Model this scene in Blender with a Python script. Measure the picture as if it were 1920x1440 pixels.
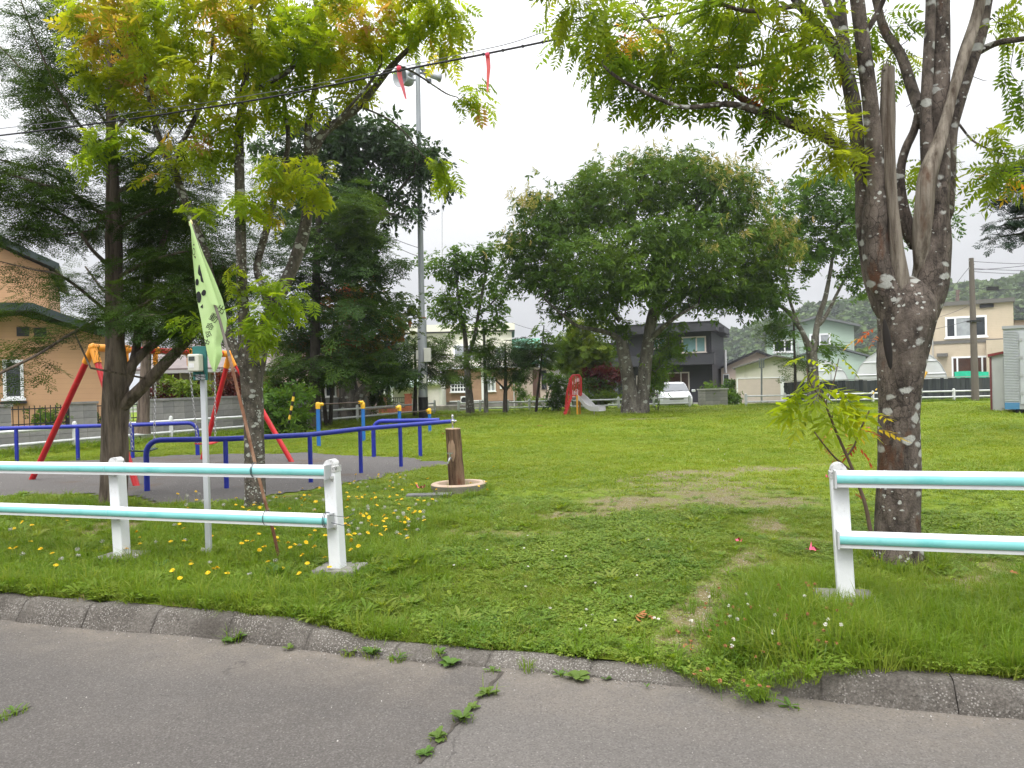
import bpy, math, random
import numpy as np
from mathutils import Vector, Matrix, noise as mnoise

for o in list(bpy.data.objects):
    bpy.data.objects.remove(o, do_unlink=True)
scn = bpy.context.scene
COL = scn.collection
R_ = math.radians

# ------------------------------------------------------------------ camera
FPX, CAMZ, ROLL, PITCH = 1387.0, 1.5, 0.025, 3.0 / 1387.0
_f0 = np.array([0, math.cos(PITCH), -math.sin(PITCH)])
_u0 = np.array([0, math.sin(PITCH), math.cos(PITCH)])
_r0 = np.array([1.0, 0, 0])
CR = _r0 * math.cos(ROLL) - _u0 * math.sin(ROLL)
CU = _u0 * math.cos(ROLL) + _r0 * math.sin(ROLL)
CF = _f0
cam_d = bpy.data.cameras.new('camera')
cam_d.sensor_width = 36.0
cam_d.lens = 36.0 * FPX / 1920.0
cam_d.clip_start = 0.05
cam_d.clip_end = 3000
cam = bpy.data.objects.new('camera', cam_d)
COL.objects.link(cam)
cam.matrix_world = Matrix(((CR[0], CU[0], -CF[0], 0), (CR[1], CU[1], -CF[1], 0), (CR[2], CU[2], -CF[2], CAMZ), (0, 0, 0, 1)))
scn.camera = cam

# ------------------------------------------------------------------ sky, sun, exposure
SUN_EL, SUN_AZ = R_(58), R_(200)
w = bpy.data.worlds.new('World')
scn.world = w
w.use_nodes = True
wn, wl = w.node_tree.nodes, w.node_tree.links
wn.clear()
sky = wn.new('ShaderNodeTexSky')
sky.sky_type = 'NISHITA'
sky.sun_disc = False
sky.sun_elevation = SUN_EL
sky.sun_rotation = SUN_AZ
sky.dust_density = 4.0
hs = wn.new('ShaderNodeHueSaturation')
hs.inputs['Saturation'].default_value = 0.25
wl.new(sky.outputs[0], hs.inputs['Color'])
tc = wn.new('ShaderNodeTexCoord')
sx = wn.new('ShaderNodeSeparateXYZ')
wl.new(tc.outputs['Generated'], sx.inputs[0])
ramp = wn.new('ShaderNodeMapRange')          # overcast: the zenith brighter than the horizon
ramp.inputs['From Min'].default_value = 0.0
ramp.inputs['From Max'].default_value = 1.0
ramp.inputs['To Min'].default_value = 5.0
ramp.inputs['To Max'].default_value = 38.0
pw_ = wn.new('ShaderNodeMath')
pw_.operation = 'POWER'
pw_.use_clamp = True
pw_.inputs[1].default_value = 1.6
mz_ = wn.new('ShaderNodeMath')
mz_.operation = 'MAXIMUM'
mz_.inputs[1].default_value = 0.0
wl.new(sx.outputs['Z'], mz_.inputs[0])
wl.new(mz_.outputs[0], pw_.inputs[0])
wl.new(pw_.outputs[0], ramp.inputs['Value'])
nz = wn.new('ShaderNodeTexNoise')
nz.inputs['Scale'].default_value = 2.2
nz.inputs['Detail'].default_value = 5
mp = wn.new('ShaderNodeMapping')
mp.inputs['Scale'].default_value = (1, 1, 3.5)
wl.new(tc.outputs['Generated'], mp.inputs[0])
wl.new(mp.outputs[0], nz.inputs['Vector'])
nr = wn.new('ShaderNodeMapRange')
nr.inputs['From Min'].default_value = 0.3
nr.inputs['From Max'].default_value = 0.7
nr.inputs['To Min'].default_value = 0.88
nr.inputs['To Max'].default_value = 1.1
wl.new(nz.outputs[0], nr.inputs['Value'])
mul = wn.new('ShaderNodeMath')
mul.operation = 'MULTIPLY'
wl.new(ramp.outputs[0], mul.inputs[0])
wl.new(nr.outputs[0], mul.inputs[1])
cc = wn.new('ShaderNodeVectorMath')
cc.operation = 'SCALE'
cc.inputs[0].default_value = (0.985, 0.995, 1.025)
wl.new(mul.outputs[0], cc.inputs['Scale'])
mx = wn.new('ShaderNodeMix')
mx.data_type = 'RGBA'
mx.inputs[0].default_value = 0.9
wl.new(hs.outputs[0], mx.inputs[6])
wl.new(cc.outputs[0], mx.inputs[7])
bg = wn.new('ShaderNodeBackground')
bg.inputs['Strength'].default_value = 0.1
wl.new(mx.outputs[2], bg.inputs['Color'])
wo = wn.new('ShaderNodeOutputWorld')
wl.new(bg.outputs[0], wo.inputs[0])

sd = bpy.data.lights.new('sun', 'SUN')
sd.energy = 1.5
sd.angle = R_(25)
sd.color = (1.0, 0.96, 0.9)
sun = bpy.data.objects.new('sun', sd)
COL.objects.link(sun)
_sdir = Vector((math.sin(SUN_AZ) * math.cos(SUN_EL), math.cos(SUN_AZ) * math.cos(SUN_EL), math.sin(SUN_EL)))
sun.rotation_euler = (-_sdir).to_track_quat('-Z', 'Y').to_euler()
scn.view_settings.view_transform = 'Standard'
scn.view_settings.look = 'None'
scn.view_settings.exposure = 0.42
scn.view_settings.gamma = 1.0
scn.view_settings.use_curve_mapping = False
scn.cycles.max_bounces = 7
scn.cycles.diffuse_bounces = 3
scn.cycles.transmission_bounces = 5
scn.cycles.transparent_max_bounces = 8
scn.cycles.use_denoising = True

# ------------------------------------------------------------------ photo geometry -> world
def ray(px, py):
    return CF + CR * ((px - 960.0) / FPX) + CU * ((720.0 - py) / FPX)
def G(px, py, z=0.0):
    d = ray(px, py)
    k = (z - CAMZ) / d[2]
    return np.array([d[0] * k, d[1] * k, z])
def P(px, py, Y):
    d = ray(px, py)
    k = Y / d[1]
    return np.array([d[0] * k, Y, CAMZ + d[2] * k])
def XX(px, Y, py=720): return P(px, py, Y)[0]
def ZZ(px, py, Y): return P(px, py, Y)[2]
def project(p):
    q = np.asarray(p) - np.array([0, 0, CAMZ])
    dpt = q @ CF
    return 960 + FPX * (q @ CR) / dpt, 720 - FPX * (q @ CU) / dpt, dpt

rng = np.random.default_rng(7)
random.seed(7)
_NT = np.random.default_rng(99).random((256, 256))
def vn(x, y):
    x = np.asarray(x, float); y = np.asarray(y, float)
    xi = np.floor(x).astype(int); yi = np.floor(y).astype(int)
    fx = x - xi; fy = y - yi
    fx = fx * fx * (3 - 2 * fx); fy = fy * fy * (3 - 2 * fy)
    a = _NT[xi & 255, yi & 255]; b = _NT[(xi + 1) & 255, yi & 255]
    c = _NT[xi & 255, (yi + 1) & 255]; d = _NT[(xi + 1) & 255, (yi + 1) & 255]
    return (a * (1 - fx) + b * fx) * (1 - fy) + (c * (1 - fx) + d * fx) * fy
def fbm(x, y, o=3):
    s = 0; a = 0.5; t = 0
    for k in range(o):
        s = s + a * vn(x * 2 ** k + 17.3 * k, y * 2 ** k + 9.1 * k); t += a; a *= 0.5
    return s / t
def sst(a, b, x):
    k = np.clip((np.asarray(x, float) - a) / (b - a), 0, 1)
    return k * k * (3 - 2 * k)

# road frame: t runs along the road, n points into the park
TH = R_(-17.6)
ET = np.array([math.cos(TH), math.sin(TH)])
EN = np.array([-math.sin(TH), math.cos(TH)])
def TN(x, y): return np.asarray(x) * ET[0] + np.asarray(y) * ET[1], np.asarray(x) * EN[0] + np.asarray(y) * EN[1]
def XYw(t, n): return np.asarray(t) * ET[0] + np.asarray(n) * EN[0], np.asarray(t) * ET[1] + np.asarray(n) * EN[1]
ZROAD, NK, NKB, NF = -0.14, 4.0, 4.21, 5.22
def tk(px, py):
    g = G(px, py, ZROAD); return TN(g[0], g[1])[0]
TL0, TL1, TR0, TR1 = tk(470, 1215), tk(700, 1240), tk(1380, 1300), tk(1580, 1320)
def drive(t): return sst(TL0, TL1, t) * (1 - sst(TR0, TR1, t))
def gz(x, y):
    t, n = TN(x, y)
    z = 0.05 * (fbm(np.asarray(x) * 0.35 + 40, np.asarray(y) * 0.35 + 40) - 0.5) * sst(4.2, 6.5, n)
    z = z + 0.02 * (vn(np.asarray(x) * 2.1, np.asarray(y) * 2.1) - 0.5) * sst(4.2, 4.6, n)
    z = z - 0.1 * drive(t) * (1 - sst(4.2, 6.8, n))
    return z
def gzf(x, y): return float(gz(x, y))
def GG(px, py):
    """point of the lawn seen at a pixel"""
    g = G(px, py, 0.0)
    for _ in range(3):
        g = G(px, py, gzf(g[0], g[1]))
    return g

# ------------------------------------------------------------------ mesh accumulators
class MB:
    def __init__(s): s.v = []; s.f = []; s.n = 0; s.t = []
    def add(s, v, fs, tint=None):
        v = np.asarray(v, float).reshape(-1, 3)
        if not isinstance(fs, (list, tuple)) or (len(fs) and np.isscalar(fs[0][0])): fs = [fs]
        for f in fs:
            f = np.asarray(f, int)
            if f.size: s.f.append(f + s.n)
        s.v.append(v); s.n += len(v)
        if tint is not None: s.t.append(np.broadcast_to(np.asarray(tint, float), (len(v),)))
        return s
    def box(s, c, d, rz=0.0, M=None, taper=1.0):
        x, y, z = [k / 2 for k in d]
        v = np.array([[-x, -y, -z], [x, -y, -z], [x, y, -z], [-x, y, -z], [-x * taper, -y * taper, z], [x * taper, -y * taper, z], [x * taper, y * taper, z], [-x * taper, y * taper, z]])
        if rz:
            c_, s_ = math.cos(rz), math.sin(rz)
            v = v @ np.array([[c_, s_, 0], [-s_, c_, 0], [0, 0, 1]])
        if M is not None: v = v @ np.asarray(M).T
        f = np.array([[0, 3, 2, 1], [4, 5, 6, 7], [0, 1, 5, 4], [1, 2, 6, 5], [2, 3, 7, 6], [3, 0, 4, 7]])
        return s.add(v + np.asarray(c, float), f)
    def bx(s, x0, x1, y0, y1, z0, z1):
        return s.box(((x0 + x1) / 2, (y0 + y1) / 2, (z0 + z1) / 2), (abs(x1 - x0), abs(y1 - y0), abs(z1 - z0)))
    def beam(s, a, b, wd, ht=None):
        a = np.asarray(a, float); b = np.asarray(b, float); ht = ht or wd
        d = b - a; L = np.linalg.norm(d); d = d / L
        up = np.array([0, 0, 1.0]) if abs(d[2]) < 0.95 else np.array([0, 1.0, 0])
        sd_ = np.cross(d, up); sd_ /= np.linalg.norm(sd_); up = np.cross(sd_, d)
        return s.box((a + b) / 2, (L, wd, ht), M=np.stack([d, sd_, up], 1))
    def prism(s, poly, axis, a, b):
        """poly of 2-D points extruded along axis ('x','y','z') from a to b"""
        n = len(poly); p = np.asarray(poly, float)
        def mk(k):
            q = np.zeros((n, 3)); ids = {'x': (1, 2), 'y': (0, 2), 'z': (0, 1)}[axis]; ax = 'xyz'.index(axis)
            q[:, ids[0]] = p[:, 0]; q[:, ids[1]] = p[:, 1]; q[:, ax] = k; return q
        v = np.vstack([mk(a), mk(b)])
        s.add(v, [np.array([[i, (i + 1) % n, n + (i + 1) % n, n + i] for i in range(n)])])
        s.v.append(mk(a)); s.f.append(np.array([list(range(n))[::-1]]) + s.n); s.n += n
        s.v.append(mk(b)); s.f.append(np.array([list(range(n))]) + s.n); s.n += n
        return s
    def tube(s, pts, r, sides=8, cap=True, wob=0.0, ph=0.0):
        pts = np.asarray(pts, float); n = len(pts)
        r = np.broadcast_to(np.asarray(r, float), (n,))
        tg = np.gradient(pts, axis=0); tg /= np.linalg.norm(tg, axis=1)[:, None] + 1e-9
        u = np.cross(tg[0], [0, 0, 1.0] if abs(tg[0][2]) < 0.9 else [1.0, 0, 0]); u /= np.linalg.norm(u)
        ang = np.arange(sides) * 2 * math.pi / sides + ph
        rings = []
        for i in range(n):
            u = u - tg[i] * (u @ tg[i]); u /= np.linalg.norm(u) + 1e-9
            vv = np.cross(tg[i], u)
            rr = r[i] * np.ones(sides)
            if wob:
                rr = rr * (1 + wob * (2 * vn(ang * 1.1 + 3 * ph, np.full(sides, pts[i][2] * 1.7 + ph * 5)) - 1) + wob * 0.5 * (2 * vn(np.cos(ang) * 2 + 9, np.sin(ang) * 2 + pts[i][2] * 4) - 1))
            rings.append(pts[i] + np.outer(np.cos(ang) * rr, u) + np.outer(np.sin(ang) * rr, vv))
        v = np.vstack(rings)
        i = np.arange(n - 1)[:, None] * sides; j = np.arange(sides)[None]; j2 = (j + 1) % sides
        f = np.stack([i + j, i + j2, i + sides + j2, i + sides + j], -1).reshape(-1, 4)
        s.add(v, [f])
        if cap and sides > 3:
            for idx, rev in ((0, True), (n - 1, False)):
                rg = rings[idx]
                s.v.append(rg); ids = np.arange(sides)
                s.f.append((ids[::-1] if rev else ids)[None] + s.n); s.n += sides
        return s
    def lathe(s, prof, c=(0, 0, 0), sides=16):
        ang = np.arange(sides) * 2 * math.pi / sides
        v = np.vstack([np.stack([r * np.cos(ang), r * np.sin(ang), np.full(sides, z)], 1) for r, z in prof]) + np.asarray(c, float)
        n = len(prof)
        i = np.arange(n - 1)[:, None] * sides; j = np.arange(sides)[None]; j2 = (j + 1) % sides
        return s.add(v, [np.stack([i + j, i + j2, i + sides + j2, i + sides + j], -1).reshape(-1, 4)])
    def mesh(s, name, smooth=False):
        me = bpy.data.meshes.new(name)
        if not s.v: return me
        v = np.vstack(s.v)
        me.vertices.add(len(v)); me.vertices.foreach_set('co', v.astype(np.float32).ravel())
        nl = sum(f.size for f in s.f); npol = sum(len(f) for f in s.f)
        me.loops.add(nl); me.polygons.add(npol)
        li = np.concatenate([f.ravel() for f in s.f]); tot = np.concatenate([np.full(len(f), f.shape[1]) for f in s.f])
        me.loops.foreach_set('vertex_index', li.astype(np.int32))
        st = np.concatenate([[0], np.cumsum(tot)[:-1]])
        me.polygons.foreach_set('loop_start', st.astype(np.int32))
        me.polygons.foreach_set('use_smooth', np.full(npol, bool(smooth)))
        me.update(calc_edges=True)
        if s.t:
            t = np.concatenate(s.t)
            if len(t) == len(v):
                a = me.attributes.new('tint', 'FLOAT', 'POINT'); a.data.foreach_set('value', t.astype(np.float32))
        me.validate(verbose=False)
        return me
    def obj(s, name, m, parent=None, smooth=False, bev=0.0, loc=None):
        me = s.mesh(name, smooth)
        if m: me.materials.append(m)
        return link(name, me, parent, bev, loc)

def link(name, me, parent=None, bev=0.0, loc=None):
    o = bpy.data.objects.new(name, me); COL.objects.link(o)
    if parent is not None: o.parent = parent
    if loc is not None: o.location = loc
    if bev:
        b = o.modifiers.new('bevel', 'BEVEL'); b.width = bev; b.segments = 2; b.limit_method = 'ANGLE'
    return o
def tag(o, label=None, cat=None, group=None, kind=None):
    for k, val in (('label', label), ('category', cat), ('group', group), ('kind', kind)):
        if val: o[k] = val
    return o
def thing(name, label, cat, loc=(0, 0, 0), rz=0.0, group=None):
    o = bpy.data.objects.new(name, None); COL.objects.link(o)
    o.empty_display_size = 0.2
    o.location = [float(k) for k in loc]; o.rotation_euler = (0, 0, rz)
    return tag(o, label, cat, group)

# ------------------------------------------------------------------ materials
def _base(name):
    m = bpy.data.materials.new(name); m.use_nodes = True
    nt = m.node_tree; nt.nodes.clear()
    out = nt.nodes.new('ShaderNodeOutputMaterial')
    b = nt.nodes.new('ShaderNodeBsdfPrincipled')
    nt.links.new(b.outputs[0], out.inputs[0])
    return m, nt, b, out
def _rgb(c): return (c[0], c[1], c[2], 1)
def _noise(nt, vec, scale, detail=4, rough=0.55):
    n = nt.nodes.new('ShaderNodeTexNoise'); n.inputs['Scale'].default_value = scale
    n.inputs['Detail'].default_value = detail; n.inputs['Roughness'].default_value = rough
    if vec is not None: nt.links.new(vec, n.inputs['Vector'])
    return n.outputs[0]
def _range(nt, v, a, b, c=0.0, d=1.0):
    r = nt.nodes.new('ShaderNodeMapRange')
    for k, x in zip(('From Min', 'From Max', 'To Min', 'To Max'), (a, b, c, d)): r.inputs[k].default_value = x
    nt.links.new(v, r.inputs['Value']); return r.outputs[0]
def _mix(nt, f, a, b):
    m = nt.nodes.new('ShaderNodeMix'); m.data_type = 'RGBA'
    if hasattr(f, 'links'): nt.links.new(f, m.inputs[0])
    else: m.inputs[0].default_value = f
    for k, x in ((6, a), (7, b)):
        if hasattr(x, 'links'): nt.links.new(x, m.inputs[k])
        else: m.inputs[k].default_value = _rgb(x)
    return m.outputs[2]
def _math(nt, op, a, b=None):
    m = nt.nodes.new('ShaderNodeMath'); m.operation = op
    for i, x in ((0, a), (1, b)):
        if x is None: continue
        if hasattr(x, 'links'): nt.links.new(x, m.inputs[i])
        else: m.inputs[i].default_value = x
    return m.outputs[0]
def _coord(nt, kind='Object', scale=None):
    if kind == 'World':
        g = nt.nodes.new('ShaderNodeNewGeometry'); v = g.outputs['Position']
    else:
        t = nt.nodes.new('ShaderNodeTexCoord'); v = t.outputs[kind]
    if scale:
        m = nt.nodes.new('ShaderNodeMapping'); m.inputs['Scale'].default_value = scale
        nt.links.new(v, m.inputs[0]); v = m.outputs[0]
    return v
def _bump(nt, b, h, strength, dist=0.02):
    bp = nt.nodes.new('ShaderNodeBump'); bp.inputs['Strength'].default_value = strength; bp.inputs['Distance'].default_value = dist
    nt.links.new(h, bp.inputs['Height']); nt.links.new(bp.outputs[0], b.inputs['Normal'])
def M(name, col, rough=0.6, var=0.15, scale=3.0, bump=0.0, bscale=30.0, metal=0.0, stretch=None, dirt=None, dscale=1.5, damt=(0.5, 0.75), spec=0.4, lines=None, coord='Object'):
    m, nt, b, out = _base(name)
    v = _coord(nt, coord, stretch)
    n = _noise(nt, v, scale)
    c = _mix(nt, _range(nt, n, 0.3, 0.7), [k * (1 - var) for k in col], [min(1, k * (1 + var)) for k in col])
    if dirt:
        c = _mix(nt, _range(nt, _noise(nt, v, dscale, 6, 0.65), damt[0], damt[1]), c, dirt)
    h = None
    if lines:      # (axis, period, groove share): shallow joints
        sp = nt.nodes.new('ShaderNodeSeparateXYZ'); nt.links.new(_coord(nt, coord), sp.inputs[0])
        fr = _math(nt, 'FRACT', _math(nt, 'DIVIDE', sp.outputs['XYZ'.index(lines[0])], lines[1]))
        g = _math(nt, 'LESS_THAN', fr, lines[2])
        c = _mix(nt, _math(nt, 'MULTIPLY', g, lines[3] if len(lines) > 3 else 0.35), c, [k * 0.45 for k in col])
        h = _math(nt, 'SUBTRACT', 1.0, g)
    nt.links.new(c, b.inputs['Base Color'])
    b.inputs['Roughness'].default_value = rough; b.inputs['Metallic'].default_value = metal
    b.inputs['Specular IOR Level'].default_value = spec
    if bump: _bump(nt, b, h if h is not None else _noise(nt, v, bscale, 5, 0.6), bump)
    return m
def glass_mat(name, col=(0.03, 0.035, 0.04), rough=0.08):
    return M(name, col, rough, 0.3, 1.2, spec=0.8)
def leaf_mat(name, stops, trans=0.4, rough=0.5, tscale=1.5, spec=0.12):
    m, nt, b, out = _base(name)
    a = nt.nodes.new('ShaderNodeAttribute'); a.attribute_name = 'tint'
    cr = nt.nodes.new('ShaderNodeValToRGB')
    e = cr.color_ramp.elements
    e[0].position, e[0].color = stops[0][0], _rgb(stops[0][1])
    e[1].position, e[1].color = stops[-1][0], _rgb(stops[-1][1])
    for p_, c_ in stops[1:-1]:
        k = e.new(p_); k.color = _rgb(c_)
    nt.links.new(a.outputs['Fac'], cr.inputs[0])
    nt.links.new(cr.outputs[0], b.inputs['Base Color'])
    b.inputs['Roughness'].default_value = rough + 0.1; b.inputs['Specular IOR Level'].default_value = spec
    tr = nt.nodes.new('ShaderNodeBsdfTranslucent')
    sc_ = nt.nodes.new('ShaderNodeMix'); sc_.data_type = 'RGBA'; sc_.blend_type = 'MULTIPLY'; sc_.inputs[0].default_value = 1.0
    nt.links.new(cr.outputs[0], sc_.inputs[6]); sc_.inputs[7].default_value = (tscale * 1.1, tscale, tscale * 0.45, 1)
    nt.links.new(sc_.outputs[2], tr.inputs['Color'])
    ms = nt.nodes.new('ShaderNodeMixShader'); ms.inputs[0].default_value = trans
    nt.links.new(b.outputs[0], ms.inputs[1]); nt.links.new(tr.outputs[0], ms.inputs[2]); nt.links.new(ms.outputs[0], out.inputs[0])
    return m
def bark_mat(name, dark=(0.045, 0.038, 0.032), light=(0.13, 0.11, 0.095), lichen=(0.5, 0.52, 0.48), lich=0.0, scale=9.0, vert=0.25, bump=0.8, red=None, lsize=9.0, dist=0.03, side=None):
    m, nt, b, out = _base(name)
    v = _coord(nt, 'Object')
    vs = _coord(nt, 'Object', (1, 1, vert))
    n = _noise(nt, vs, scale, 8, 0.65)
    c = _mix(nt, _range(nt, n, 0.36, 0.62), dark, light)
    if lich:
        vf = nt.nodes.new('ShaderNodeTexVoronoi'); vf.feature = 'DISTANCE_TO_EDGE'; vf.inputs['Scale'].default_value = 24.0
        wf = nt.nodes.new('ShaderNodeVectorMath'); wf.operation = 'ADD'; nf = nt.nodes.new('ShaderNodeTexNoise'); nf.inputs['Scale'].default_value = 6.0; nf.inputs['Detail'].default_value = 5
        sf = nt.nodes.new('ShaderNodeVectorMath'); sf.operation = 'SCALE'; sf.inputs['Scale'].default_value = 0.12; nt.links.new(nf.outputs['Color'], sf.inputs[0]); nt.links.new(v, nf.inputs['Vector'])
        nt.links.new(_coord(nt, 'Object', (1, 1, 0.32)), wf.inputs[0]); nt.links.new(sf.outputs[0], wf.inputs[1]); nt.links.new(wf.outputs[0], vf.inputs['Vector'])
        c = _mix(nt, _math(nt, 'MULTIPLY', _range(nt, vf.outputs['Distance'], 0.0, 0.07, 1.0, 0.0), _range(nt, _noise(nt, v, 2.2, 3), 0.42, 0.6, 0.1, 0.85)), c, [k * 0.4 for k in dark])
    if red: c = _mix(nt, _range(nt, _noise(nt, _coord(nt, 'Object', (1, 1, 0.35)), 5.0, 5), 0.6, 0.68), c, red)
    if lich:
        wv = nt.nodes.new('ShaderNodeVectorMath'); wv.operation = 'ADD'
        nn = nt.nodes.new('ShaderNodeTexNoise'); nn.inputs['Scale'].default_value = 14.0; nn.inputs['Detail'].default_value = 3
        nt.links.new(v, nn.inputs['Vector'])
        sc_ = nt.nodes.new('ShaderNodeVectorMath'); sc_.operation = 'SCALE'; sc_.inputs['Scale'].default_value = 0.055
        nt.links.new(nn.outputs['Color'], sc_.inputs[0]); nt.links.new(v, wv.inputs[0]); nt.links.new(sc_.outputs[0], wv.inputs[1])
        mm = nt.nodes.new('ShaderNodeMapping'); mm.inputs['Scale'].default_value = (1, 1, 1.5); nt.links.new(wv.outputs[0], mm.inputs[0])
        vo = nt.nodes.new('ShaderNodeTexVoronoi'); vo.inputs['Scale'].default_value = lsize; vo.inputs['Randomness'].default_value = 1.0
        nt.links.new(mm.outputs[0], vo.inputs['Vector'])
        sp = nt.nodes.new('ShaderNodeSeparateColor'); nt.links.new(vo.outputs['Color'], sp.inputs[0])
        thr = _math(nt, 'MULTIPLY', _range(nt, sp.outputs[0], 1.0 - lich, 1.0, 0.05, 0.62), _range(nt, _noise(nt, v, 1.6, 3), 0.34, 0.52, 0.35, 1.15))
        if side:
            sx_ = nt.nodes.new('ShaderNodeSeparateXYZ'); nt.links.new(v, sx_.inputs[0])
            low_ = _range(nt, sx_.outputs[2], 1.2, 2.0, 1.0, 0.0)
            sd2 = _math(nt, 'MULTIPLY', low_, _range(nt, sx_.outputs[0], side - 0.04, side + 0.1))
            thr = _math(nt, 'ADD', _math(nt, 'MULTIPLY', thr, 0.9), _math(nt, 'MULTIPLY', sd2, _range(nt, sp.outputs[2], 0.3, 0.9, 0.1, 0.55)))
        msk = _range(nt, _math(nt, 'SUBTRACT', _math(nt, 'ADD', thr, _math(nt, 'MULTIPLY', _math(nt, 'SUBTRACT', _noise(nt, v, 32, 5, 0.7), 0.5), 0.3)), vo.outputs['Distance']), 0.0, 0.14, 0, 0.9)
        v2 = nt.nodes.new('ShaderNodeTexVoronoi'); v2.inputs['Scale'].default_value = lsize * 2.6; nt.links.new(mm.outputs[0], v2.inputs['Vector'])
        s2 = nt.nodes.new('ShaderNodeSeparateColor'); nt.links.new(v2.outputs['Color'], s2.inputs[0])
        t2 = _math(nt, 'MULTIPLY', _range(nt, s2.outputs[1], 1.0 - lich * 0.8, 1.0, 0.0, 0.5), _range(nt, _noise(nt, v, 2.7, 3), 0.4, 0.6, 0.2, 1.1))
        msk = _math(nt, 'MAXIMUM', msk, _range(nt, _math(nt, 'SUBTRACT', t2, v2.outputs['Distance']), 0.0, 0.05))
        lc = _mix(nt, _noise(nt, v, 60, 3), [k * 0.7 for k in lichen], lichen)
        c = _mix(nt, msk, c, lc)
    nt.links.new(c, b.inputs['Base Color'])
    b.inputs['Roughness'].default_value = 0.85; b.inputs['Specular IOR Level'].default_value = 0.2
    _bump(nt, b, _math(nt, 'ADD', n, _math(nt, 'MULTIPLY', _noise(nt, v, scale * 6, 4), 0.3)), bump, dist)
    return m
# ------------------------------------------------------------------ SETTING: ground, road, kerb, lawn, gravel, hill
def sheet(xs, ys, fz, fxy=None):
    X, Y = np.meshgrid(xs, ys, indexing='ij')
    if fxy: A, B = fxy(X, Y)
    else: A, B = X, Y
    v = np.stack([A, B, fz(A, B)], -1).reshape(-1, 3)
    nx, ny = len(xs), len(ys)
    i = np.arange(nx - 1)[:, None] * ny; j = np.arange(ny - 1)[None]
    f = np.stack([i + j, i + ny + j, i + ny + j + 1, i + j + 1], -1).reshape(-1, 4)
    return v, f

def m_ground():
    m, nt, b, out = _base('ground_cover')
    v = _coord(nt, 'World')
    n = _noise(nt, v, 0.12, 5)
    c = _mix(nt, _range(nt, n, 0.42, 0.55), (0.17, 0.165, 0.155), (0.07, 0.105, 0.025))
    nt.links.new(c, b.inputs['Base Color']); b.inputs['Roughness'].default_value = 0.9
    return m
v, f = sheet(np.array([-1400, -300, -80, -30, 0, 30, 80, 300, 1400.]), np.array([-200, -40, 0, 20, 40, 60, 80, 130, 200, 400, 800, 2400.]), lambda a, b: np.full(a.shape, -0.17))
tag(MB().add(v, [f]).obj('ground', m_ground()), 'flat ground running out to the houses and the hill', kind='structure')

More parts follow.
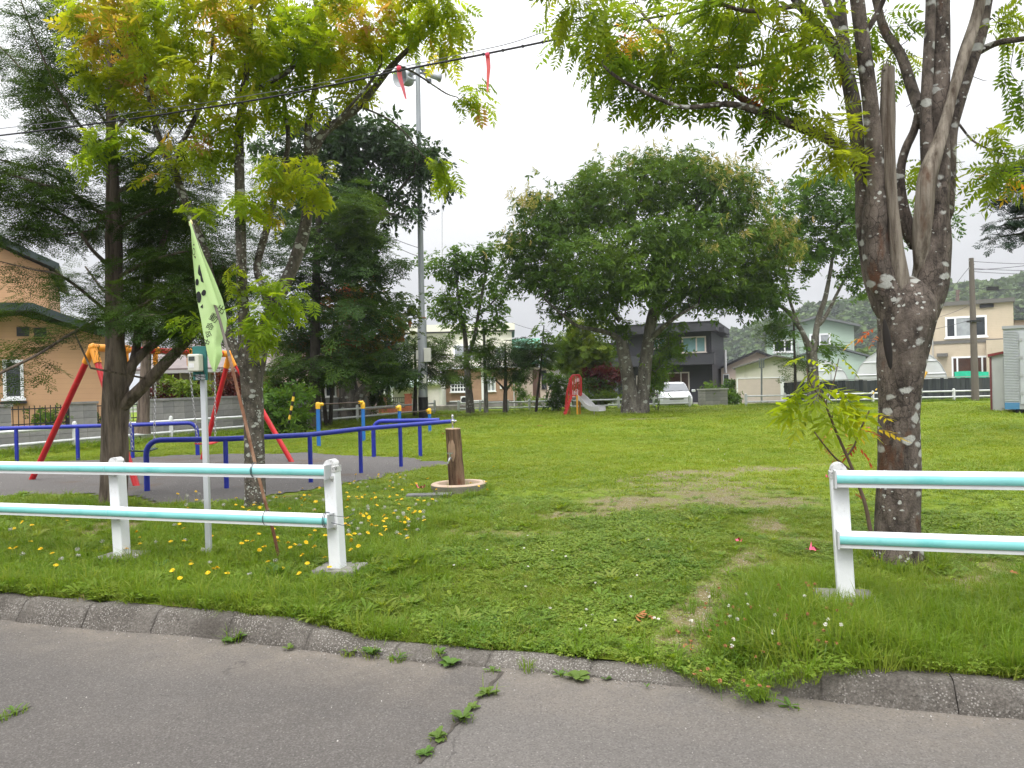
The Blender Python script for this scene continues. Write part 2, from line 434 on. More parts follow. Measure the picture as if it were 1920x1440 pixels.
def m_road():
    m, nt, b, out = _base('asphalt')
    v = _coord(nt, 'World')
    big = _noise(nt, v, 0.55, 4, 0.6)
    mid = _noise(nt, v, 3.0, 5, 0.6)
    fine = _noise(nt, v, 95.0, 4, 0.7)
    c = _mix(nt, _range(nt, big, 0.32, 0.68), (0.078, 0.07, 0.064), (0.122, 0.111, 0.102))
    c = _mix(nt, _range(nt, mid, 0.5, 0.8, 0, 0.5), c, (0.145, 0.128, 0.112))
    c = _mix(nt, _range(nt, fine, 0.3, 0.75, 0, 0.8), c, (0.045, 0.04, 0.035))
    sA_, sB_ = G(945, 1255, ZROAD), G(775, 1445, ZROAD); sn_ = np.array([-(sB_ - sA_)[1], (sB_ - sA_)[0]]); sn_ = sn_ / np.linalg.norm(sn_); sn_ = sn_ if sn_[0] > 0 else -sn_
    dp_ = nt.nodes.new('ShaderNodeVectorMath'); dp_.operation = 'DOT_PRODUCT'; dp_.inputs[1].default_value = (sn_[0], sn_[1], 0); nt.links.new(v, dp_.inputs[0])
    c = _mix(nt, _math(nt, 'MULTIPLY', _range(nt, dp_.outputs['Value'], float(sn_ @ sA_[:2]) - .01, float(sn_ @ sA_[:2]) + .02), 0.35), c, (0.15, 0.138, 0.125))
    en_ = nt.nodes.new('ShaderNodeVectorMath'); en_.operation = 'DOT_PRODUCT'; en_.inputs[1].default_value = (EN[0], EN[1], 0); nt.links.new(v, en_.inputs[0])
    c = _mix(nt, _math(nt, 'MULTIPLY', _range(nt, en_.outputs['Value'], 3.35, 3.95), _range(nt, _noise(nt, v, 2.5, 5, 0.7), 0.35, 0.65, 0.1, 0.8)), c, (0.17, 0.145, 0.118))
    va = nt.nodes.new('ShaderNodeTexVoronoi'); va.inputs['Scale'].default_value = 130.0; nt.links.new(v, va.inputs['Vector'])
    sa = nt.nodes.new('ShaderNodeSeparateColor'); nt.links.new(va.outputs['Color'], sa.inputs[0])
    c = _mix(nt, _range(nt, sa.outputs[1], 0.6, 1.0, 0, 0.3), c, (0.22, 0.205, 0.19)); c = _mix(nt, _range(nt, sa.outputs[2], 0.7, 1.0, 0, 0.4), c, (0.035, 0.032, 0.03))
    vo = nt.nodes.new('ShaderNodeTexVoronoi'); vo.inputs['Scale'].default_value = 55.0; nt.links.new(v, vo.inputs['Vector'])
    sp = nt.nodes.new('ShaderNodeSeparateColor'); nt.links.new(vo.outputs['Color'], sp.inputs[0])
    st = _math(nt, 'MULTIPLY', _math(nt, 'LESS_THAN', vo.outputs['Distance'], 0.2), _math(nt, 'GREATER_THAN', sp.outputs[0], 0.9))
    c = _mix(nt, _math(nt, 'MULTIPLY', st, 0.55), c, (0.28, 0.26, 0.24))
    vk = nt.nodes.new('ShaderNodeTexVoronoi'); vk.feature = 'DISTANCE_TO_EDGE'; vk.inputs['Scale'].default_value = 0.55
    wv = nt.nodes.new('ShaderNodeVectorMath'); wv.operation = 'ADD'
    nn = nt.nodes.new('ShaderNodeTexNoise'); nn.inputs['Scale'].default_value = 2.2; nn.inputs['Detail'].default_value = 6; nt.links.new(v, nn.inputs['Vector'])
    nt.links.new(v, wv.inputs[0]); nt.links.new(nn.outputs['Color'], wv.inputs[1]); nt.links.new(wv.outputs[0], vk.inputs['Vector'])
    ck = _math(nt, 'MULTIPLY', _math(nt, 'LESS_THAN', vk.outputs['Distance'], 0.0035), _range(nt, big, 0.5, 0.6, 0, 0.55))
    c = _mix(nt, ck, c, (0.035, 0.032, 0.03))
    nt.links.new(c, b.inputs['Base Color']); b.inputs['Roughness'].default_value = 0.85; b.inputs['Specular IOR Level'].default_value = 0.25
    _bump(nt, b, fine, 0.5, 0.01)
    return m
ROADM = m_road()
ts = np.concatenate([np.arange(-60, -9, 3.0), np.arange(-9, 9, 0.15), np.arange(9, 60, 3.0)])
ns = np.concatenate([np.arange(-8, 0, 1.0), np.arange(0, NK + 0.12, 0.12)])
def rz_(a, b):
    t, n = TN(a, b)
    return ZROAD + 0.012 * (vn(a * 1.3, b * 1.3) - 0.5) + 0.018 * sst(3.2, 4.0, n) * (vn(t * 0.9, n * 2) - 0.35)
v, f = sheet(ts, ns, rz_, XYw)
tag(MB().add(v, [f]).obj('road', ROADM, smooth=True), 'worn warm grey asphalt road in front of the park', kind='structure')

# seams in the asphalt: narrow dark jagged strips lying in the road surface
def seam(pix, wd, seed):
    mb = MB(); r = np.random.default_rng(seed)
    pts = []
    for (a, b) in zip(pix[:-1], pix[1:]):
        A, B = G(*a, ZROAD), G(*b, ZROAD)
        n = max(2, int(np.linalg.norm(B - A) / 0.05))
        for k in range(n):
            pts.append(A + (B - A) * k / n + np.array([r.normal(0, .008), r.normal(0, .008), 0]))
    pts = np.array(pts); pts[:, 2] = [float(rz_(np.array(p[0]), np.array(p[1]))) + 0.004 for p in pts]
    tg = np.gradient(pts, axis=0); nn = np.stack([-tg[:, 1], tg[:, 0], 0 * tg[:, 0]], 1); nn /= np.linalg.norm(nn, axis=1)[:, None]
    ww = wd * (0.4 + 0.8 * r.random(len(pts)))[:, None]
    v = np.vstack([pts - nn * ww, pts + nn * ww]); n = len(pts); i = np.arange(n - 1)
    mb.add(v, [np.stack([i, i + n, i + n + 1, i + 1], 1)])
    return mb
SEAM = M('seam_dirt', (0.05, 0.042, 0.034), 0.95, 0.4, 20.0)
for nm, pix, wd, sd_ in (('road_seam', [(940, 1262), (905, 1305), (868, 1350), (815, 1400), (775, 1445)], 0.012, 1),
                         ('road_seam', [(60, 1325), (0, 1350), (-80, 1390)], 0.006, 2),                         ):
    tag(seam(pix, wd, sd_).obj(nm, SEAM), None, None, None, 'structure')

# kerb: concrete stones with open joints, dropped at the entrance
def m_kerb():
    m, nt, b, out = _base('kerb_concrete')
    v = _coord(nt, 'World')
    c = _mix(nt, _range(nt, _noise(nt, v, 2.2, 5, 0.6), 0.3, 0.7), (0.115, 0.102, 0.087), (0.27, 0.245, 0.215))
    c = _mix(nt, _range(nt, _noise(nt, v, 9.0, 6, 0.7), 0.56, 0.72, 0, 0.75), c, (0.32, 0.3, 0.27))
    c = _mix(nt, _range(nt, _noise(nt, v, 70.0, 4, 0.7), 0.35, 0.7, 0, 0.7), c, (0.05, 0.045, 0.038))
    vo = nt.nodes.new('ShaderNodeTexVoronoi'); vo.inputs['Scale'].default_value = 70.0; nt.links.new(v, vo.inputs['Vector'])
    c = _mix(nt, _math(nt, 'MULTIPLY', _math(nt, 'LESS_THAN', vo.outputs['Distance'], 0.32), _range(nt, _noise(nt, v, 5.0, 3), 0.4, 0.55, 0, 0.8)), c, (0.4, 0.375, 0.34))
    nt.links.new(c, b.inputs['Base Color']); b.inputs['Roughness'].default_value = 0.95; b.inputs['Specular IOR Level'].default_value = 0.15
    _bump(nt, b, _math(nt, 'ADD', _noise(nt, v, 55.0, 6, 0.75), _noise(nt, v, 8.0, 3)), 1.0, 0.03)
    return m
KERBM = m_kerb()
kerb_base = MB()
def kprof(t):
    d = float(drive(t)); zt = -0.005 - 0.095 * d
    return [(NK - 0.005, ZROAD - 0.03), (NK, ZROAD + 0.012), (NK + 0.055 - 0.02 * d, zt - 0.03), (NK + 0.075, zt - 0.008), (NK + 0.10, zt), (NK + 0.15, zt + 0.002), (NKB, zt - 0.004), (NKB + 0.004, ZROAD - 0.03)]
def kstrip(mb, t0, t1, k, inset=0.0, rough=0.0, seed=0):
    tt = np.linspace(t0, t1, k); V = []
    npf = 8
    for t in tt:
        for (n, z) in kprof(t):
            n2 = n + (inset if n < NK + 0.11 else -inset); z2 = z - (inset if z > ZROAD else 0)
            if rough:
                n2 += rough * (vn(t * 7 + seed, z * 20 + n * 9) - 0.5); z2 += rough * (vn(t * 6 + 5 + seed, n * 15) - 0.5) * (z > ZROAD)
            x, y = XYw(t, n2); V.append((x, y, z2))
    i = np.arange(k - 1)[:, None] * npf; j = np.arange(npf - 1)[None]
    f = np.stack([i + j, i + npf + j, i + npf + j + 1, i + j + 1], -1).reshape(-1, 4)
    e0 = np.arange(npf)[::-1]; e1 = np.arange(npf) + (k - 1) * npf
    mb.add(np.array(V), [f, e0[None], e1[None]])
kstrip(kerb_base, -16, 16, 160, 0.012)
kerb = tag(kerb_base.obj('kerb', M('kerb_bed', (0.05, 0.045, 0.038), 0.95, 0.3, 9)), 'stained concrete kerb that drops at the park entrance', kind='structure')
jt = tk(270, 1195)
lo = jt - 0.6 * 14
for k in range(42):
    t0 = lo + 0.6 * k
    gp = 0.0035 if k in (13, 14, 12, 9, 22, 24) and drive(t0) < 0.6 else 0.0006; mb = MB(); kstrip(mb, t0 + gp, t0 + 0.6 - 0.0006, 18, 0.0, 0.03, k * 0.0)
    mb.obj('kerb_stone', KERBM, kerb, smooth=True)

# ---- where the lawn is bare, and where the swing gravel lies
GRAV = [G(-260, 868), G(-200, 955)] + [G(60, 932), G(200, 930), G(300, 944), G(400, 950), G(470, 942), G(560, 925), G(640, 912), G(700, 898), G(765, 886), G(832, 876), G(846, 866), G(770, 859), G(640, 852), G(500, 850), G(330, 855), G(150, 864), G(0, 869)]
GP = np.array([g[:2] for g in GRAV])
def inpoly(x, y, poly):
    x = np.asarray(x, float); y = np.asarray(y, float); c = np.zeros(x.shape, bool); n = len(poly)
    for i in range(n):
        x1, y1 = poly[i]; x2, y2 = poly[i - 1]
        h = ((y1 > y) != (y2 > y)) & (x < (x2 - x1) * (y - y1) / (y2 - y1 + 1e-12) + x1)
        c ^= h
    return c
def bare(x, y):
    """0..1: how bare the turf is"""
    x = np.asarray(x, float); y = np.asarray(y, float)
    n1 = fbm(x * 1.7 + 3, y * 1.7, 4); n2 = fbm(x * 6 + 20, y * 6, 3)
    b = np.zeros(x.shape)
    for (px, py, rx, ry, amt, rot) in BARE:
        c = np.array([px, py]); dx, dy = x - c[0], y - c[1]
        cr, sr = math.cos(rot), math.sin(rot)
        u = (dx * cr + dy * sr) / rx; q = (-dx * sr + dy * cr) / ry
        b = np.maximum(b, amt * np.clip(1.55 - np.sqrt(u * u + q * q) * 1.25, 0, 1))
    k = b * (0.1 + 1.7 * n1) * (0.25 + 1.4 * n2)
    return np.clip(k, 0, 0.85)
BARE = []
def addbare(px, py, rx, ry, amt=1.0, rot=0.0):
    g = G(px, py); BARE.append((g[0], g[1], rx, ry, amt, rot))
addbare(1290, 905, 1.7, 1.9, 0.72); addbare(1310, 890, 1.3, 0.8, .9); addbare(1185, 945, 1.0, 0.7, 1.0, 0.3); addbare(1410, 940, 0.9, 0.7, 0.85); addbare(1425, 880, 0.8, 0.7, .95); addbare(1250, 910, .8, .8, .8)
addbare(1305, 1135, 0.26, 0.5, .7, -0.3); addbare(1345, 1090, 0.22, 0.6, .8, -0.4); addbare(1405, 1045, 0.25, 0.6, .9, -0.5); addbare(1480, 1010, 0.4, 0.25, 0.75, -0.6); addbare(1270, 1180, .25, .3, .6); addbare(1090, 965, .7, .35, .8); addbare(1440, 980, .35, .6, .75, -.4); addbare(1020, 1000, .5, .3, .5)
addbare(1560, 870, 0.6, 0.2, 0.8); addbare(1770, 1090, 0.5, 0.35, 0.65); addbare(1900, 1060, 0.5, 0.3, 0.6)
addbare(200, 990, 0.8, 0.5, 0.85); addbare(60, 1015, 1.2, 0.35, 0.7); addbare(420, 935, 1.5, 0.5, 0.8); addbare(230, 960, 0.5, 0.5, 0.9)
addbare(1235, 785, 2.2, 0.9, 0.75); addbare(700, 900, 0.5, 0.4, 0.6); addbare(1090, 1000, 0.4, 0.25, 0.6); addbare(880, 1000, 0.6, 0.3, 0.5)
addbare(1115, 778, 1.4, 0.5, 1.0); addbare(1180, 803, 1.0, 0.5, 0.5)

def m_lawn():
    m, nt, b, out = _base('turf')
    v = _coord(nt, 'World')
    n1 = _noise(nt, v, 0.33, 4, 0.6); n2 = _noise(nt, v, 2.4, 5, 0.65); n3 = _noise(nt, v, 40, 4, 0.7)
    c = _mix(nt, _range(nt, n1, 0.35, 0.65), (0.135, 0.205, 0.015), (0.2, 0.265, 0.022))
    c = _mix(nt, _range(nt, n2, 0.5, 0.75, 0, 0.5), c, (0.19, 0.21, 0.035))
    c = _mix(nt, _range(nt, n3, 0.35, 0.65, 0, 0.6), c, (0.065, 0.1, 0.014))
    at = nt.nodes.new('ShaderNodeAttribute'); at.attribute_name = 'tint'
    d = _mix(nt, _range(nt, n3, 0.3, 0.7), (0.12, 0.086, 0.052), (0.24, 0.178, 0.115))
    vo = nt.nodes.new('ShaderNodeTexVoronoi'); vo.inputs['Scale'].default_value = 45.0; nt.links.new(v, vo.inputs['Vector'])
    d = _mix(nt, _math(nt, 'LESS_THAN', vo.outputs['Distance'], 0.28), d, (0.36, 0.32, 0.27))
    c = _mix(nt, _range(nt, _math(nt, 'ADD', at.outputs['Fac'], _math(nt, 'ADD', _math(nt, 'MULTIPLY', _math(nt, 'SUBTRACT', _noise(nt, v, 9.0, 6, 0.7), 0.5), 1.1), _math(nt, 'MULTIPLY', _math(nt, 'SUBTRACT', n2, 0.5), 0.5))), 0.18, 0.8, 0, 0.8), c, d)
    # under the tall turf of the near strip the soil is dark
    nt.links.new(c, b.inputs['Base Color']); b.inputs['Roughness'].default_value = 0.95; b.inputs['Specular IOR Level'].default_value = 0.1
    _bump(nt, b, _math(nt, 'ADD', n3, _math(nt, 'MULTIPLY', n2, 2)), 0.7, 0.04)
    return m
ts = np.concatenate([np.arange(-48, -16.5, 1.5), np.arange(-16.5, -9, 0.22), np.arange(-9, 8, 0.09), np.arange(8, 44, 1.5)])
ns = np.concatenate([np.arange(NKB - 0.02, 12, 0.09), np.arange(12, 20, 0.3), np.arange(20, 48, 1.0)])
mb = MB()
v, f = sheet(ts, ns, gz, XYw)
keep = v[:, 1] < 39.3 + 0 * v[:, 0]
v[~keep, 2] -= 0.12
mb.add(v, [f], tint=bare(v[:, 0], v[:, 1]))
tag(mb.obj('lawn', m_lawn(), smooth=True), 'bright yellow green park lawn with bare tracks', kind='structure')

def m_gravel():
    m, nt, b, out = _base('play_gravel')
    v = _coord(nt, 'World')
    n1 = _noise(nt, v, 0.8, 5, 0.6); n3 = _noise(nt, v, 60, 5, 0.75)
    c = _mix(nt, _range(nt, n3, 0.3, 0.7), (0.075, 0.07, 0.066), (0.2, 0.188, 0.178))
    c = _mix(nt, _range(nt, _noise(nt, v, 0.9, 4, 0.6), 0.55, 0.7, 0, 0.55), c, (0.12, 0.075, 0.045))
    c = _mix(nt, _range(nt, n1, 0.4, 0.7, 0, 0.5), c, (0.11, 0.105, 0.098))
    nt.links.new(c, b.inputs['Base Color']); b.inputs['Roughness'].default_value = 0.95; b.inputs['Specular IOR Level'].default_value = 0.1
    _bump(nt, b, n3, 0.8, 0.03)
    return m
# gravel as a grid clipped by the noisy outline
xs = np.arange(GP[:, 0].min() - 0.2, GP[:, 0].max() + 0.2, 0.16); ys = np.arange(GP[:, 1].min() - 0.2, GP[:, 1].max() + 0.2, 0.16)
v, f = sheet(xs, ys, lambda a, b: gz(a, b) + 0.014)
jx = (fbm(v[:, 0] * 1.5, v[:, 1] * 1.5) - 0.5) * 0.8; jy = (fbm(v[:, 0] * 1.5 + 60, v[:, 1] * 1.5) - 0.5) * 0.8
ing = inpoly(v[:, 0] + jx, v[:, 1] + jy, GP)
f = f[ing[f].all(1)]
tag(MB().add(v, [f]).obj('gravel_bed', m_gravel(), smooth=True), 'grey gravel bed under the swing', kind='structure')
def ingravel(x, y):
    return inpoly(x + (fbm(x * 1.5, y * 1.5) - 0.5) * 0.8, y + (fbm(x * 1.5 + 60, y * 1.5) - 0.5) * 0.8, GP)

# wooded hill far behind
def hill_z(x, y):
    r2 = ((x - 262) / 157.0) ** 2 + ((y - 400) / 130.0) ** 2
    z = 37 * np.clip(1 - r2, 0, 1) ** 0.5
    return z + 8 * (fbm(x * 0.012, y * 0.012) - 0.5) * (z > 0) - 0.5
v, f = sheet(np.linspace(70, 480, 70), np.linspace(240, 560, 50), hill_z)
tag(MB().add(v, [f]).obj('hill', M('hill_soil', (0.035, 0.055, 0.02), 0.95, 0.3, 0.05, coord='World'), smooth=True), 'low rounded hill behind the houses', kind='structure')
# ------------------------------------------------------------------ BUILDINGS
SID = dict(rough=0.7, var=0.05, scale=0.7, bump=0.25)
WHITE_F = M('window_white', (0.78, 0.79, 0.8), 0.4, 0.03)
BEIGE_F = M('window_beige', (0.52, 0.46, 0.41), 0.5, 0.05)
GLASS = glass_mat('window_glass')
GLASS_T = glass_mat('teal_curtain_glass', (0.16, 0.27, 0.27), 0.12)
GLASS_B = glass_mat('brown_room_glass', (0.06, 0.028, 0.018), 0.08)
CURT = glass_mat('net_curtain_glass', (0.3, 0.32, 0.33), 0.15)
CONC = M('grey_concrete', (0.2, 0.19, 0.175), 0.9, 0.15, 2.0, 0.3, 25, dirt=(0.13, 0.12, 0.11), dscale=1.2)
DARKM = M('dark_metal', (0.02, 0.02, 0.022), 0.5, 0.2)

def window(par, x0, x1, z0, z1, y=0.0, nx=2, ny=1, fm=None, gm=None, fw=0.06, splits=None, name='window'):
    """frame as the part, each glass pane a sub-part; the wall face is at y, looking towards -y"""
    fm = fm or WHITE_F; gm = gm or GLASS
    mb = MB()
    mb.bx(x0 - fw, x0, y - 0.06, y + 0.02, z0 - fw, z1 + fw).bx(x1, x1 + fw, y - 0.06, y + 0.02, z0 - fw, z1 + fw)
    mb.bx(x0, x1, y - 0.058, y + 0.02, z0 - fw, z0).bx(x0, x1, y - 0.058, y + 0.02, z1, z1 + fw)
    mb.bx(x0 - fw * 1.6, x1 + fw * 1.6, y - 0.1, y - 0.063, z0 - fw * 1.4, z0 - fw * 0.6)
    xs = [x0] + ([x0 + (x1 - x0) * k for k in splits] if splits else [x0 + (x1 - x0) * k / nx for k in range(1, nx)]) + [x1]
    zs = [z0 + (z1 - z0) * k / ny for k in range(ny + 1)]
    mw = 0.5 * fw if nx * ny < 8 else 0.25 * fw
    for xx in xs[1:-1]: mb.bx(xx - mw, xx + mw, y - 0.05, y + 0.01, z0, z1)
    for zz in zs[1:-1]: mb.bx(x0, x1, y - 0.047, y + 0.008, zz - mw, zz + mw)
    w_ = mb.obj(name, fm, par)
    k = 0
    for i in range(len(xs) - 1):
        for j in range(ny):
            g = gm[k % len(gm)] if isinstance(gm, list) else gm
            MB().bx(xs[i] + 0.004, xs[i + 1] - 0.004, y - 0.03, y - 0.014, zs[j] + 0.004, zs[j + 1] - 0.004).obj('pane', g, w_)
            k += 1
    return w_


def face_camera(h, a=None):
    """turn a house about its corner so that its front looks down the street towards the park"""
    th = math.atan2(h.location.x, h.location.y); a = th if a is None else a
    h.rotation_euler = (0, 0, -a); h.scale = (1.0 / (math.cos(a) + math.tan(th) * math.sin(a)), 1, 1)

# ---- 1 tan house on the left
TAN = M('tan_siding', (0.50, 0.30, 0.165), 0.8, 0.06, 0.8, 0.3, lines=('Z', 0.15, 0.06, 0.25), dirt=(0.43, 0.26, 0.15), dscale=0.5)
ROOFD = M('dark_green_roof', (0.035, 0.05, 0.048), 0.5, 0.2, 2.0, metal=0.3)
Yh = 22.0
h = thing('tan_house', 'tan sided house with dark curved eaves behind the block pillars', 'house', (XX(200, Yh, 740), Yh, -0.17))
zE = ZZ(195, 632, Yh) + 0.17; zR = ZZ(45, 598, Yh) + 0.17
wx = XX(45, Yh, 620) - XX(200, Yh, 740)
MB().prism([(0, 0), (0, zE), (wx, zR), (-11, zR - 0.9), (-11, 0)], 'y', 0, 9).obj('wall', TAN, h)
def curved_roof(mb, xs, zs, th, y0, y1):
    n = len(xs); poly = list(zip(xs, zs)) + [(x, z + th) for x, z in list(zip(xs, zs))[::-1]]
    return mb.prism(poly, 'y', y0, y1)
rx = np.linspace(0.55, -11.4, 15)
def rzf(x, x0=wx, zt=zR + 0.06, sl=0.23): return zt - sl * np.abs(x - x0) - 0.0 + 0.25 * np.exp(-((x - x0) / 1.6) ** 2) - 0.25
curved_roof(MB(), rx, rzf(rx) + 0.12, 0.22, -0.75, 9.5).obj('roof', ROOFD, h, bev=0.02)
wxl, wxr = XX(19, Yh, 715) - XX(200, Yh, 740), XX(49, Yh, 715) - XX(200, Yh, 740)
zb, zt_ = ZZ(35, 747, Yh) + 0.17, ZZ(35, 680, Yh) + 0.17
wn_ = window(h, wxl + 0.05, wxr - 0.05, zb + 0.07, zt_ - 0.05, 0, 1, 1, WHITE_F, GLASS, 0.09)
MB().bx(wxl - 0.12, wxr + 0.12, -0.13, 0.0, zb - 0.14, zb - 0.07).obj('sill', DARKM, wn_)
for px in (50, 80):
    xx = XX(px, Yh, 627) - XX(200, Yh, 740); zz = ZZ(px, 627, Yh) + 0.17
    MB().bx(xx - 0.17, xx + 0.17, -0.03, 0.02, zz - 0.13, zz + 0.13).obj('vent', DARKM, h)
# upper storey, set back
y2 = 2.2; ox = XX(200, Yh, 740)
ux = XX(165, Yh + y2, 520) - ox; zu = ZZ(165, 512, Yh + y2) + 0.17; xa = XX(-40, Yh + y2, 440) - ox; za = ZZ(-40, 432, Yh + y2) + 0.17
MB().prism([(ux, zR - 0.5), (ux, zu), (xa, za), (-11, za - 1.3), (-11, zR - 0.7)], 'y', y2, 8.6).obj('wall', TAN, h)
rx2 = np.linspace(ux + 0.35, -11.6, 15)
curved_roof(MB(), rx2, rzf(rx2, xa, za + 0.25, (za - zu) / (ux - xa)) + 0.05, 0.22, y2 - 0.45, 8.7).obj('roof', ROOFD, h, bev=0.02)
MB().bx(-11, 0.02, -0.02, 9.02, 0, 0.35).obj('foundation', CONC, h)

face_camera(h)
# ---- 2 low house behind the swing
PINKB = M('pinkish_render', (0.55, 0.43, 0.36), 0.8, 0.06, 1.0, 0.15, dirt=(0.45, 0.36, 0.3), dscale=0.6)
BROWNR = M('brown_metal_roof', (0.16, 0.125, 0.115), 0.5, 0.15, 2, metal=0.2, lines=('X', 0.42, 0.06, 0.4))
BRDS = M('brown_boards', (0.14, 0.105, 0.085), 0.8, 0.2, 3.0, lines=('Z', 0.16, 0.08, 0.6))
Y2 = 31.0
h = thing('bungalow', 'low pinkish bungalow with a brown roof behind the swing and block wall', 'house', (XX(290, Y2), Y2, -0.17))
ox = XX(290, Y2)
def lx(px, Y=Y2): return XX(px, Y) - ox
ze = ZZ(400, 692, Y2) + 0.17
MB().bx(lx(285), lx(660), 0, 6, 0, ze).obj('wall', PINKB, h)
MB().prism([(-0.7, ze - 0.12), (3.2, ze + 1.15), (7, ze - 0.1), (7, ze + 0.06), (3.2, ze + 1.32), (-0.7, ze + 0.05)], 'x', lx(270), lx(520)).obj('roof', BROWNR, h)
MB().bx(lx(285), lx(337), -0.05, 0.01, ZZ(310, 742, Y2) + 0.17, ze - 0.06).obj('board_panel', BRDS, h)
MB().bx(lx(270), lx(520), -0.78, -0.7, ze - 0.15, ze - 0.02).obj('gutter', M('gutter_grey', (0.4, 0.4, 0.4), 0.4, 0.05), h)
window(h, lx(341), lx(383), ZZ(360, 722, Y2) + 0.17, ZZ(360, 698, Y2) + 0.17, 0, 2, 1, WHITE_F, [CURT, GLASS])
window(h, lx(303), lx(323), ZZ(310, 745, Y2) + 0.17, ZZ(310, 716, Y2) + 0.17, -0.05, 2, 1, WHITE_F, [CURT, GLASS])
window(h, lx(396), lx(436), ZZ(410, 728, Y2) + 0.17, ZZ(410, 700, Y2) + 0.17, 0, 2, 1, WHITE_F, [CURT, GLASS])
window(h, lx(612), lx(628), ZZ(620, 742, Y2) + 0.17, ZZ(620, 718, Y2) + 0.17, 0, 1, 1, WHITE_F, GLASS)
# upper storey of the pinkish house further right
MB().bx(lx(500), lx(668), 1.5, 7, ze - 0.3, ze + 1.0).obj('wall', PINKB, h)
MB().bx(lx(490), lx(680), 0.9, 7.4, ze + 1.0, ze + 1.18).obj('roof', DARKM, h)
window(h, lx(510), lx(526), ze + 0.15, ze + 0.75, 1.5, 1, 1, WHITE_F, CURT)

# ---- 3 cream two storey house with its tiled wing
CREAM = M('cream_render', (0.72, 0.7, 0.58), 0.8, 0.04, 0.6, 0.1, dirt=(0.62, 0.6, 0.5), dscale=0.4)
TILEB = M('brown_tile_siding', (0.36, 0.225, 0.15), 0.7, 0.1, 3, 0.2, lines=('Z', 0.1, 0.12, 0.3), dirt=(0.3, 0.19, 0.13), dscale=2.0)
Y3 = 50.0
h = thing('cream_house', 'cream flat topped house with a brown tiled ground floor wing and grid window', 'house', (XX(770, Y3), Y3, -0.17))
ox = XX(770, Y3)
def zz3(px, py): return ZZ(px, py, Y3) + 0.17
MB().bx(lx(755, Y3), lx(962, Y3), 3.0, 10, 0, zz3(850, 617)).obj('wall', CREAM, h)
MB().bx(lx(750, Y3), lx(968, Y3), 2.7, 10.2, zz3(850, 616), zz3(850, 602)).obj('parapet', CREAM, h)
MB().bx(lx(750, Y3), lx(968, Y3), 2.66, 10.25, zz3(850, 618.5), zz3(850, 616)).obj('flashing', DARKM, h)
window(h, lx(848, Y3), lx(884, Y3), zz3(860, 668), zz3(860, 644), 3.0, 2, 1, WHITE_F, CURT)
window(h, lx(930, Y3), lx(948, Y3), zz3(940, 668), zz3(940, 648), 3.0, 2, 1, WHITE_F, CURT)
zw = zz3(900, 691)
MB().bx(lx(828, Y3), lx(968, Y3), 0, 3.0, 0.45, zw).obj('wall', TILEB, h)
MB().bx(lx(828, Y3), lx(968, Y3), 0.02, 3.0, 0, 0.45).obj('foundation', CONC, h)
MB().bx(lx(824, Y3), lx(976, Y3), -0.5, 3.0, zw, zw + 0.16).obj('roof', WHITE_F, h)
for px in (829, 905):
    MB().bx(lx(px, Y3) - 0.09, lx(px, Y3) + 0.09, -0.03, 0, 0.45, zw).obj('trim', WHITE_F, h)
MB().bx(lx(842, Y3), lx(905, Y3), -0.03, 0, 0.45, 0.53).obj('trim', WHITE_F, h)
window(h, lx(847, Y3), lx(874, Y3), zz3(860, 733), zz3(860, 709), -0.15, 5, 4, WHITE_F, GLASS, 0.09, name='window')
MB().bx(lx(845, Y3), lx(876, Y3), -0.13, 0, zz3(860, 736), zz3(860, 706)).obj('bay', WHITE_F, h)
window(h, lx(914, Y3), lx(927, Y3), zz3(920, 732), zz3(920, 709), 0, 2, 1, WHITE_F, CURT, 0.08)
MB().bx(lx(937, Y3), lx(941, Y3), -0.12, 0, zz3(939, 729), zz3(939, 721)).obj('meter_box', WHITE_F, h)
# outdoor unit with its fan
ac = thing('air_conditioner', 'white outdoor air conditioning unit against the brown tiled wing', 'air conditioner', (XX(871, Y3 - 0.6), Y3 - 0.6, -0.17))
MB().bx(-0.28, 0.28, -0.15, 0.15, 0.3, 0.82).obj('casing', WHITE_F, ac, bev=0.02)
MB().lathe([(0.0, 0), (0.05, 0.02), (0.2, 0.02), (0.21, 0.0)], sides=16).obj('fan_grille', DARKM, ac, loc=(-0.04, -0.152, 0.56)).rotation_euler = (R_(90), 0, 0)
for x_ in (-0.21, 0.21): MB().bx(x_ - .03, x_ + .03, -0.15, 0.15, 0, 0.3).obj('foot', DARKM, ac)
# garage with roller shutter, and carport
SHUT = M('white_shutter', (0.66, 0.62, 0.6), 0.5, 0.04, lines=('Z', 0.09, 0.15, 0.25))
g = thing('roller_garage', 'white roller shutter garage beside the brown tiled wing', 'garage', (XX(800, 47), 47, -0.17))
Yg = 47.0
def lg(px): return XX(px, Yg) - XX(800, Yg)
def zg(py): return ZZ(800, py, Yg) + 0.17
MB().bx(lg(788), lg(828), 0.05, 5, 0, zg(705)).obj('wall', M('garage_pale', (0.6, 0.58, 0.56), 0.7, 0.05), g)
MB().bx(lg(797), lg(822), 0.0, 0.045, 0, zg(724)).obj('shutter', SHUT, g)
MB().tube([(lg(796), -0.1, zg(718)), (lg(827), -0.1, zg(718))], 0.2, 12).obj('shutter_box', WHITE_F, g)
cp = thing('carport', 'carport with a pale green ribbed metal roof beside the shutter garage', 'carport', (XX(760, 46), 46, -0.17))
def lc(px): return XX(px, 46) - XX(760, 46)
def zc(py): return ZZ(760, py, 46) + 0.17
PGREEN = M('pale_green_metal', (0.42, 0.55, 0.46), 0.45, 0.05, lines=('X', 0.3, 0.08, 0.3))
MB().prism([(-0.6, zc(723)), (4, zc(700)), (4, zc(698)), (-0.6, zc(721))], 'x', lc(722), lc(788)).obj('roof', PGREEN, cp)
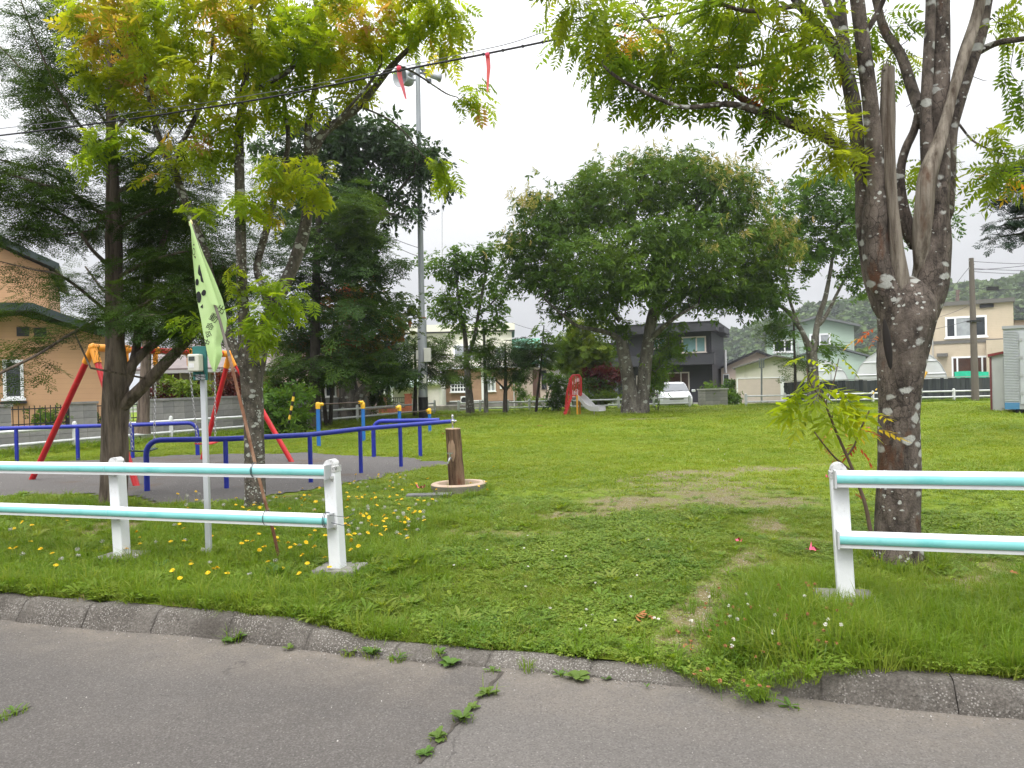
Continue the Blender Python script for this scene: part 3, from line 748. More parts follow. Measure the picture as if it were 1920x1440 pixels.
MB().bx(lc(722), lc(788), -0.62, -0.58, zc(726), zc(721)).obj('fascia', M('green_fascia', (0.3, 0.42, 0.34), 0.5, 0.05), cp)
MB().bx(lc(733), lc(788), 0.6, 0.7, 0, zc(724)).obj('wall', M('lilac_panel', (0.5, 0.46, 0.47), 0.7, 0.05), cp)
for px in (727, 718, 732):
    MB().bx(lc(px) - 0.07, lc(px) + 0.07, -0.5, -0.36, 0, zc(700)).obj('post', DARKM, cp)
BRICK = M('red_brick', (0.33, 0.1, 0.06), 0.85, 0.25, 8, 0.3, lines=('Z', 0.075, 0.15, 0.4))
gw = thing('brick_gate_wall', 'red brick garden wall with two piers and an iron grille', 'wall', (XX(740, 40.5), 40.5, -0.17))
def lw(px): return XX(px, 40.5) - XX(740, 40.5)
def zw_(py): return ZZ(740, py, 40.5) + 0.17
for a, b, t in ((708, 722, 743), (758, 770, 741)):
    MB().bx(lw(a), lw(b), 0, 0.35, 0, zw_(t)).obj('pier', BRICK, gw)
    MB().bx(lw(a) - 0.03, lw(b) + 0.03, -0.03, 0.38, zw_(t), zw_(t) + 0.06).obj('cap', BRICK, gw)
MB().bx(lw(722), lw(758), 0.1, 0.26, 0, zw_(765)).obj('wall', BRICK, gw)
mb = MB()
for k in range(9):
    xx = lw(722) + (lw(758) - lw(722)) * (k + 0.5) / 9; mb.bx(xx - 0.015, xx + 0.015, 0.16, 0.19, zw_(765), zw_(746))
for py in (764, 755, 746): mb.bx(lw(722), lw(758), 0.165, 0.185, zw_(py) - 0.02, zw_(py) + 0.02)
mb.obj('grille', DARKM, gw)

# ---- 4 green roofed house and the grey house beside it
GROOF = M('green_roof', (0.05, 0.24, 0.14), 0.45, 0.08, 1, metal=0.1, lines=('X', 0.4, 0.07, 0.4))
BEIGE = M('beige_siding', (0.55, 0.46, 0.37), 0.75, 0.05, 0.8, 0.15, lines=('Z', 0.18, 0.08, 0.2))
Y4 = 55.0; ox4 = XX(990, Y4)
h = thing('green_roof_house', 'beige house with a bright green metal roof and brown door', 'house', (ox4, Y4, -0.17))
def l4(px): return XX(px, Y4) - ox4
def z4(py): return ZZ(990, py, Y4) + 0.17
MB().bx(l4(925), l4(1012), 1, 9, 0, z4(655)).obj('wall', BEIGE, h)
MB().prism([(0.2, z4(655)), (4.5, z4(631)), (9.4, z4(655)), (9.4, z4(652)), (4.5, z4(628)), (0.2, z4(652))], 'x', l4(918), l4(1018)).obj('roof', GROOF, h)
MB().bx(l4(960), l4(1038), -1.5, 1, 0, z4(690)).obj('wall', BEIGE, h)
px0, px1 = l4(972), l4(1042)
MB().prism([(px0, z4(692)), ((px0 + px1) / 2, z4(681)), (px1, z4(694)), (px1, z4(690)), ((px0 + px1) / 2, z4(677)), (px0, z4(688))], 'y', -2.0, 1.2).obj('porch_roof', M('green_trim', (0.03, 0.17, 0.1), 0.4, 0.05), h)
dr_ = MB().bx(l4(998), l4(1011), -1.56, -1.5, 0.5, z4(694)).obj('door', M('brown_door', (0.1, 0.055, 0.04), 0.5, 0.1), h)
MB().bx(l4(1009), l4(1010), -1.62, -1.56, 1.4, 1.5).obj('handle', DARKM, dr_)
window(h, l4(1015), l4(1022), 1.2, z4(697), -1.5, 1, 3, DARKM, GLASS, 0.05)
window(h, l4(1028), l4(1034), 1.2, z4(700), -1.5, 1, 1, WHITE_F, GLASS, 0.05)
MB().bx(l4(1000), l4(1030), -3.6, -1.5, 0, 0.5).obj('step', CONC, h)
for px in (1020, 1029): MB().beam((l4(px), -3.5, 0.0), (l4(px), -3.5, 1.1), 0.04).beam((l4(px), -3.5, 1.1), (l4(px) - 0.2, -1.6, 1.6), 0.04).obj('railing', DARKM, h)
GREYH = M('blue_grey_siding', (0.2, 0.22, 0.26), 0.6, 0.05, 1, 0.1, lines=('Z', 0.25, 0.1, 0.3))
Y5 = 58.0
h = thing('grey_house', 'blue grey house with white bands behind the round green conifer', 'house', (XX(1075, Y5), Y5, -0.17))
def l5(px): return XX(px, Y5) - XX(1075, Y5)
def z5(py): return ZZ(1075, py, Y5) + 0.17
MB().bx(l5(1022), l5(1160), 0, 7, 0, z5(650)).obj('wall', GREYH, h)
MB().bx(l5(1018), l5(1164), -0.5, 7.4, z5(650), z5(645)).obj('roof', DARKM, h)
MB().bx(l5(1024), l5(1100), -1.6, 0, z5(684), z5(674)).obj('porch_roof', M('grey_lilac', (0.34, 0.31, 0.33), 0.6, 0.05), h)
MB().bx(l5(1030), l5(1094), -1.2, 0, 0, z5(684)).obj('porch', M('pale_stone', (0.42, 0.4, 0.38), 0.8, 0.1), h)
window(h, l5(1036), l5(1052), z5(672), z5(655), 0, 2, 1, WHITE_F, CURT)
window(h, l5(1140), l5(1152), z5(672), z5(655), 0, 1, 1, WHITE_F, CURT)

# ---- 5 charcoal house
CHAR = M('charcoal_siding', (0.03, 0.03, 0.036), 0.6, 0.1, 2, 0.2, lines=('Z', 0.22, 0.06, 0.5))
CHAR2 = M('charcoal_band', (0.042, 0.042, 0.05), 0.55, 0.06, 2)
Y6 = 50.0; ox6 = XX(1340, Y6)
h = thing('charcoal_house', 'two storey charcoal house with flat roof and beige framed windows behind the white car', 'house', (ox6, Y6, -0.17), R_(-3))
def l6(px): return XX(px, Y6) - ox6
def z6(px, py): return ZZ(px, py, Y6) + 0.17
ztop, zp = z6(1300, 605), z6(1300, 622)
MB().bx(l6(1150), l6(1336), 0, 9, 0, zp).obj('wall', CHAR, h)
MB().bx(l6(1138), l6(1348), -0.75, 9.6, zp, ztop).obj('parapet', CHAR2, h)
MB().bx(l6(1135), l6(1349), -0.8, 9.65, ztop, ztop + 0.05).obj('coping', DARKM, h)
MB().bx(l6(1130), l6(1343), -1.1, -0.002, z6(1300, 684), z6(1300, 664)).obj('canopy', CHAR2, h)
MB().bx(l6(1129), l6(1344), -1.12, -0.004, z6(1300, 664), z6(1300, 662.6)).obj('coping', DARKM, h)
MB().bx(l6(1344), l6(1358), 1.0, 5, z6(1340, 622), z6(1340, 612)).obj('eave', CHAR2, h)
window(h, l6(1282), l6(1323), z6(1300, 659), z6(1300, 633), 0, 1, 1, BEIGE_F, GLASS_T, 0.1, splits=[0.62])
window(h, l6(1222), l6(1247), z6(1230, 650), z6(1230, 634), 0, 2, 1, BEIGE_F, GLASS_T, 0.1)
window(h, l6(1252), l6(1290), z6(1270, 745), z6(1270, 700), 0, 1, 1, BEIGE_F, GLASS_B, 0.09, splits=[0.64])
window(h, l6(1190), l6(1225), z6(1210, 745), z6(1210, 706), 0, 2, 1, BEIGE_F, GLASS_B, 0.09)
for px, py in ((1260, 607), (1296, 668), (1248, 670)):
    MB().tube([(l6(px), -0.76 - (0.34 if py > 650 else 0), z6(px, py)), (l6(px), -0.86 - (0.34 if py > 650 else 0), z6(px, py))], 0.07, 10).obj('vent', DARKM, h)
MB().bx(l6(1240), l6(1246), -0.08, 0, z6(1240, 693), z6(1240, 688)).obj('wall_box', WHITE_F, h)
MB().tube([(l6(1356), 2, z6(1340, 700)), (l6(1356), 2, z6(1340, 655))], 0.1, 10).obj('flue', M('flue_steel', (0.6, 0.6, 0.6), 0.3, 0.05, metal=0.8), h)
face_camera(h, R_(21))
sl = thing('slat_screen', 'low dark slatted screen wall left of the white car', 'screen', (XX(1235, 48), 48, -0.17))
for k in range(6): MB().bx(-0.95, 0.85, -0.03, 0.03, 0.18 + k * 0.17, 0.31 + k * 0.17).obj('slat', CHAR2, sl)
for x_ in (-0.94, 0.84): MB().bx(x_ - .04, x_ + .04, 0.03, 0.1, 0, 1.3).obj('post', DARKM, sl)

# ---- 6 pale garage, pink house behind, mint house
PALE = M('pale_garage_render', (0.58, 0.56, 0.49), 0.8, 0.05, 1.2, 0.2, dirt=(0.42, 0.4, 0.34), dscale=1.0, stretch=(2, 2, 0.5), damt=(0.55, 0.8))
SHUT2 = M('pinkish_shutter', (0.55, 0.47, 0.42), 0.6, 0.04, lines=('Z', 0.085, 0.15, 0.2))
Y7 = 45.0; ox7 = XX(1440, Y7)
h = thing('gable_garage', 'pale gable garage with a pinkish roller shutter and grey roof', 'garage', (ox7, Y7, -0.17))
def l7(px): return XX(px, Y7) - ox7
def z7(py): return ZZ(1440, py, Y7) + 0.17
MB().prism([(l7(1379), 0), (l7(1379), z7(689)), (l7(1455), z7(669)), (l7(1512), z7(682)), (l7(1512), 0)], 'y', 0, 6).obj('wall', PALE, h)
MB().prism([(l7(1373), z7(690)), (l7(1455), z7(668.5)), (l7(1517), z7(683)), (l7(1517), z7(680.5)), (l7(1455), z7(665.5)), (l7(1373), z7(687.5))], 'y', -0.35, 6.3).obj('roof', M('grey_roof', (0.17, 0.165, 0.16), 0.6, 0.1), h)
MB().bx(l7(1383), l7(1463), -0.02, 0.0, 0, z7(709)).obj('shutter', SHUT2, h)
MB().bx(l7(1381), l7(1383), -0.05, 0, 0, z7(708)).bx(l7(1463), l7(1471), -0.05, 0, 0, z7(706)).bx(l7(1383), l7(1463), -0.045, 0, z7(709), z7(707.4)).obj('frame', WHITE_F, h)
face_camera(h)
Y8 = 54.0; ox8 = XX(1400, Y8)
h = thing('pink_house', 'pink walled house with a dark gable roof behind the pale garage', 'house', (ox8, Y8, -0.17))
def l8(px): return XX(px, Y8) - ox8
def z8(py): return ZZ(1400, py, Y8) + 0.17
MB().prism([(l8(1352), 0), (l8(1352), z8(690)), (l8(1420), z8(661)), (l8(1470), z8(680)), (l8(1470), 0)], 'y', 0, 8).obj('wall', M('salmon_render', (0.6, 0.5, 0.43), 0.8, 0.05), h)
MB().prism([(l8(1348), z8(692)), (l8(1420), z8(661.5)), (l8(1474), z8(682)), (l8(1474), z8(678)), (l8(1420), z8(657)), (l8(1348), z8(688))], 'y', -0.5, 8.4).obj('roof', DARKM, h)
window(h, l8(1357), l8(1366), 0.9, z8(702), 0, 1, 1, WHITE_F, GLASS, 0.06)
face_camera(h)
Y9 = 62.0; ox9 = XX(1530, Y9)
MINT = M('mint_siding', (0.36, 0.46, 0.38), 0.7, 0.05, 0.7, 0.15, lines=('Z', 0.2, 0.06, 0.2))
h = thing('mint_house', 'pale mint green house with white window frames and grey gable roof', 'house', (ox9, Y9, -0.17))
def l9(px): return XX(px, Y9) - ox9
def z9(py): return ZZ(1530, py, Y9) + 0.17
MB().prism([(l9(1437), 0), (l9(1437), z9(622)), (l9(1535), z9(596)), (l9(1602), z9(614)), (l9(1602), 0)], 'y', 0, 9).obj('wall', MINT, h)
MB().prism([(l9(1430), z9(624)), (l9(1535), z9(596.5)), (l9(1613), z9(617)), (l9(1613), z9(613)), (l9(1535), z9(592)), (l9(1430), z9(620))], 'y', -0.6, 9.5).obj('roof', M('slate_roof', (0.13, 0.14, 0.14), 0.6, 0.1), h)
window(h, l9(1453), l9(1484), z9(656), z9(637), 0, 1, 1, WHITE_F, GLASS, 0.13, splits=[0.62])
window(h, l9(1523), l9(1556), z9(651), z9(629), 0, 1, 1, WHITE_F, [GLASS, CURT], 0.15, splits=[0.5])
MB().prism([(l9(1490), z9(672)), (l9(1556), z9(653)), (l9(1625), z9(674)), (l9(1625), z9(671)), (l9(1556), z9(649)), (l9(1490), z9(669))], 'y', -3.4, 0).obj('porch_roof', M('slate_roof_low', (0.09, 0.1, 0.1), 0.6, 0.1), h)
MB().prism([(l9(1497), 0), (l9(1497), z9(671)), (l9(1556), z9(654)), (l9(1618), z9(673)), (l9(1618), 0)], 'y', -3.0, -0.01).obj('wall', MINT, h)

face_camera(h)
# ---- greenhouses
def m_plastic():
    m, nt, b, out = _base('greenhouse_film')
    v = _coord(nt, 'Object')
    c = _mix(nt, _range(nt, _noise(nt, v, 0.8, 5), 0.3, 0.7), (0.8, 0.82, 0.83), (0.92, 0.93, 0.94))
    nt.links.new(c, b.inputs['Base Color']); b.inputs['Roughness'].default_value = 0.25
    tr = nt.nodes.new('ShaderNodeBsdfTransparent'); tr.inputs[0].default_value = (0.9, 0.92, 0.93, 1)
    ms = nt.nodes.new('ShaderNodeMixShader'); nt.links.new(_range(nt, _noise(nt, v, 0.5, 3), 0.3, 0.7, 0.25, 0.45), ms.inputs[0])
    nt.links.new(b.outputs[0], ms.inputs[1]); nt.links.new(tr.outputs[0], ms.inputs[2]); nt.links.new(ms.outputs[0], out.inputs[0])
    return m
FILM = m_plastic()
STEEL = M('galvanised_steel', (0.42, 0.43, 0.44), 0.4, 0.08, 4, metal=0.5)
def greenhouse(px0, px1, py_top, Y, L, label):
    xc = XX((px0 + px1) / 2, Y); wd = XX(px1, Y) - XX(px0, Y); H = ZZ((px0 + px1) / 2, py_top, Y) + 0.17
    g_ = thing('greenhouse', label, 'greenhouse', (xc, Y, -0.17), 0, 'plastic tunnel greenhouses')
    a = np.linspace(0, math.pi, 15)
    def arch(s=1.0): return np.stack([-np.cos(a) * wd / 2 * s * (0.82 + 0.18 * np.sin(a) ** 0.5) / 1.0, np.zeros(15), np.sin(a) ** 0.85 * H * s], 1)
    A = arch(); n = 9; V = np.vstack([A + np.array([0, L * k / (n - 1), 0]) for k in range(n)])
    i = np.arange(n - 1)[:, None] * 15; j = np.arange(14)[None]
    f_ = np.stack([i + j, i + j + 1, i + 16 + j, i + 15 + j], -1).reshape(-1, 4)
    MB().add(V, [f_]).obj('cover', FILM, g_, smooth=True)
    E = np.vstack([A, [[0, 0, 0]]]); MB().add(E, [np.array([[k, k + 1, 15] for k in range(14)])]).obj('end_panel', FILM, g_)
    mb = MB()
    for k in range(n): mb.tube(arch(1.003) + np.array([0, L * k / (n - 1) + 0.01, 0]), 0.035, 5)
    mb.obj('hoop', STEEL, g_)
    mb = MB()
    for zz in (0.28, 0.5, 0.74):
        q = np.interp(zz * H, A[:8, 2], A[:8, 0]); mb.tube([(q, -0.03, zz * H), (-q, -0.03, zz * H)], 0.03, 5)
    for xx in (-0.18 * wd, 0.18 * wd): mb.tube([(xx, -0.03, 0), (xx, -0.03, np.interp(xx, A[:8, 0], A[:8, 2]) if xx < 0 else np.interp(-xx, A[:8, 0], A[:8, 2]))], 0.03, 5)
    mb.obj('bracing', STEEL, g_); face_camera(g_)
greenhouse(1587, 1787, 652, 44, 14, 'large clear plastic tunnel greenhouse right of the mint house')
greenhouse(1470, 1600, 675, 47, 12, 'smaller plastic tunnel greenhouse partly behind the larger one')
BLK = [M('black_plank_%d' % k, c_, 0.8, 0.3, 2.5, stretch=(4, 4, 0.6)) for k, c_ in enumerate(((0.03, 0.034, 0.04), (0.045, 0.05, 0.055), (0.022, 0.026, 0.032), (0.06, 0.062, 0.062)))]
Yf = 40.5
bf = thing('plank_fence', 'weathered black plank fence in front of the greenhouses', 'fence', (XX(1470, Yf), Yf, -0.17))
x0 = 0.0; x1 = XX(1868, Yf) - XX(1470, Yf); k = 0
while x0 < x1:
    wd = 0.2 + 0.06 * random.random(); hh = 1.28 + 0.05 * random.random()
    MB().bx(x0, x0 + wd - 0.012, random.uniform(-0.012, 0.012), 0.03, 0.02, hh).obj('plank', BLK[k % 4 if random.random() < 0.7 else 1], bf)
    x0 += wd; k += 1
MB().bx(0, x1, 0.035, 0.09, 0.3, 0.4).bx(0, x1, 0.035, 0.09, 1.0, 1.1).obj('rail', DARKM, bf)
MB().bx(-0.02, x1 + 0.02, -0.03, 0.09, 1.335, 1.385).obj('top_rail', M('rail_grey', (0.3, 0.3, 0.29), 0.7, 0.1), bf)

# ---- beige house on the right
BEIG2 = M('beige_brick_siding', (0.5, 0.425, 0.32), 0.8, 0.06, 1.5, 0.2, lines=('Z', 0.12, 0.12, 0.18), dirt=(0.44, 0.37, 0.275), dscale=3.0)
GREYB = M('grey_band', (0.13, 0.125, 0.115), 0.6, 0.05)
Ya = 52.0; oxa = XX(1820, Ya)
h = thing('beige_house', 'beige two storey house with a wide white window at the right edge', 'house', (oxa, Ya, -0.17))
def la(px): return XX(px, Ya) - oxa
def za_(px, py): return ZZ(px, py, Ya) + 0.17
zt2 = za_(1820, 571)
MB().bx(la(1725), la(1901), 0, 9, 0, zt2).obj('wall', BEIG2, h)
MB().bx(la(1721), la(1904), -0.25, 9.2, zt2, zt2 + 0.28).obj('roof', GREYB, h)
MB().bx(la(1721), la(1904), -0.06, 0.0, za_(1820, 643), za_(1820, 637)).obj('band', GREYB, h)
window(h, la(1778), la(1849), za_(1815, 629), za_(1815, 596), 0, 1, 1, WHITE_F, [GLASS, CURT, GLASS], 0.14, splits=[0.22, 0.75])
window(h, la(1788), la(1852), za_(1815, 707), za_(1815, 671), 0, 1, 1, WHITE_F, [GLASS_B], 0.12, splits=[0.12, 0.85])
MB().bx(la(1850), la(1901), -1.5, 0, 0, za_(1875, 639)).obj('bay', BEIG2, h)
MB().bx(la(1757), la(1778), -0.6, 0, za_(1770, 668), za_(1770, 662)).obj('canopy', GREYB, h)
MB().tube([(la(1797), 3, zt2), (la(1797), 3, zt2 + 0.75)], 0.14, 10).obj('chimney', M('chimney_brown', (0.16, 0.12, 0.1), 0.7, 0.1), h)
MB().bx(la(1840), la(1866), -0.12, -0.02, zt2 - 0.3, zt2 - 0.05).obj('eave_box', DARKM, h)
face_camera(h)
nt_ = MB()
v, f = sheet(np.linspace(0, 2.3, 12), np.linspace(0, 0.55, 5), lambda a, b: 0.02 * np.sin(a * 9))
v = np.stack([v[:, 0], v[:, 2] + 0.02 * np.sin(v[:, 0] * 7), v[:, 1] + 0.04 * np.sin(v[:, 0] * 2.2)], 1)
tag(nt_.add(v, [f]).obj('garden_net', M('green_net', (0.02, 0.45, 0.27), 0.7, 0.15, 4), smooth=True, loc=(XX(1790, 49.5), 49.5, ZZ(1820, 712, 49.5))), 'bright green garden net under the lower window of the beige house', 'net')
h = thing('far_pink_house', 'pinkish house corner beyond the beige house at the picture edge', 'house', (XX(1925, 60), 60, -0.17))
MB().bx(-0.9, 8, 0, 6, 0, ZZ(1910, 600, 60) + 0.17).obj('wall', PINKB, h)
MB().bx(-1.3, 8.4, -0.4, 6.4, ZZ(1910, 600, 60) + 0.17, ZZ(1910, 597, 60) + 0.17).obj('roof', ROOFD, h)

face_camera(h)
PIPE = M('downpipe_grey', (0.4, 0.4, 0.38), 0.5, 0.05)
for nm_, xs_ in (('beige_house', (la(1899), la(1752))), ('mint_house', (l9(1600), l9(1500))), ('charcoal_house', (l6(1334),)), ('cream_house', (XX(830, Y3) - XX(770, Y3), XX(966, Y3) - XX(770, Y3)))):
    hh_ = bpy.data.objects[nm_]
    for x_ in xs_: MB().tube([(x_ - .1, -0.07, 0), (x_ - .1, -0.07, 4.4 if nm_ != 'cream_house' else 2.4)], 0.045, 6).obj('downpipe', PIPE if nm_ != 'charcoal_house' else DARKM, hh_)
# ---- shed and truck body container at the right edge
Ys = 27.0
s_ = thing('storage_shed', 'pale narrow storage shed with a dark red roof edge beside the container', 'shed', (XX(1870, Ys), Ys, float(gz(XX(1870, Ys), Ys))))
zs_ = s_.location.z
def ls(px): return XX(px, Ys) - XX(1870, Ys)
def zsh(px, py): return ZZ(px, py, Ys) - zs_
PWH = M('shed_white', (0.5, 0.51, 0.49), 0.5, 0.05, 1, dirt=(0.4, 0.4, 0.37), dscale=1.5)
MB().prism([(ls(1859), 0), (ls(1857), zsh(1857, 668)), (ls(1925), zsh(1925, 655)), (ls(1925), 0)], 'y', 0, 2.2).obj('wall', PWH, s_)
MB().bx(ls(1857) - 0.02, ls(1859) + 0.02, -0.03, 0, 0, zsh(1857, 670)).obj('trim', M('shed_trim', (0.16, 0.05, 0.05), 0.5, 0.1), s_)
MB().prism([(ls(1853), zsh(1857, 669)), (ls(1930), zsh(1925, 654)), (ls(1930), zsh(1925, 650)), (ls(1853), zsh(1857, 664))], 'y', -0.1, 2.4).obj('roof', M('dark_red_metal', (0.2, 0.035, 0.035), 0.4, 0.1), s_)
MB().bx(ls(1877), ls(1882), -0.04, 0.0, zsh(1880, 765), zsh(1880, 672)).obj('door_post', PWH, s_)
face_camera(s_)
Yc = 25.2
c_ = thing('container', 'grey corrugated truck body container with a blue stripe at the right edge', 'container', (XX(1883, Yc), Yc, float(gz(XX(1883, Yc), Yc))), R_(-37))
ALU = M('dull_aluminium', (0.46, 0.48, 0.5), 0.45, 0.06, 1.0, metal=0.25, dirt=(0.34, 0.35, 0.36), dscale=0.8)
zc0, zc1 = 0.16, ZZ(1885, 617, Yc) - c_.location.z
prof = []
nr_ = 44
for k in range(nr_):
    z_ = zc0 + 0.25 + (zc1 - zc0 - 0.35) * k / nr_; hgt = (zc1 - zc0 - 0.35) / nr_
    prof += [(0.0, z_), (0.0, z_ + hgt * 0.5), (-0.022, z_ + hgt * 0.6), (-0.022, z_ + hgt * 0.9)]
# the corrugated end (seen first) runs along local x = 0..0.95, door side behind it
V = np.array([(0.0, p[0], p[1]) for p in prof] + [(0.42, p[0], p[1]) for p in prof]); n = len(prof); i = np.arange(n - 1)
MB().add(V, [np.stack([i, i + n, i + n + 1, i + 1], 1)]).obj('corrugated_panel', ALU, c_)
MB().bx(0.0, 6.0, 0.01, 2.2, zc0, zc1).obj('body', ALU, c_)
MB().bx(-0.03, 6.03, -0.04, 2.23, zc1, zc1 + 0.1).obj('roof_edge', M('alu_edge', (0.3, 0.31, 0.32), 0.5, 0.08), c_)
MB().bx(0.0, 0.42, -0.035, 0.01, zc0, zc0 + 0.22).obj('stripe', M('blue_stripe', (0.06, 0.19, 0.33), 0.5, 0.1), c_)
MB().bx(0.42, 6.0, -0.03, 0.01, zc0, zc0 + 0.15).obj('sill', STEEL, c_)
for a_, b_ in ((0.46, 1.15), (1.17, 2.4)):
    d_ = MB().bx(a_, b_, -0.05, 0.01, zc0 + 0.17, zc1 - 0.15).obj('door', ALU, c_)
    MB().tube([(b_ - 0.1, -0.08, zc0 + 0.1), (b_ - 0.1, -0.08, zc1 - 0.1)], 0.022, 8).obj('lock_bar', STEEL, d_)
    for k in range(4): MB().bx(a_ - 0.02, a_ + 0.08, -0.07, -0.05, zc0 + 0.5 + 0.6 * k, zc0 + 0.6 + 0.6 * k).obj('hinge', STEEL, d_)
for xx in (0.3, 3.0, 5.6): MB().bx(xx, xx + 0.2, 0.1, 2.1, -0.02, zc0).obj('bearer', DARKM, c_)
# ------------------------------------------------------------------ FENCES, PLAY EQUIPMENT, POLES, CAR
WPAINT = M('white_fence_paint', (0.7, 0.715, 0.735), 0.45, 0.05, 6, 0.15, 30, dirt=(0.42, 0.41, 0.37), dscale=9, damt=(0.58, 0.8), stretch=(1, 1, 0.6))
WPAINT2 = M('white_far_fence', (0.62, 0.63, 0.63), 0.6, 0.06, 3, dirt=(0.42, 0.42, 0.38), dscale=3, damt=(0.5, 0.8))
CYAN = M('cyan_band', (0.24, 0.6, 0.6), 0.35, 0.06, 2.5, dirt=(0.13, 0.5, 0.5), dscale=3, damt=(0.55, 0.8))
CAPM = M('weathered_cap', (0.5, 0.5, 0.49), 0.8, 0.1, 20, 0.3, 60, dirt=(0.1, 0.1, 0.1), dscale=28, damt=(0.55, 0.66))
WIRE = M('tie_wire', (0.04, 0.05, 0.06), 0.5, 0.2)
BLACKP = M('black_rubber', (0.012, 0.012, 0.013), 0.55, 0.2)

def rail_mesh(L):
    """white round rail along local x, with the cyan band curved round its front"""
    r = 0.047; a = np.arange(20) * 2 * math.pi / 20
    mb = MB(); k = 0
    mb.tube([(0, 0, 0), (L, 0, 0)], r, 20)
    st = MB(); aa = np.radians(np.linspace(184, 236, 9))      # front is -y: band from a little over the middle down to the lower edge
    aa = np.radians(np.linspace(-228, -128, 11))
    def ring(x): return np.stack([np.full(11, x), np.sin(np.linspace(-2.55, -0.98, 11) ) * 0, np.zeros(11)], 1)
    th = np.radians(np.linspace(27, -40, 11)); rr = r + 0.0018
    A = np.stack([np.zeros(11), -np.cos(th) * rr, np.sin(th) * rr], 1)
    B = A + np.array([L, 0, 0]); i = np.arange(10)
    st.add(np.vstack([A, B]), [np.stack([i, i + 1, i + 12, i + 11], 1)])
    lip = MB().bx(0, L, -0.03, 0.02, -0.058, -0.038)
    return mb, st, lip
def guard_fence(name, label, ts, extra_end, group=None, foot=None, tilt=-0.04):
    """ts: post positions along the road; rails span from the first to the last post"""
    x, y = XYw(ts[0], NF); z0 = gzf(x, y)
    root = thing(name, label, 'fence', (x, y, 0), TH)
    zb = []
    for i, t in enumerate(ts):
        px_, py_ = XYw(t, NF); zz = gzf(px_, py_)
        lx_ = t - ts[0]
        mb = MB().box((0, 0, 0.41), (0.105, 0.1, 0.86))
        p_ = mb.obj('post', WPAINT, root, bev=0.008, loc=(lx_, 0, zz))
        p_.rotation_euler = (random.uniform(-.012, .012), tilt, 0)
        cp_ = MB().box((0, 0, 0.848), (0.112, 0.107, 0.05))
        th = np.linspace(0, math.pi, 11); prof = [(0.05 * math.cos(q), 0.87 + 0.056 * math.sin(q)) for q in th]
        for zq in (0.84, 0.455): MB().lathe([(0.0, 0.012), (0.011, 0.008), (0.012, 0)], (0, 0, 0), 8).obj('bolt', CAPM, p_, loc=(0.03 if i else -.03, -0.05, zq - .075)).rotation_euler = (R_(90), 0, 0)
        cp_.prism(prof, 'y', -0.045, 0.045)
        cp_.obj('post_cap', CAPM, p_, bev=0.004)
        if foot and i in foot:
            ft = MB().box((lx_ - 0.0, 0.03, zz - 0.04), (0.36, 0.3, 0.2), rz=0.1)
            ft.obj('footing', CONC, root, bev=0.012)
        zb.append(zz)
    for zr in (0.84, 0.455):
        for i in range(len(ts) - 1):
            a = ts[i] - ts[0] - (0.03 if i == 0 and extra_end != 'right' else 0.0); b = ts[i + 1] - ts[0] + (0.015 if i == len(ts) - 2 and extra_end == 'right' else -0.004)
            off = math.tan(tilt) * zr + random.uniform(-.003, .003)
            h0 = zb[i] * 0.6 + zr; h1 = zb[i + 1] * 0.6 + zr; L = math.hypot(b - a, h1 - h0)
            m_, s__, lp = rail_mesh(L)
            rl = m_.obj('rail', WPAINT, root, smooth=True, loc=(a + off, -0.1, h0)); rl.rotation_euler = (0, -math.atan2(h1 - h0, b - a), 0)
            s__.obj('band', CYAN, rl, smooth=True); lp.obj('lip', M('lip_white_%d' % (i + int(zr * 100)), (0.62, 0.63, 0.64), 0.5, 0.04), rl)
            e_ = MB(); e_.box((-0.004 if extra_end == 'left' else L + 0.004, 0.0, -0.008), (0.012, 0.1, 0.112))
            if (extra_end == 'left' and i == 0) or (extra_end == 'right' and i == len(ts) - 2): e_.obj('end_cap', M('cap_grey_%d' % int(zr * 100), (0.42, 0.43, 0.44), 0.5, 0.1), rl)
            br = MB().box((L - 0.02 if extra_end == 'right' else 0.06, 0.05, -0.055), (0.1, 0.06, 0.022)); br.obj('bracket', CAPM, rl)
    return root
def tpost(px, py): g = GG(px, py); return TN(g[0], g[1])[0]
tA, tB, tC = tpost(235, 1050), tpost(636, 1076), tpost(1588, 1136)
span = tB - tA
fl = guard_fence('guard_fence', 'white guard fence left of the entrance with cyan striped rails and dandelions beneath', [tA - span, tA, tB], 'right', foot=(1, 2), tilt=-0.035)
fr = guard_fence('guard_fence', 'white guard fence right of the entrance, its rails crossing the big lichen trunk', [tC, tC + span, tC + 2 * span], 'left', foot=(0,), tilt=-0.035)
# wire ties on the left rails
def tie(m):
    o = m.obj('tie_wire', WIRE, fl, smooth=True); o.matrix_parent_inverse = (Matrix.Translation(fl.location) @ Matrix.Rotation(TH, 4, 'Z')).inverted()
def rail_pt(px, zr, dn=-0.1):
    # point on the left fence rail at pixel column px
    lo_, hi_ = tA - 2, tB + 1
    for _ in range(40):
        m_ = (lo_ + hi_) / 2; x, y = XYw(m_, NF + dn); u = project((x, y, zr))[0]
        if u < px: lo_ = m_
        else: hi_ = m_
    return np.array([x, y, zr])
for px, zr in ((479, 0.84), (477, 0.842), (500, 0.455), (611, 0.455), (614, 0.455)):
    c = rail_pt(px, zr); c[2] -= 0.005; a = np.linspace(0, 2 * math.pi, 17)
    en = np.array([EN[0], EN[1], 0]); tie(MB().tube([c + en * 0.056 * math.cos(q) + np.array([0, 0, 0.062 * math.sin(q)]) for q in a], 0.0028, 5, cap=False))
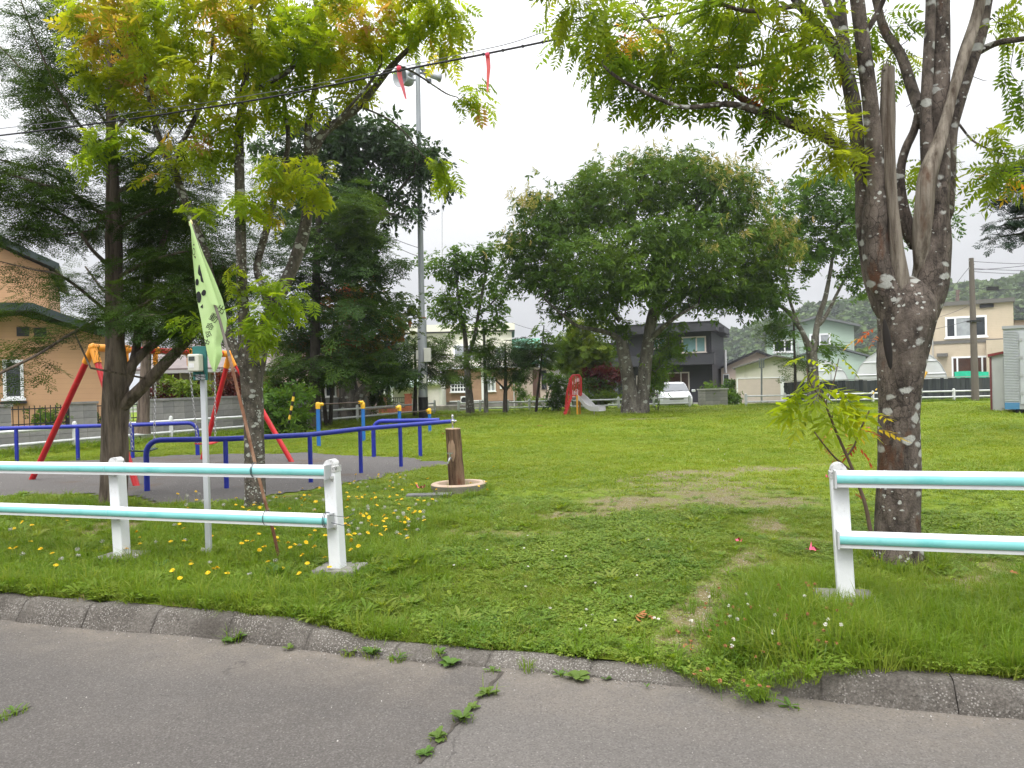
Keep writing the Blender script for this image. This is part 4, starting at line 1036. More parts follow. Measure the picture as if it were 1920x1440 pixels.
c0, c1 = rail_pt(606, 0.485), rail_pt(645, 0.475); tie(MB().tube([c0 + [0, 0, -0.0], c0 * 0.5 + c1 * 0.5 + [0, -0.03, 0.012], c1 + [0.02, 0.0, 0.0], c1 + [0.05, 0.14, 0.01]], 0.0025, 5))
c0, c1 = rail_pt(615, 0.435), rail_pt(645, 0.415); tie(MB().tube([c0, c1 + [0.0, -0.02, 0], c1 + [0.06, 0.14, 0.02]], 0.0025, 5))

# low white park fence: side run on the left and back run behind the lawn
def park_fence(label, pts, H=0.62, gaps=(), th=0.1):
    p0 = pts[0]; root = thing('park_fence', label, 'fence', (p0[0], p0[1], 0))
    for i, p in enumerate(pts):
        z = gzf(p[0], p[1]) - (0.1 if p[1] > 39.2 else 0)
        MB().box((p[0] - p0[0], p[1] - p0[1], z + H / 2), (th, th, H), rz=0.3).obj('post', WPAINT2, root)
        MB().lathe([(0.05, 0), (0.045, 0.03), (0.0, 0.05)], (p[0] - p0[0], p[1] - p0[1], z + H), 8).obj('post_cap', WPAINT2, root)
    for i in range(len(pts) - 1):
        if i in gaps: continue
        a, b = np.array(pts[i]) - p0, np.array(pts[i + 1]) - p0
        za, zb_ = gzf(*pts[i]), gzf(*pts[i + 1])
        for zr in (H * 0.84, H * 0.36):
            MB().tube([(a[0], a[1], za + zr), (b[0], b[1], zb_ + zr)], 0.04, 8).obj('rail', WPAINT2, root, smooth=True)
    return root
SIDE0, SIDE1 = np.array([-12.05, 18.7]), np.array([-2.9, 37.6])
sdir = (SIDE1 - SIDE0) / np.linalg.norm(SIDE1 - SIDE0); snrm = np.array([-sdir[1], sdir[0]])
slen = np.linalg.norm(SIDE1 - SIDE0)
park_fence('low white fence in front of the grey block wall on the left', [SIDE0 + sdir * s for s in np.arange(-8.0, slen + 0.1, (slen) / 7)], 0.7)
def bk(px): # back fence line
    Y = 37.7 - (px - 860) * 0.0004; return np.array([XX(px, Y, 765), Y])
park_fence('low white fence along the back of the lawn between the house fronts and the slide', [bk(px) for px in (860, 900, 952, 993, 1036, 1098, 1160, 1226, 1293)], 0.6)
park_fence('low white fence in front of the pale garage and the black planks', [bk(px) for px in (1399, 1472, 1554, 1637, 1712, 1789, 1862)], 0.6)

# grey block wall behind the side fence: pillars with iron railings, then full height
BLOCKM = [M('block_grey_%d' % k, c_, 0.95, 0.14, 5, 0.3, 40, dirt=(0.15, 0.145, 0.135), dscale=2.5, damt=(0.5, 0.8)) for k, c_ in enumerate(((0.3, 0.29, 0.28), (0.25, 0.245, 0.24), (0.34, 0.33, 0.315)))]
wp = SIDE0 + snrm * 1.0
wall = thing('block_wall', 'stained grey concrete block wall with pillars and iron railings behind the swing', 'wall', (wp[0], wp[1], 0), math.atan2(sdir[1], sdir[0]))
blk = []
for k in range(3):
    blk.append(MB().box((0, 0, 0), (0.392, 0.12, 0.19)).mesh('block')); blk[-1].materials.append(BLOCKM[k])
blkc = []
CAPB = M('block_cap', (0.24, 0.235, 0.225), 0.95, 0.15, 4, 0.3, 30)
mort = MB()
def blocks(s0, n, rows, z0=0.0, y=0.0):
    for r in range(rows):
        for k in range(n):
            x = s0 + 0.4 * (k + 0.5 + (0.0 if rows > 3 else 0.0))
            link('block', blk[random.choice((0, 0, 1, 2))], wall, 0, (x, y + random.uniform(-0.004, 0.004), z0 + 0.2 * (r + 0.5)))
    mort.bx(s0, s0 + 0.4 * n, y - 0.045, y + 0.045, z0 - 0.05, z0 + 0.2 * rows - 0.008)
W0 = -3.2
blocks(W0, 17, 3)
s = W0; iron = MB(); PIL = []
while s < 3.4:
    PIL.append(s); blocks(s, 2, 3, 0.6); MB().bx(s - 0.03, s + 0.83, -0.1, 0.1, 1.2, 1.26).obj('coping', CAPB, wall); 
    if s + 2.4 < 4:
        ir = MB()
        for zz in (0.72, 1.12): ir.bx(s + 0.8, s + 2.35, -0.015, 0.015, zz - 0.015, zz + 0.015)
        for k in range(11):
            xx = s + 0.87 + k * 0.14; ir.bx(xx - 0.008, xx + 0.008, -0.008, 0.008, 0.62, 1.2)
        ir.bx(s + 2.28, s + 2.34, -0.03, 0.03, 0.6, 1.22)
        ir.obj('railing', DARKM, wall)
    s += 2.35
blocks(3.7, 20, 6)
MB().bx(3.68, 11.72, -0.09, 0.09, 1.2, 1.27).obj('coping', CAPB, wall)
blocks(11.75, 8, 5)
MB().bx(11.74, 14.97, -0.09, 0.09, 1.0, 1.06).obj('coping', CAPB, wall)
mort.obj('mortar', M('mortar', (0.12, 0.115, 0.11), 0.95, 0.1), wall)
PKM = M('brown_picket', (0.05, 0.03, 0.025), 0.7, 0.2)
for k in range(7): MB().bx(9.0 + k * 0.17, 9.1 + k * 0.17, -0.02, 0.02, 1.27, 1.72).obj('picket', PKM, wall)
pk = MB(); pk.bx(8.95, 10.2, 0.021, 0.05, 1.38, 1.43).bx(8.95, 10.2, 0.021, 0.05, 1.58, 1.63)
pk.obj('picket_rail', PKM, wall)
# wall of blocks right of the car
fw = thing('garden_wall', 'short grey block wall with plants behind it right of the white car', 'wall', (XX(1308, 40.2), 40.2, -0.17))
for r in range(5):
    for k in range(4): link('block', blk[random.choice((0, 1, 2))], fw, 0, (0.2 + 0.4 * k - (0.0 if r % 2 else 0.0), random.uniform(-0.004, 0.004), 0.1 + 0.2 * r))
MB().bx(0, 1.6, -0.045, 0.045, 0, 0.99).obj('mortar', M('mortar_b', (0.12, 0.115, 0.11), 0.95, 0.1), fw)
MB().bx(-0.03, 1.66, -0.1, 0.1, 1.0, 1.06).obj('coping', M('pale_coping', (0.45, 0.44, 0.41), 0.9, 0.1), fw)
tag(MB().box((0, 0, 0.4), (1.9, 0.25, 0.8)).obj('garden_step', CONC, bev=0.02, loc=(XX(1105, 39.4), 39.4, -0.17)), 'pale concrete block beside the green hedge behind the slide', 'block')
tag(MB().box((0, 0, 0.25), (2.6, 0.3, 0.5)).obj('stone_edging', M('rough_stone', (0.22, 0.2, 0.18), 0.95, 0.4, 3, 0.9, 6), bev=0.05, loc=(XX(838, 41), 41, -0.17)), 'rough dark stone edging below the brown tiled wing', 'edging')

# ---- swing
REDP = M('red_swing_paint', (0.46, 0.014, 0.018), 0.38, 0.18, 3, spec=0.4, dirt=(0.36, 0.06, 0.05), dscale=5, damt=(0.55, 0.75))
ORNG = M('orange_joint', (0.72, 0.27, 0.015), 0.45, 0.1, 4)
CHAIN = M('chain_steel', (0.42, 0.42, 0.42), 0.35, 0.1, 20, metal=0.7)
fa, fb = GG(57, 900), GG(258, 912); ba, bb = GG(378, 862), GG(550, 867)
HT = 2.27
topL = (fa + fb) / 2; topL[2] = HT; topR = (ba + bb) / 2; topR[2] = HT
topL = P(174, 652, (fa[1] + fb[1]) / 2); topR = P(431, 664, (ba[1] + bb[1]) / 2)
sw = thing('swing', 'red double swing frame with orange joints and chain hung seats on the gravel', 'swing', (0, 0, 0))
ax = (topR - topL) / np.linalg.norm(topR - topL)
for a_, t_ in ((fa, topL), (fb, topL), (ba, topR), (bb, topR)):
    MB().tube([a_ - [0, 0, 0.05], t_], 0.05, 12).obj('leg', REDP, sw, smooth=True)
MB().tube([topL, topR], 0.055, 12).obj('top_beam', REDP, sw, smooth=True)
for a_, b_, t_, sg in ((fa, fb, topL, 1), (ba, bb, topR, -1)):
    mb = MB()
    for q in (a_, b_): d = (q - t_) / np.linalg.norm(q - t_); mb.tube([t_ - d * 0.0, t_ + d * 0.3], 0.062, 12)
    mb.tube([t_ - ax * sg * 0.03, t_ + ax * sg * 0.24], 0.066, 12); mb.lathe([(0.0, 0.08), (0.055, 0.055), (0.075, 0.0), (0.055, -0.06), (0, -0.08)], t_, 12)
    mb.obj('joint', ORNG, sw, smooth=True)
def chain(mb, a, b):
    a = np.asarray(a); b = np.asarray(b); L = np.linalg.norm(b - a); n = int(L / 0.062); d = (b - a) / L
    u = np.cross(d, [0, 1, 0]); u /= np.linalg.norm(u); v_ = np.cross(d, u)
    q = np.linspace(0, 2 * math.pi, 8)[:-1]
    for k in range(n):
        c = a + d * (k + 0.5) * L / n; e = u if k % 2 else v_
        ring = [c + d * 0.042 * math.cos(t) + e * 0.019 * math.sin(t) for t in q]; ring.append(ring[0])
        mb.tube(ring, 0.0058, 4, cap=False)
beamL = np.linalg.norm(topR - topL)
SEATC = [M('dark_green_seat', (0.012, 0.035, 0.03), 0.5, 0.2), M('red_seat', (0.45, 0.015, 0.02), 0.4, 0.1)]
def beam_at(px):
    lo_, hi_ = 0.0, 1.0
    for _ in range(30):
        m_ = (lo_ + hi_) / 2; q = topL + (topR - topL) * m_
        if project(q)[0] < px: lo_ = m_
        else: hi_ = m_
    return q
for pxa, pxb, py, dx, sm in ((236, 291, 843, 0.0, SEATC[0]), (354, 402, 830, 0.06, SEATC[1])):
    A, B = beam_at(pxa), beam_at(pxb); sd_ = (B - A) / np.linalg.norm(B - A); mid = (A + B) / 2
    sz = ZZ((pxa + pxb) / 2, py, mid[1]); sidev = np.array([-ax[1], ax[0], 0]) * dx * -1
    sA, sB = mid - sd_ * 0.24 + sidev, mid + sd_ * 0.24 + sidev; sA[2] = sB[2] = sz
    st = MB(); up = np.array([0, 0, 1.0]); nrm_ = np.cross(sd_, up)
    cpts = [sA + (sB - sA) * k - up * 0.03 * math.sin(math.pi * k) for k in np.linspace(0, 1, 9)]
    V = []
    for c in cpts:
        for a_, b_ in ((-0.09, 0.012), (0.09, 0.012), (0.09, -0.012), (-0.09, -0.012)): V.append(c + nrm_ * a_ + up * b_)
    i = np.arange(8)[:, None] * 4; j = np.arange(4)[None]
    st.add(np.array(V), [np.stack([i + j, i + (j + 1) % 4, i + 4 + (j + 1) % 4, i + 4 + j], -1).reshape(-1, 4), np.array([[3, 2, 1, 0]]), np.array([[32, 33, 34, 35]])])
    st.obj('seat', sm, sw, bev=0.006)
    for T_, S_ in ((A, sA), (B, sB)):
        hg = MB().tube([T_ - ax * 0.05, T_ + ax * 0.05], 0.075, 12); hg.beam(T_ - [0, 0, 0.04], T_ - [0, 0, 0.24], 0.07, 0.05); hg.lathe([(0, -0.3), (0.04, -0.26), (0.045, -0.2), (0.0, -0.17)], T_, 8)
        hg.obj('hanger', ORNG, sw, smooth=False)
        mb = MB(); chain(mb, T_ - [0, 0, 0.28], S_ + [0, 0, 0.012]); mb.obj('chain', CHAIN, sw, smooth=True)

# ---- blue guard rails round the swing
BLUE = M('deep_blue_paint', (0.014, 0.026, 0.29), 0.42, 0.2, 3, spec=0.4, dirt=(0.06, 0.065, 0.24), dscale=6, damt=(0.55, 0.8))
def bguard(label, posts, hs, curve_start=False, curve_end=False, r=0.045, ext0=0.0, ext1=0.0):
    """posts: ground points; tube rail over them, ends bent down where asked"""
    p = [np.array(q) for q in posts]; root = thing('barrier_rail', label, 'barrier', (p[0][0], p[0][1], 0), 0, 'blue barriers round the swing')
    o_ = np.array([p[0][0], p[0][1], 0]); H = hs
    path = []
    d0 = (p[1] - p[0])[:2]; d0 = np.append(d0 / np.linalg.norm(d0), 0); d1 = (p[-1] - p[-2])[:2]; d1 = np.append(d1 / np.linalg.norm(d1), 0)
    if curve_start:
        path += [p[0] + [0, 0, -0.05], p[0] + [0, 0, H - 0.2]] + [p[0] + d0 * 0.2 * (1 - math.cos(q)) + np.array([0, 0, H - 0.2 + 0.2 * math.sin(q)]) for q in np.radians([18, 36, 54, 72, 90])]
    else: path += [p[0] - d0 * ext0 + [0, 0, H]]
    for q in p[1:-1]: path.append(q * [1, 1, 0] + [0, 0, H])
    if curve_end:
        path += [p[-1] - d1 * 0.2 * (1 - math.cos(q)) + np.array([0, 0, H - 0.2 + 0.2 * math.sin(q)]) for q in np.radians([90, 72, 54, 36, 18])] + [p[-1] + [0, 0, H - 0.2], p[-1] + [0, 0, -0.05]]
    else: path += [p[-1] + d1 * ext1 + [0, 0, H]]
    path = np.array(path); path[:, :2] -= o_[:2]
    MB().tube(path, r, 12).obj('rail', BLUE, root, smooth=True)
    for i, q in enumerate(p):
        if (i == 0 and curve_start) or (i == len(p) - 1 and curve_end): continue
        MB().tube([q - o_ * [1, 1, 0] - [0, 0, 0.1], q - o_ * [1, 1, 0] + [0, 0, H - 0.01]], r * 0.88, 12).obj('post', BLUE, root, smooth=True)
    return root
HB = 0.76
bguard('front blue tube barrier bending down at its left end before the red swing', [GG(276, 922), GG(425, 917), GG(583, 906), GG(677, 888), GG(752, 876)], HB, True, False, 0.04, 0, 1.5)
bguard('short blue tube barrier at the back right corner of the gravel', [np.array([-2.92, 15.45, 0]), np.array([-1.93, 15.3, 0])], HB, True, False, 0.045, 0, 0.42)
bguard('rear blue tube barrier on the left behind the swing leg', [np.array([-13.2, 16.3, 0]), np.array([-11.05, 16.45, 0]), np.array([-9.72, 16.5, 0]), np.array([-8.55, 16.6, 0]), np.array([-7.22, 16.9, 0])], HB, False, True, 0.045, 0.5, 0)

# ---- three step horizontal bars
BLUE2 = M('mid_blue_post', (0.02, 0.14, 0.45), 0.45, 0.12, 3)
YELL = M('yellow_cap', (0.75, 0.42, 0.03), 0.45, 0.1, 4)
BRNZ = M('brown_bar', (0.07, 0.045, 0.035), 0.45, 0.2, 6, metal=0.4)
BARS = [(GG(598, 838), 757), (GG(682, 828), 757), (GG(750, 820), 762), (GG(806, 811), 768)]
hb = thing('horizontal_bars', 'row of blue posts with yellow caps and brown horizontal bars', 'exercise bars', (0, 0, 0))
tops = []
for (g, py), bl in zip(BARS, (0, 0, 0, 0)):
    tz = ZZ(*(project(g)[0], py), g[1]); MB().tube([g - [0, 0, 0.1], [g[0], g[1], tz]], 0.05, 12).obj('post', BLUE2, hb, smooth=True); tops.append(np.array([g[0], g[1], tz]))
for i in range(3):
    a, b = tops[i].copy(), tops[i + 1].copy(); hz = min(a[2], b[2]) - 0.03 if i else a[2] - 0.02
    a[2] = b[2] = hz; MB().tube([a, b], 0.017, 8).obj('bar', BRNZ, hb, smooth=True)
    d = (b - a) / np.linalg.norm(b - a)
    if i == 0: MB().tube([a, a + d * 0.16], 0.045, 10).obj('collar', YELL, hb, smooth=True)
    MB().tube([b - d * 0.15, b], 0.042, 10).obj('collar', YELL, hb, smooth=True)
for t_ in tops: MB().lathe([(0.058, -0.13), (0.062, -0.06), (0.062, 0.0), (0.045, 0.035), (0.0, 0.045)], t_, 12).obj('post_cap', YELL, hb, smooth=True)

# ---- log drinking fountain in a concrete basin
gF = GG(857, 918)
ft = thing('drinking_fountain', 'log shaped drinking fountain post with a tap standing in a pinkish concrete basin', 'drinking fountain', gF)
LOGM = bark_mat('log_bark', (0.05, 0.028, 0.018), (0.21, 0.135, 0.085), lich=0.0, scale=14, vert=0.12, bump=1.0, red=(0.14, 0.055, 0.03))
mb = MB(); Hl = 0.86
zz = np.linspace(-0.05, Hl, 22); sides = 26; a = np.arange(sides) * 2 * math.pi / sides
rings = []
for z in zz:
    fr = 0.009 * np.sign(np.sin(a * 9 + 0.6 * np.sin(z * 5))) * np.abs(np.sin(a * 9 + 0.6 * np.sin(z * 5))) ** 0.4
    r = 0.108 - 0.006 * z + fr + 0.012 * (vn(np.cos(a) * 2 + 8, z * 4 + np.sin(a) * 2) - 0.5)
    rings.append(np.stack([r * np.cos(a) - 0.045 * z, r * np.sin(a), np.full(sides, z)], 1))
V = np.vstack(rings); i = np.arange(21)[:, None] * sides; j = np.arange(sides)[None]; j2 = (j + 1) % sides
mb.add(V, [np.stack([i + j, i + j2, i + sides + j2, i + sides + j], -1).reshape(-1, 4)]); mb.obj('log', LOGM, ft, smooth=True)
top = rings[-1]; MB().add(np.vstack([top * [1.02, 1.02, 1] + [0, 0, 0.0], top * [0.98, 0.98, 1] + [0, 0, 0.012]]), [np.array([[k, (k + 1) % sides, sides + (k + 1) % sides, sides + k] for k in range(sides)]), np.arange(sides, 2 * sides)[None]]).obj('cut_top', M('cut_wood', (0.42, 0.3, 0.19), 0.8, 0.15, 12), ft)
kn = MB().lathe([(0.0, 0.02), (0.035, 0.012), (0.055, 0.0)], sides=12); k_ = kn.obj('knot', M('bare_wood', (0.3, 0.2, 0.13), 0.8, 0.25, 14, stretch=(1, 1, 0.3)), ft, smooth=True); k_.scale = (1, 3.0, 1); k_.location = (-0.055, -0.1, 0.56); k_.rotation_euler = (R_(90), 0, R_(-14))
CHRM = M('chrome', (0.6, 0.61, 0.62), 0.18, 0.05, metal=0.9)
tp = MB(); tp.tube([(-0.06, -0.1, 0.46), (-0.075, -0.19, 0.465)], 0.02, 10).tube([(-0.075, -0.17, 0.465), (-0.083, -0.22, 0.46), (-0.09, -0.235, 0.43), (-0.095, -0.235, 0.395)], 0.013, 8).tube([(-0.073, -0.165, 0.47), (-0.073, -0.165, 0.53)], 0.012, 8).beam((-0.115, -0.165, 0.535), (-0.03, -0.165, 0.535), 0.018, 0.014)
tp.obj('tap', CHRM, ft, smooth=False)
rs = MB().lathe([(0.02, Hl), (0.014, Hl + 0.02), (0.014, Hl + 0.09), (0.026, Hl + 0.1), (0.026, Hl + 0.125), (0.012, Hl + 0.135), (0.02, Hl + 0.15), (0.012, Hl + 0.165), (0.02, Hl + 0.185), (0.012, Hl + 0.2), (0.0, Hl + 0.205)], (-0.04, 0, 0), 12).tube([(-0.04, 0, Hl + 0.11), (0.02, -0.01, Hl + 0.115)], 0.012, 8)
rs.obj('spout', CHRM, ft, smooth=True)
PINKC = M('pinkish_basin', (0.46, 0.34, 0.25), 0.9, 0.12, 6, 0.4, 40, dirt=(0.3, 0.24, 0.19), dscale=4)
GREYC = M('basin_side', (0.17, 0.155, 0.13), 0.9, 0.25, 6, 0.5, 30)
a = np.arange(28) * 2 * math.pi / 28; V = []
rad = 1 + 0.06 * np.sin(2 * a + 0.4)
for r, z in ((0.375, -0.03), (0.385, 0.085), (0.37, 0.1), (0.3, 0.103), (0.285, 0.09), (0.27, 0.02), (0.0, 0.015)):
    V.append(np.stack([0.03 + r * rad * np.cos(a), r * rad * np.sin(a), np.full(28, z)], 1))
def rg(i0, i1): i = np.arange(i0, i1)[:, None] * 28; j = np.arange(28)[None]; return np.stack([i + j, i + (j + 1) % 28, i + 28 + (j + 1) % 28, i + 28 + j], -1).reshape(-1, 4)
MB().add(np.vstack(V), [rg(1, 6)]).obj('basin_rim', PINKC, ft, smooth=True); MB().add(np.vstack(V), [rg(0, 1)]).obj('basin_side', GREYC, ft, smooth=True)
gs = GG(805, 933); tag(MB().bx(-0.3, 0.3, -0.1, 0.1, 0.0, 0.05).obj('drain_cover', M('drain_grey', (0.13, 0.13, 0.125), 0.9, 0.3, 8), loc=gs), 'grey slab half hidden in grass left of the basin', 'slab')

# ---- meter box on its post
gM = GG(392, 1042)
mp_ = thing('meter_post', 'grey square steel post carrying an electricity meter on a teal board', 'post', gM)
PGREY = M('post_grey', (0.46, 0.48, 0.5), 0.45, 0.05, 3, metal=0.15)
tx = XX(376, gM[1], 650) - gM[0]; zt_ = ZZ(376, 650, gM[1]) - gM[2]; zb_ = ZZ(376, 712, gM[1]) - gM[2]
lean = tx / zt_ * 1.0
v = MB(); V = []
for z, x in ((-0.1, -lean * 0.1 * 0), (zb_ + 0.05, (XX(381, gM[1], 700) - gM[0]))):
    for dx, dy in ((-0.023, -0.023), (0.023, -0.023), (0.023, 0.023), (-0.023, 0.023)): V.append((x + dx, dy, z))
v.add(np.array(V), [np.array([[0, 1, 5, 4], [1, 2, 6, 5], [2, 3, 7, 6], [3, 0, 4, 7]]), np.array([[3, 2, 1, 0]]), np.array([[4, 5, 6, 7]])]).obj('post', PGREY, mp_, bev=0.004)
MB().bx(tx - 0.05, tx + 0.075, -0.06, -0.032, zb_ - 0.005, zt_).obj('board', M('teal_board', (0.02, 0.13, 0.12), 0.6, 0.1, 4), mp_, bev=0.004)
mt = MB().bx(tx - 0.055, tx + 0.05, -0.16, -0.062, ZZ(376, 697, gM[1]) - gM[2], ZZ(376, 665, gM[1]) - gM[2]).obj('meter', M('meter_beige', (0.5, 0.5, 0.43), 0.45, 0.05), mp_, bev=0.012)
MB().bx(tx - 0.04, tx + 0.012, -0.164, -0.155, ZZ(376, 677, gM[1]) - gM[2], ZZ(376, 669.5, gM[1]) - gM[2]).obj('display', M('meter_glass', (0.05, 0.055, 0.05), 0.15, 0.1), mt)
MB().bx(tx - 0.036, tx + 0.004, -0.163, -0.155, ZZ(376, 690, gM[1]) - gM[2], ZZ(376, 682, gM[1]) - gM[2]).obj('dial_plate', M('plate_pale', (0.6, 0.6, 0.6), 0.4, 0.03), mt)
MB().tube([(tx + 0.03, -0.1, zb_ + 0.05), (tx + 0.05, -0.13, zb_ - 0.0), (tx - 0.02, -0.12, zb_ + 0.04), (tx + 0.07, -0.09, zb_ + 0.02), (tx + 0.06, -0.1, zb_ + 0.08)], 0.005, 6).obj('cable', BLACKP, mp_, smooth=True)
MB().bx(tx - 0.02, tx + 0.06, -0.075, -0.06, zb_ + 0.0, zb_ + 0.045).obj('bracket', PGREY, mp_)

# ---- leaning flag on a rusty pole
gP = GG(527, 1055); YP = gP[1]
pole = [(527, 1055), (512, 995), (497, 940), (480, 876), (455, 770), (430, 668), (412, 600), (403, 572), (380, 490), (358, 417)]
pp = np.array([P(px, py, YP - 0.14 * (1055 - py) / 640 * 0 + 0.03) for px, py in pole]); pp[0, 2] -= 0.05
nb = thing('banner', 'pale green banner with black Japanese lettering on a rusty leaning pole tied to the fence', 'banner', gP)
RUST = M('rusty_steel', (0.17, 0.07, 0.035), 0.75, 0.35, 9, 0.4, 60, dirt=(0.4, 0.26, 0.17), dscale=7, damt=(0.45, 0.62), stretch=(1, 1, 0.3))
STICK = M('grey_stick', (0.16, 0.14, 0.12), 0.7, 0.3, 14, stretch=(1, 1, 0.2))
MB().tube(pp[:6] - gP, 0.0145, 8).obj('pole', RUST, nb, smooth=True)
MB().tube(pp[5:] - gP, 0.0125, 8).obj('stick', STICK, nb, smooth=True)
def m_cloth():
    m, nt, b, out = _base('green_cloth')
    v_ = _coord(nt, 'Object')
    c = _mix(nt, _range(nt, _noise(nt, v_, 3, 4), 0.3, 0.7), (0.5, 0.7, 0.3), (0.58, 0.77, 0.37))
    nt.links.new(c, b.inputs['Base Color']); b.inputs['Roughness'].default_value = 0.7
    t_ = nt.nodes.new('ShaderNodeBsdfTranslucent'); nt.links.new(c, t_.inputs[0])
    ms = nt.nodes.new('ShaderNodeMixShader'); ms.inputs[0].default_value = 0.35
    nt.links.new(b.outputs[0], ms.inputs[1]); nt.links.new(t_.outputs[0], ms.inputs[2]); nt.links.new(ms.outputs[0], out.inputs[0])
    _bump(nt, b, _noise(nt, _coord(nt, 'Object', (3, 3, 0.8)), 6, 3), 0.5, 0.02)
    return m
CLOTH = m_cloth()
ys_ = np.array([418, 440, 480, 520, 560, 580, 600, 620, 645, 665, 680, 697.])
Lf = np.array([357, 358.5, 361, 365, 369, 373, 377, 380, 385, 389, 393, 400.]); Rf = np.array([360, 367, 383, 401, 417, 422, 425.5, 424, 414, 417.5, 412, 404.])
def flag_pt(px, py, dz=0.0):
    l, r = np.interp(py, ys_, Lf), np.interp(py, ys_, Rf); u = np.clip((px - l) / max(r - l, 1), -0.05, 1.05)
    k = (py - 418) / 280.0
    d = 0.035 * math.sin(u * 5.0 + k * 2.5) * (0.3 + k) + 0.03 * math.sin(k * 9 + u * 2) * u + 0.05 * k
    return P(px, py, YP + 0.085 + d - dz)
V = []; NY, NX = 44, 15
for py in np.linspace(418, 697, NY):
    l, r = np.interp(py, ys_, Lf), np.interp(py, ys_, Rf)
    for u in np.linspace(0, 1, NX): V.append(flag_pt(l + (r - l) * u, py) - gP)
i = np.arange(NY - 1)[:, None] * NX; j = np.arange(NX - 1)[None]
MB().add(np.array(V), [np.stack([i + j, i + j + 1, i + NX + j + 1, i + NX + j], -1).reshape(-1, 4)]).obj('cloth', CLOTH, nb, smooth=True)
sl_ = MB(); V = []
for k in np.linspace(0, 1, 14):
    c = pp[-1] * (1 - k) + pp[7] * k; hw = 0.008 + 0.035 * k
    for q in np.linspace(0, math.pi, 7): V.append(c - gP + np.array([-math.cos(q) * hw, -0.02 - 0.016 * math.sin(q), math.cos(q) * hw * 0.25]))
i = np.arange(13)[:, None] * 7; j = np.arange(6)[None]
sl_.add(np.array(V), [np.stack([i + j, i + j + 1, i + 8 + j, i + 7 + j], -1).reshape(-1, 4)]).obj('sleeve', CLOTH, nb, smooth=True)
MB().lathe([(0.0, 0.03), (0.016, 0.0), (0.018, -0.03)], pp[-1] - gP, 8).obj('tip', M('tip_cream', (0.6, 0.5, 0.25), 0.6, 0.1), nb)
INK = M('black_ink', (0.01, 0.011, 0.012), 0.7, 0.1)
# lettering: flat print laid on the cloth
def cloth_print(name, polys):
    mb = MB()
    for poly in polys:
        v_ = np.array([flag_pt(px, py, 0.0045) - gP for px, py in poly]); n_ = len(poly)
        mb.add(v_, [np.arange(n_)[None]])
    return mb.obj(name, INK, nb)
def glyph(ch, px, py, size, rot):
    cu = bpy.data.curves.new('glyph', 'FONT'); cu.body = ch; cu.size = 1.0; cu.align_x = 'CENTER'; cu.align_y = 'CENTER'; cu.resolution_u = 2
    o = bpy.data.objects.new('glyph', cu); COL.objects.link(o)
    dg = bpy.context.evaluated_depsgraph_get(); me = bpy.data.meshes.new_from_object(o.evaluated_get(dg))
    bpy.data.objects.remove(o)
    v_ = np.array([q.co[:] for q in me.vertices])
    if len(v_) == 0: return None
    c_, s_ = math.cos(rot), math.sin(rot)
    X_ = v_[:, 0] * c_ - v_[:, 1] * s_; Y_ = v_[:, 0] * s_ + v_[:, 1] * c_
    W = np.array([flag_pt(px + a_ * size, py - b_ * size, 0.0045) - gP for a_, b_ in zip(X_, Y_)])
    for q, wv in zip(me.vertices, W): q.co = wv
    me.materials.clear(); me.materials.append(INK)
    return link('letter', me, nb)
try:
    for ch, px, py, sz, rot in (('出', 414, 581, 17, -0.55), ('動', 400.5, 597, 17, -0.55), ('命', 393, 613, 15, -0.5), ('令', 389.5, 628, 15, -0.5), ('中', 386, 643, 14, -0.45)):
        glyph(ch, px, py, sz, rot)
except Exception as e_:
    print('glyph', e_)
def oval(cx, cy, rx, ry, rot=0, n=14, ph=0.0, am=0.0):
    c_, s_ = math.cos(rot), math.sin(rot)
    return [(cx + (rx * (1 + am * math.sin(3 * q + ph)) * math.cos(q)) * c_ - ry * math.sin(q) * s_, cy + rx * math.cos(q) * s_ + ry * (1 + am * math.sin(2 * q + ph)) * math.sin(q) * c_) for q in np.arange(n) * 2 * math.pi / n]
cloth_print('print', [oval(374.5, 507, 3.5, 11, 0.0, 16, 0.5, 0.12), oval(379.5, 521, 4.2, 10, -0.15, 16, 1.0, 0.12), oval(369.5, 529, 3.2, 6.5, 0, 14), oval(372.8, 557, 4.4, 12, -0.1, 16, 2.0, 0.12), oval(382, 549, 4.2, 6, 0.4, 14, 0.4, 0.1), [(375, 576), (380, 570), (380.5, 578)], [(361.5, 460), (365.5, 460), (363.5, 457)], [(363, 480), (367, 481), (366.5, 485)]])
ou = oval(363.3, 472, 2.6, 7, 0, 14); inn = oval(363.3, 472, 1.8, 5.6, 0, 14)
cloth_print('outline_mark', [[ou[k], ou[(k + 1) % 14], inn[(k + 1) % 14], inn[k]] for k in range(14)])

# ---- loudspeaker pole
YS = 32.5
g0 = np.array([XX(794, YS, 780), YS, gzf(XX(794, YS, 780), YS)])
sp_ = thing('loudspeaker_pole', 'tall grey steel pole with horn loudspeakers at its top and control boxes lower down', 'pole', g0)
GALV = M('grey_pole', (0.3, 0.32, 0.34), 0.5, 0.06, 2, metal=0.2)
def sp(px, py): return P(px, py, YS) - g0
MB().tube([np.array([0, 0, -0.1]), sp(791, 600)], 0.2, 16).tube([sp(791, 600), sp(783, 118)], [0.135, 0.1], 14).obj('shaft', GALV, sp_, smooth=True)
MB().tube([np.array([0, 0, -0.05]), np.array([0, 0, 0.95])], 0.215, 16).obj('sleeve', BLACKP, sp_, smooth=True)
for py in (595, 700, 742): MB().tube([sp(791 + (py > 690) * 1.5, py), sp(791 + (py > 690) * 1.5, py + 2)], 0.215 if py > 600 else 0.205, 14).obj('band', M('band_%d' % py, (0.3, 0.15, 0.08) if py == 595 else (0.3, 0.31, 0.32), 0.5, 0.1), sp_)
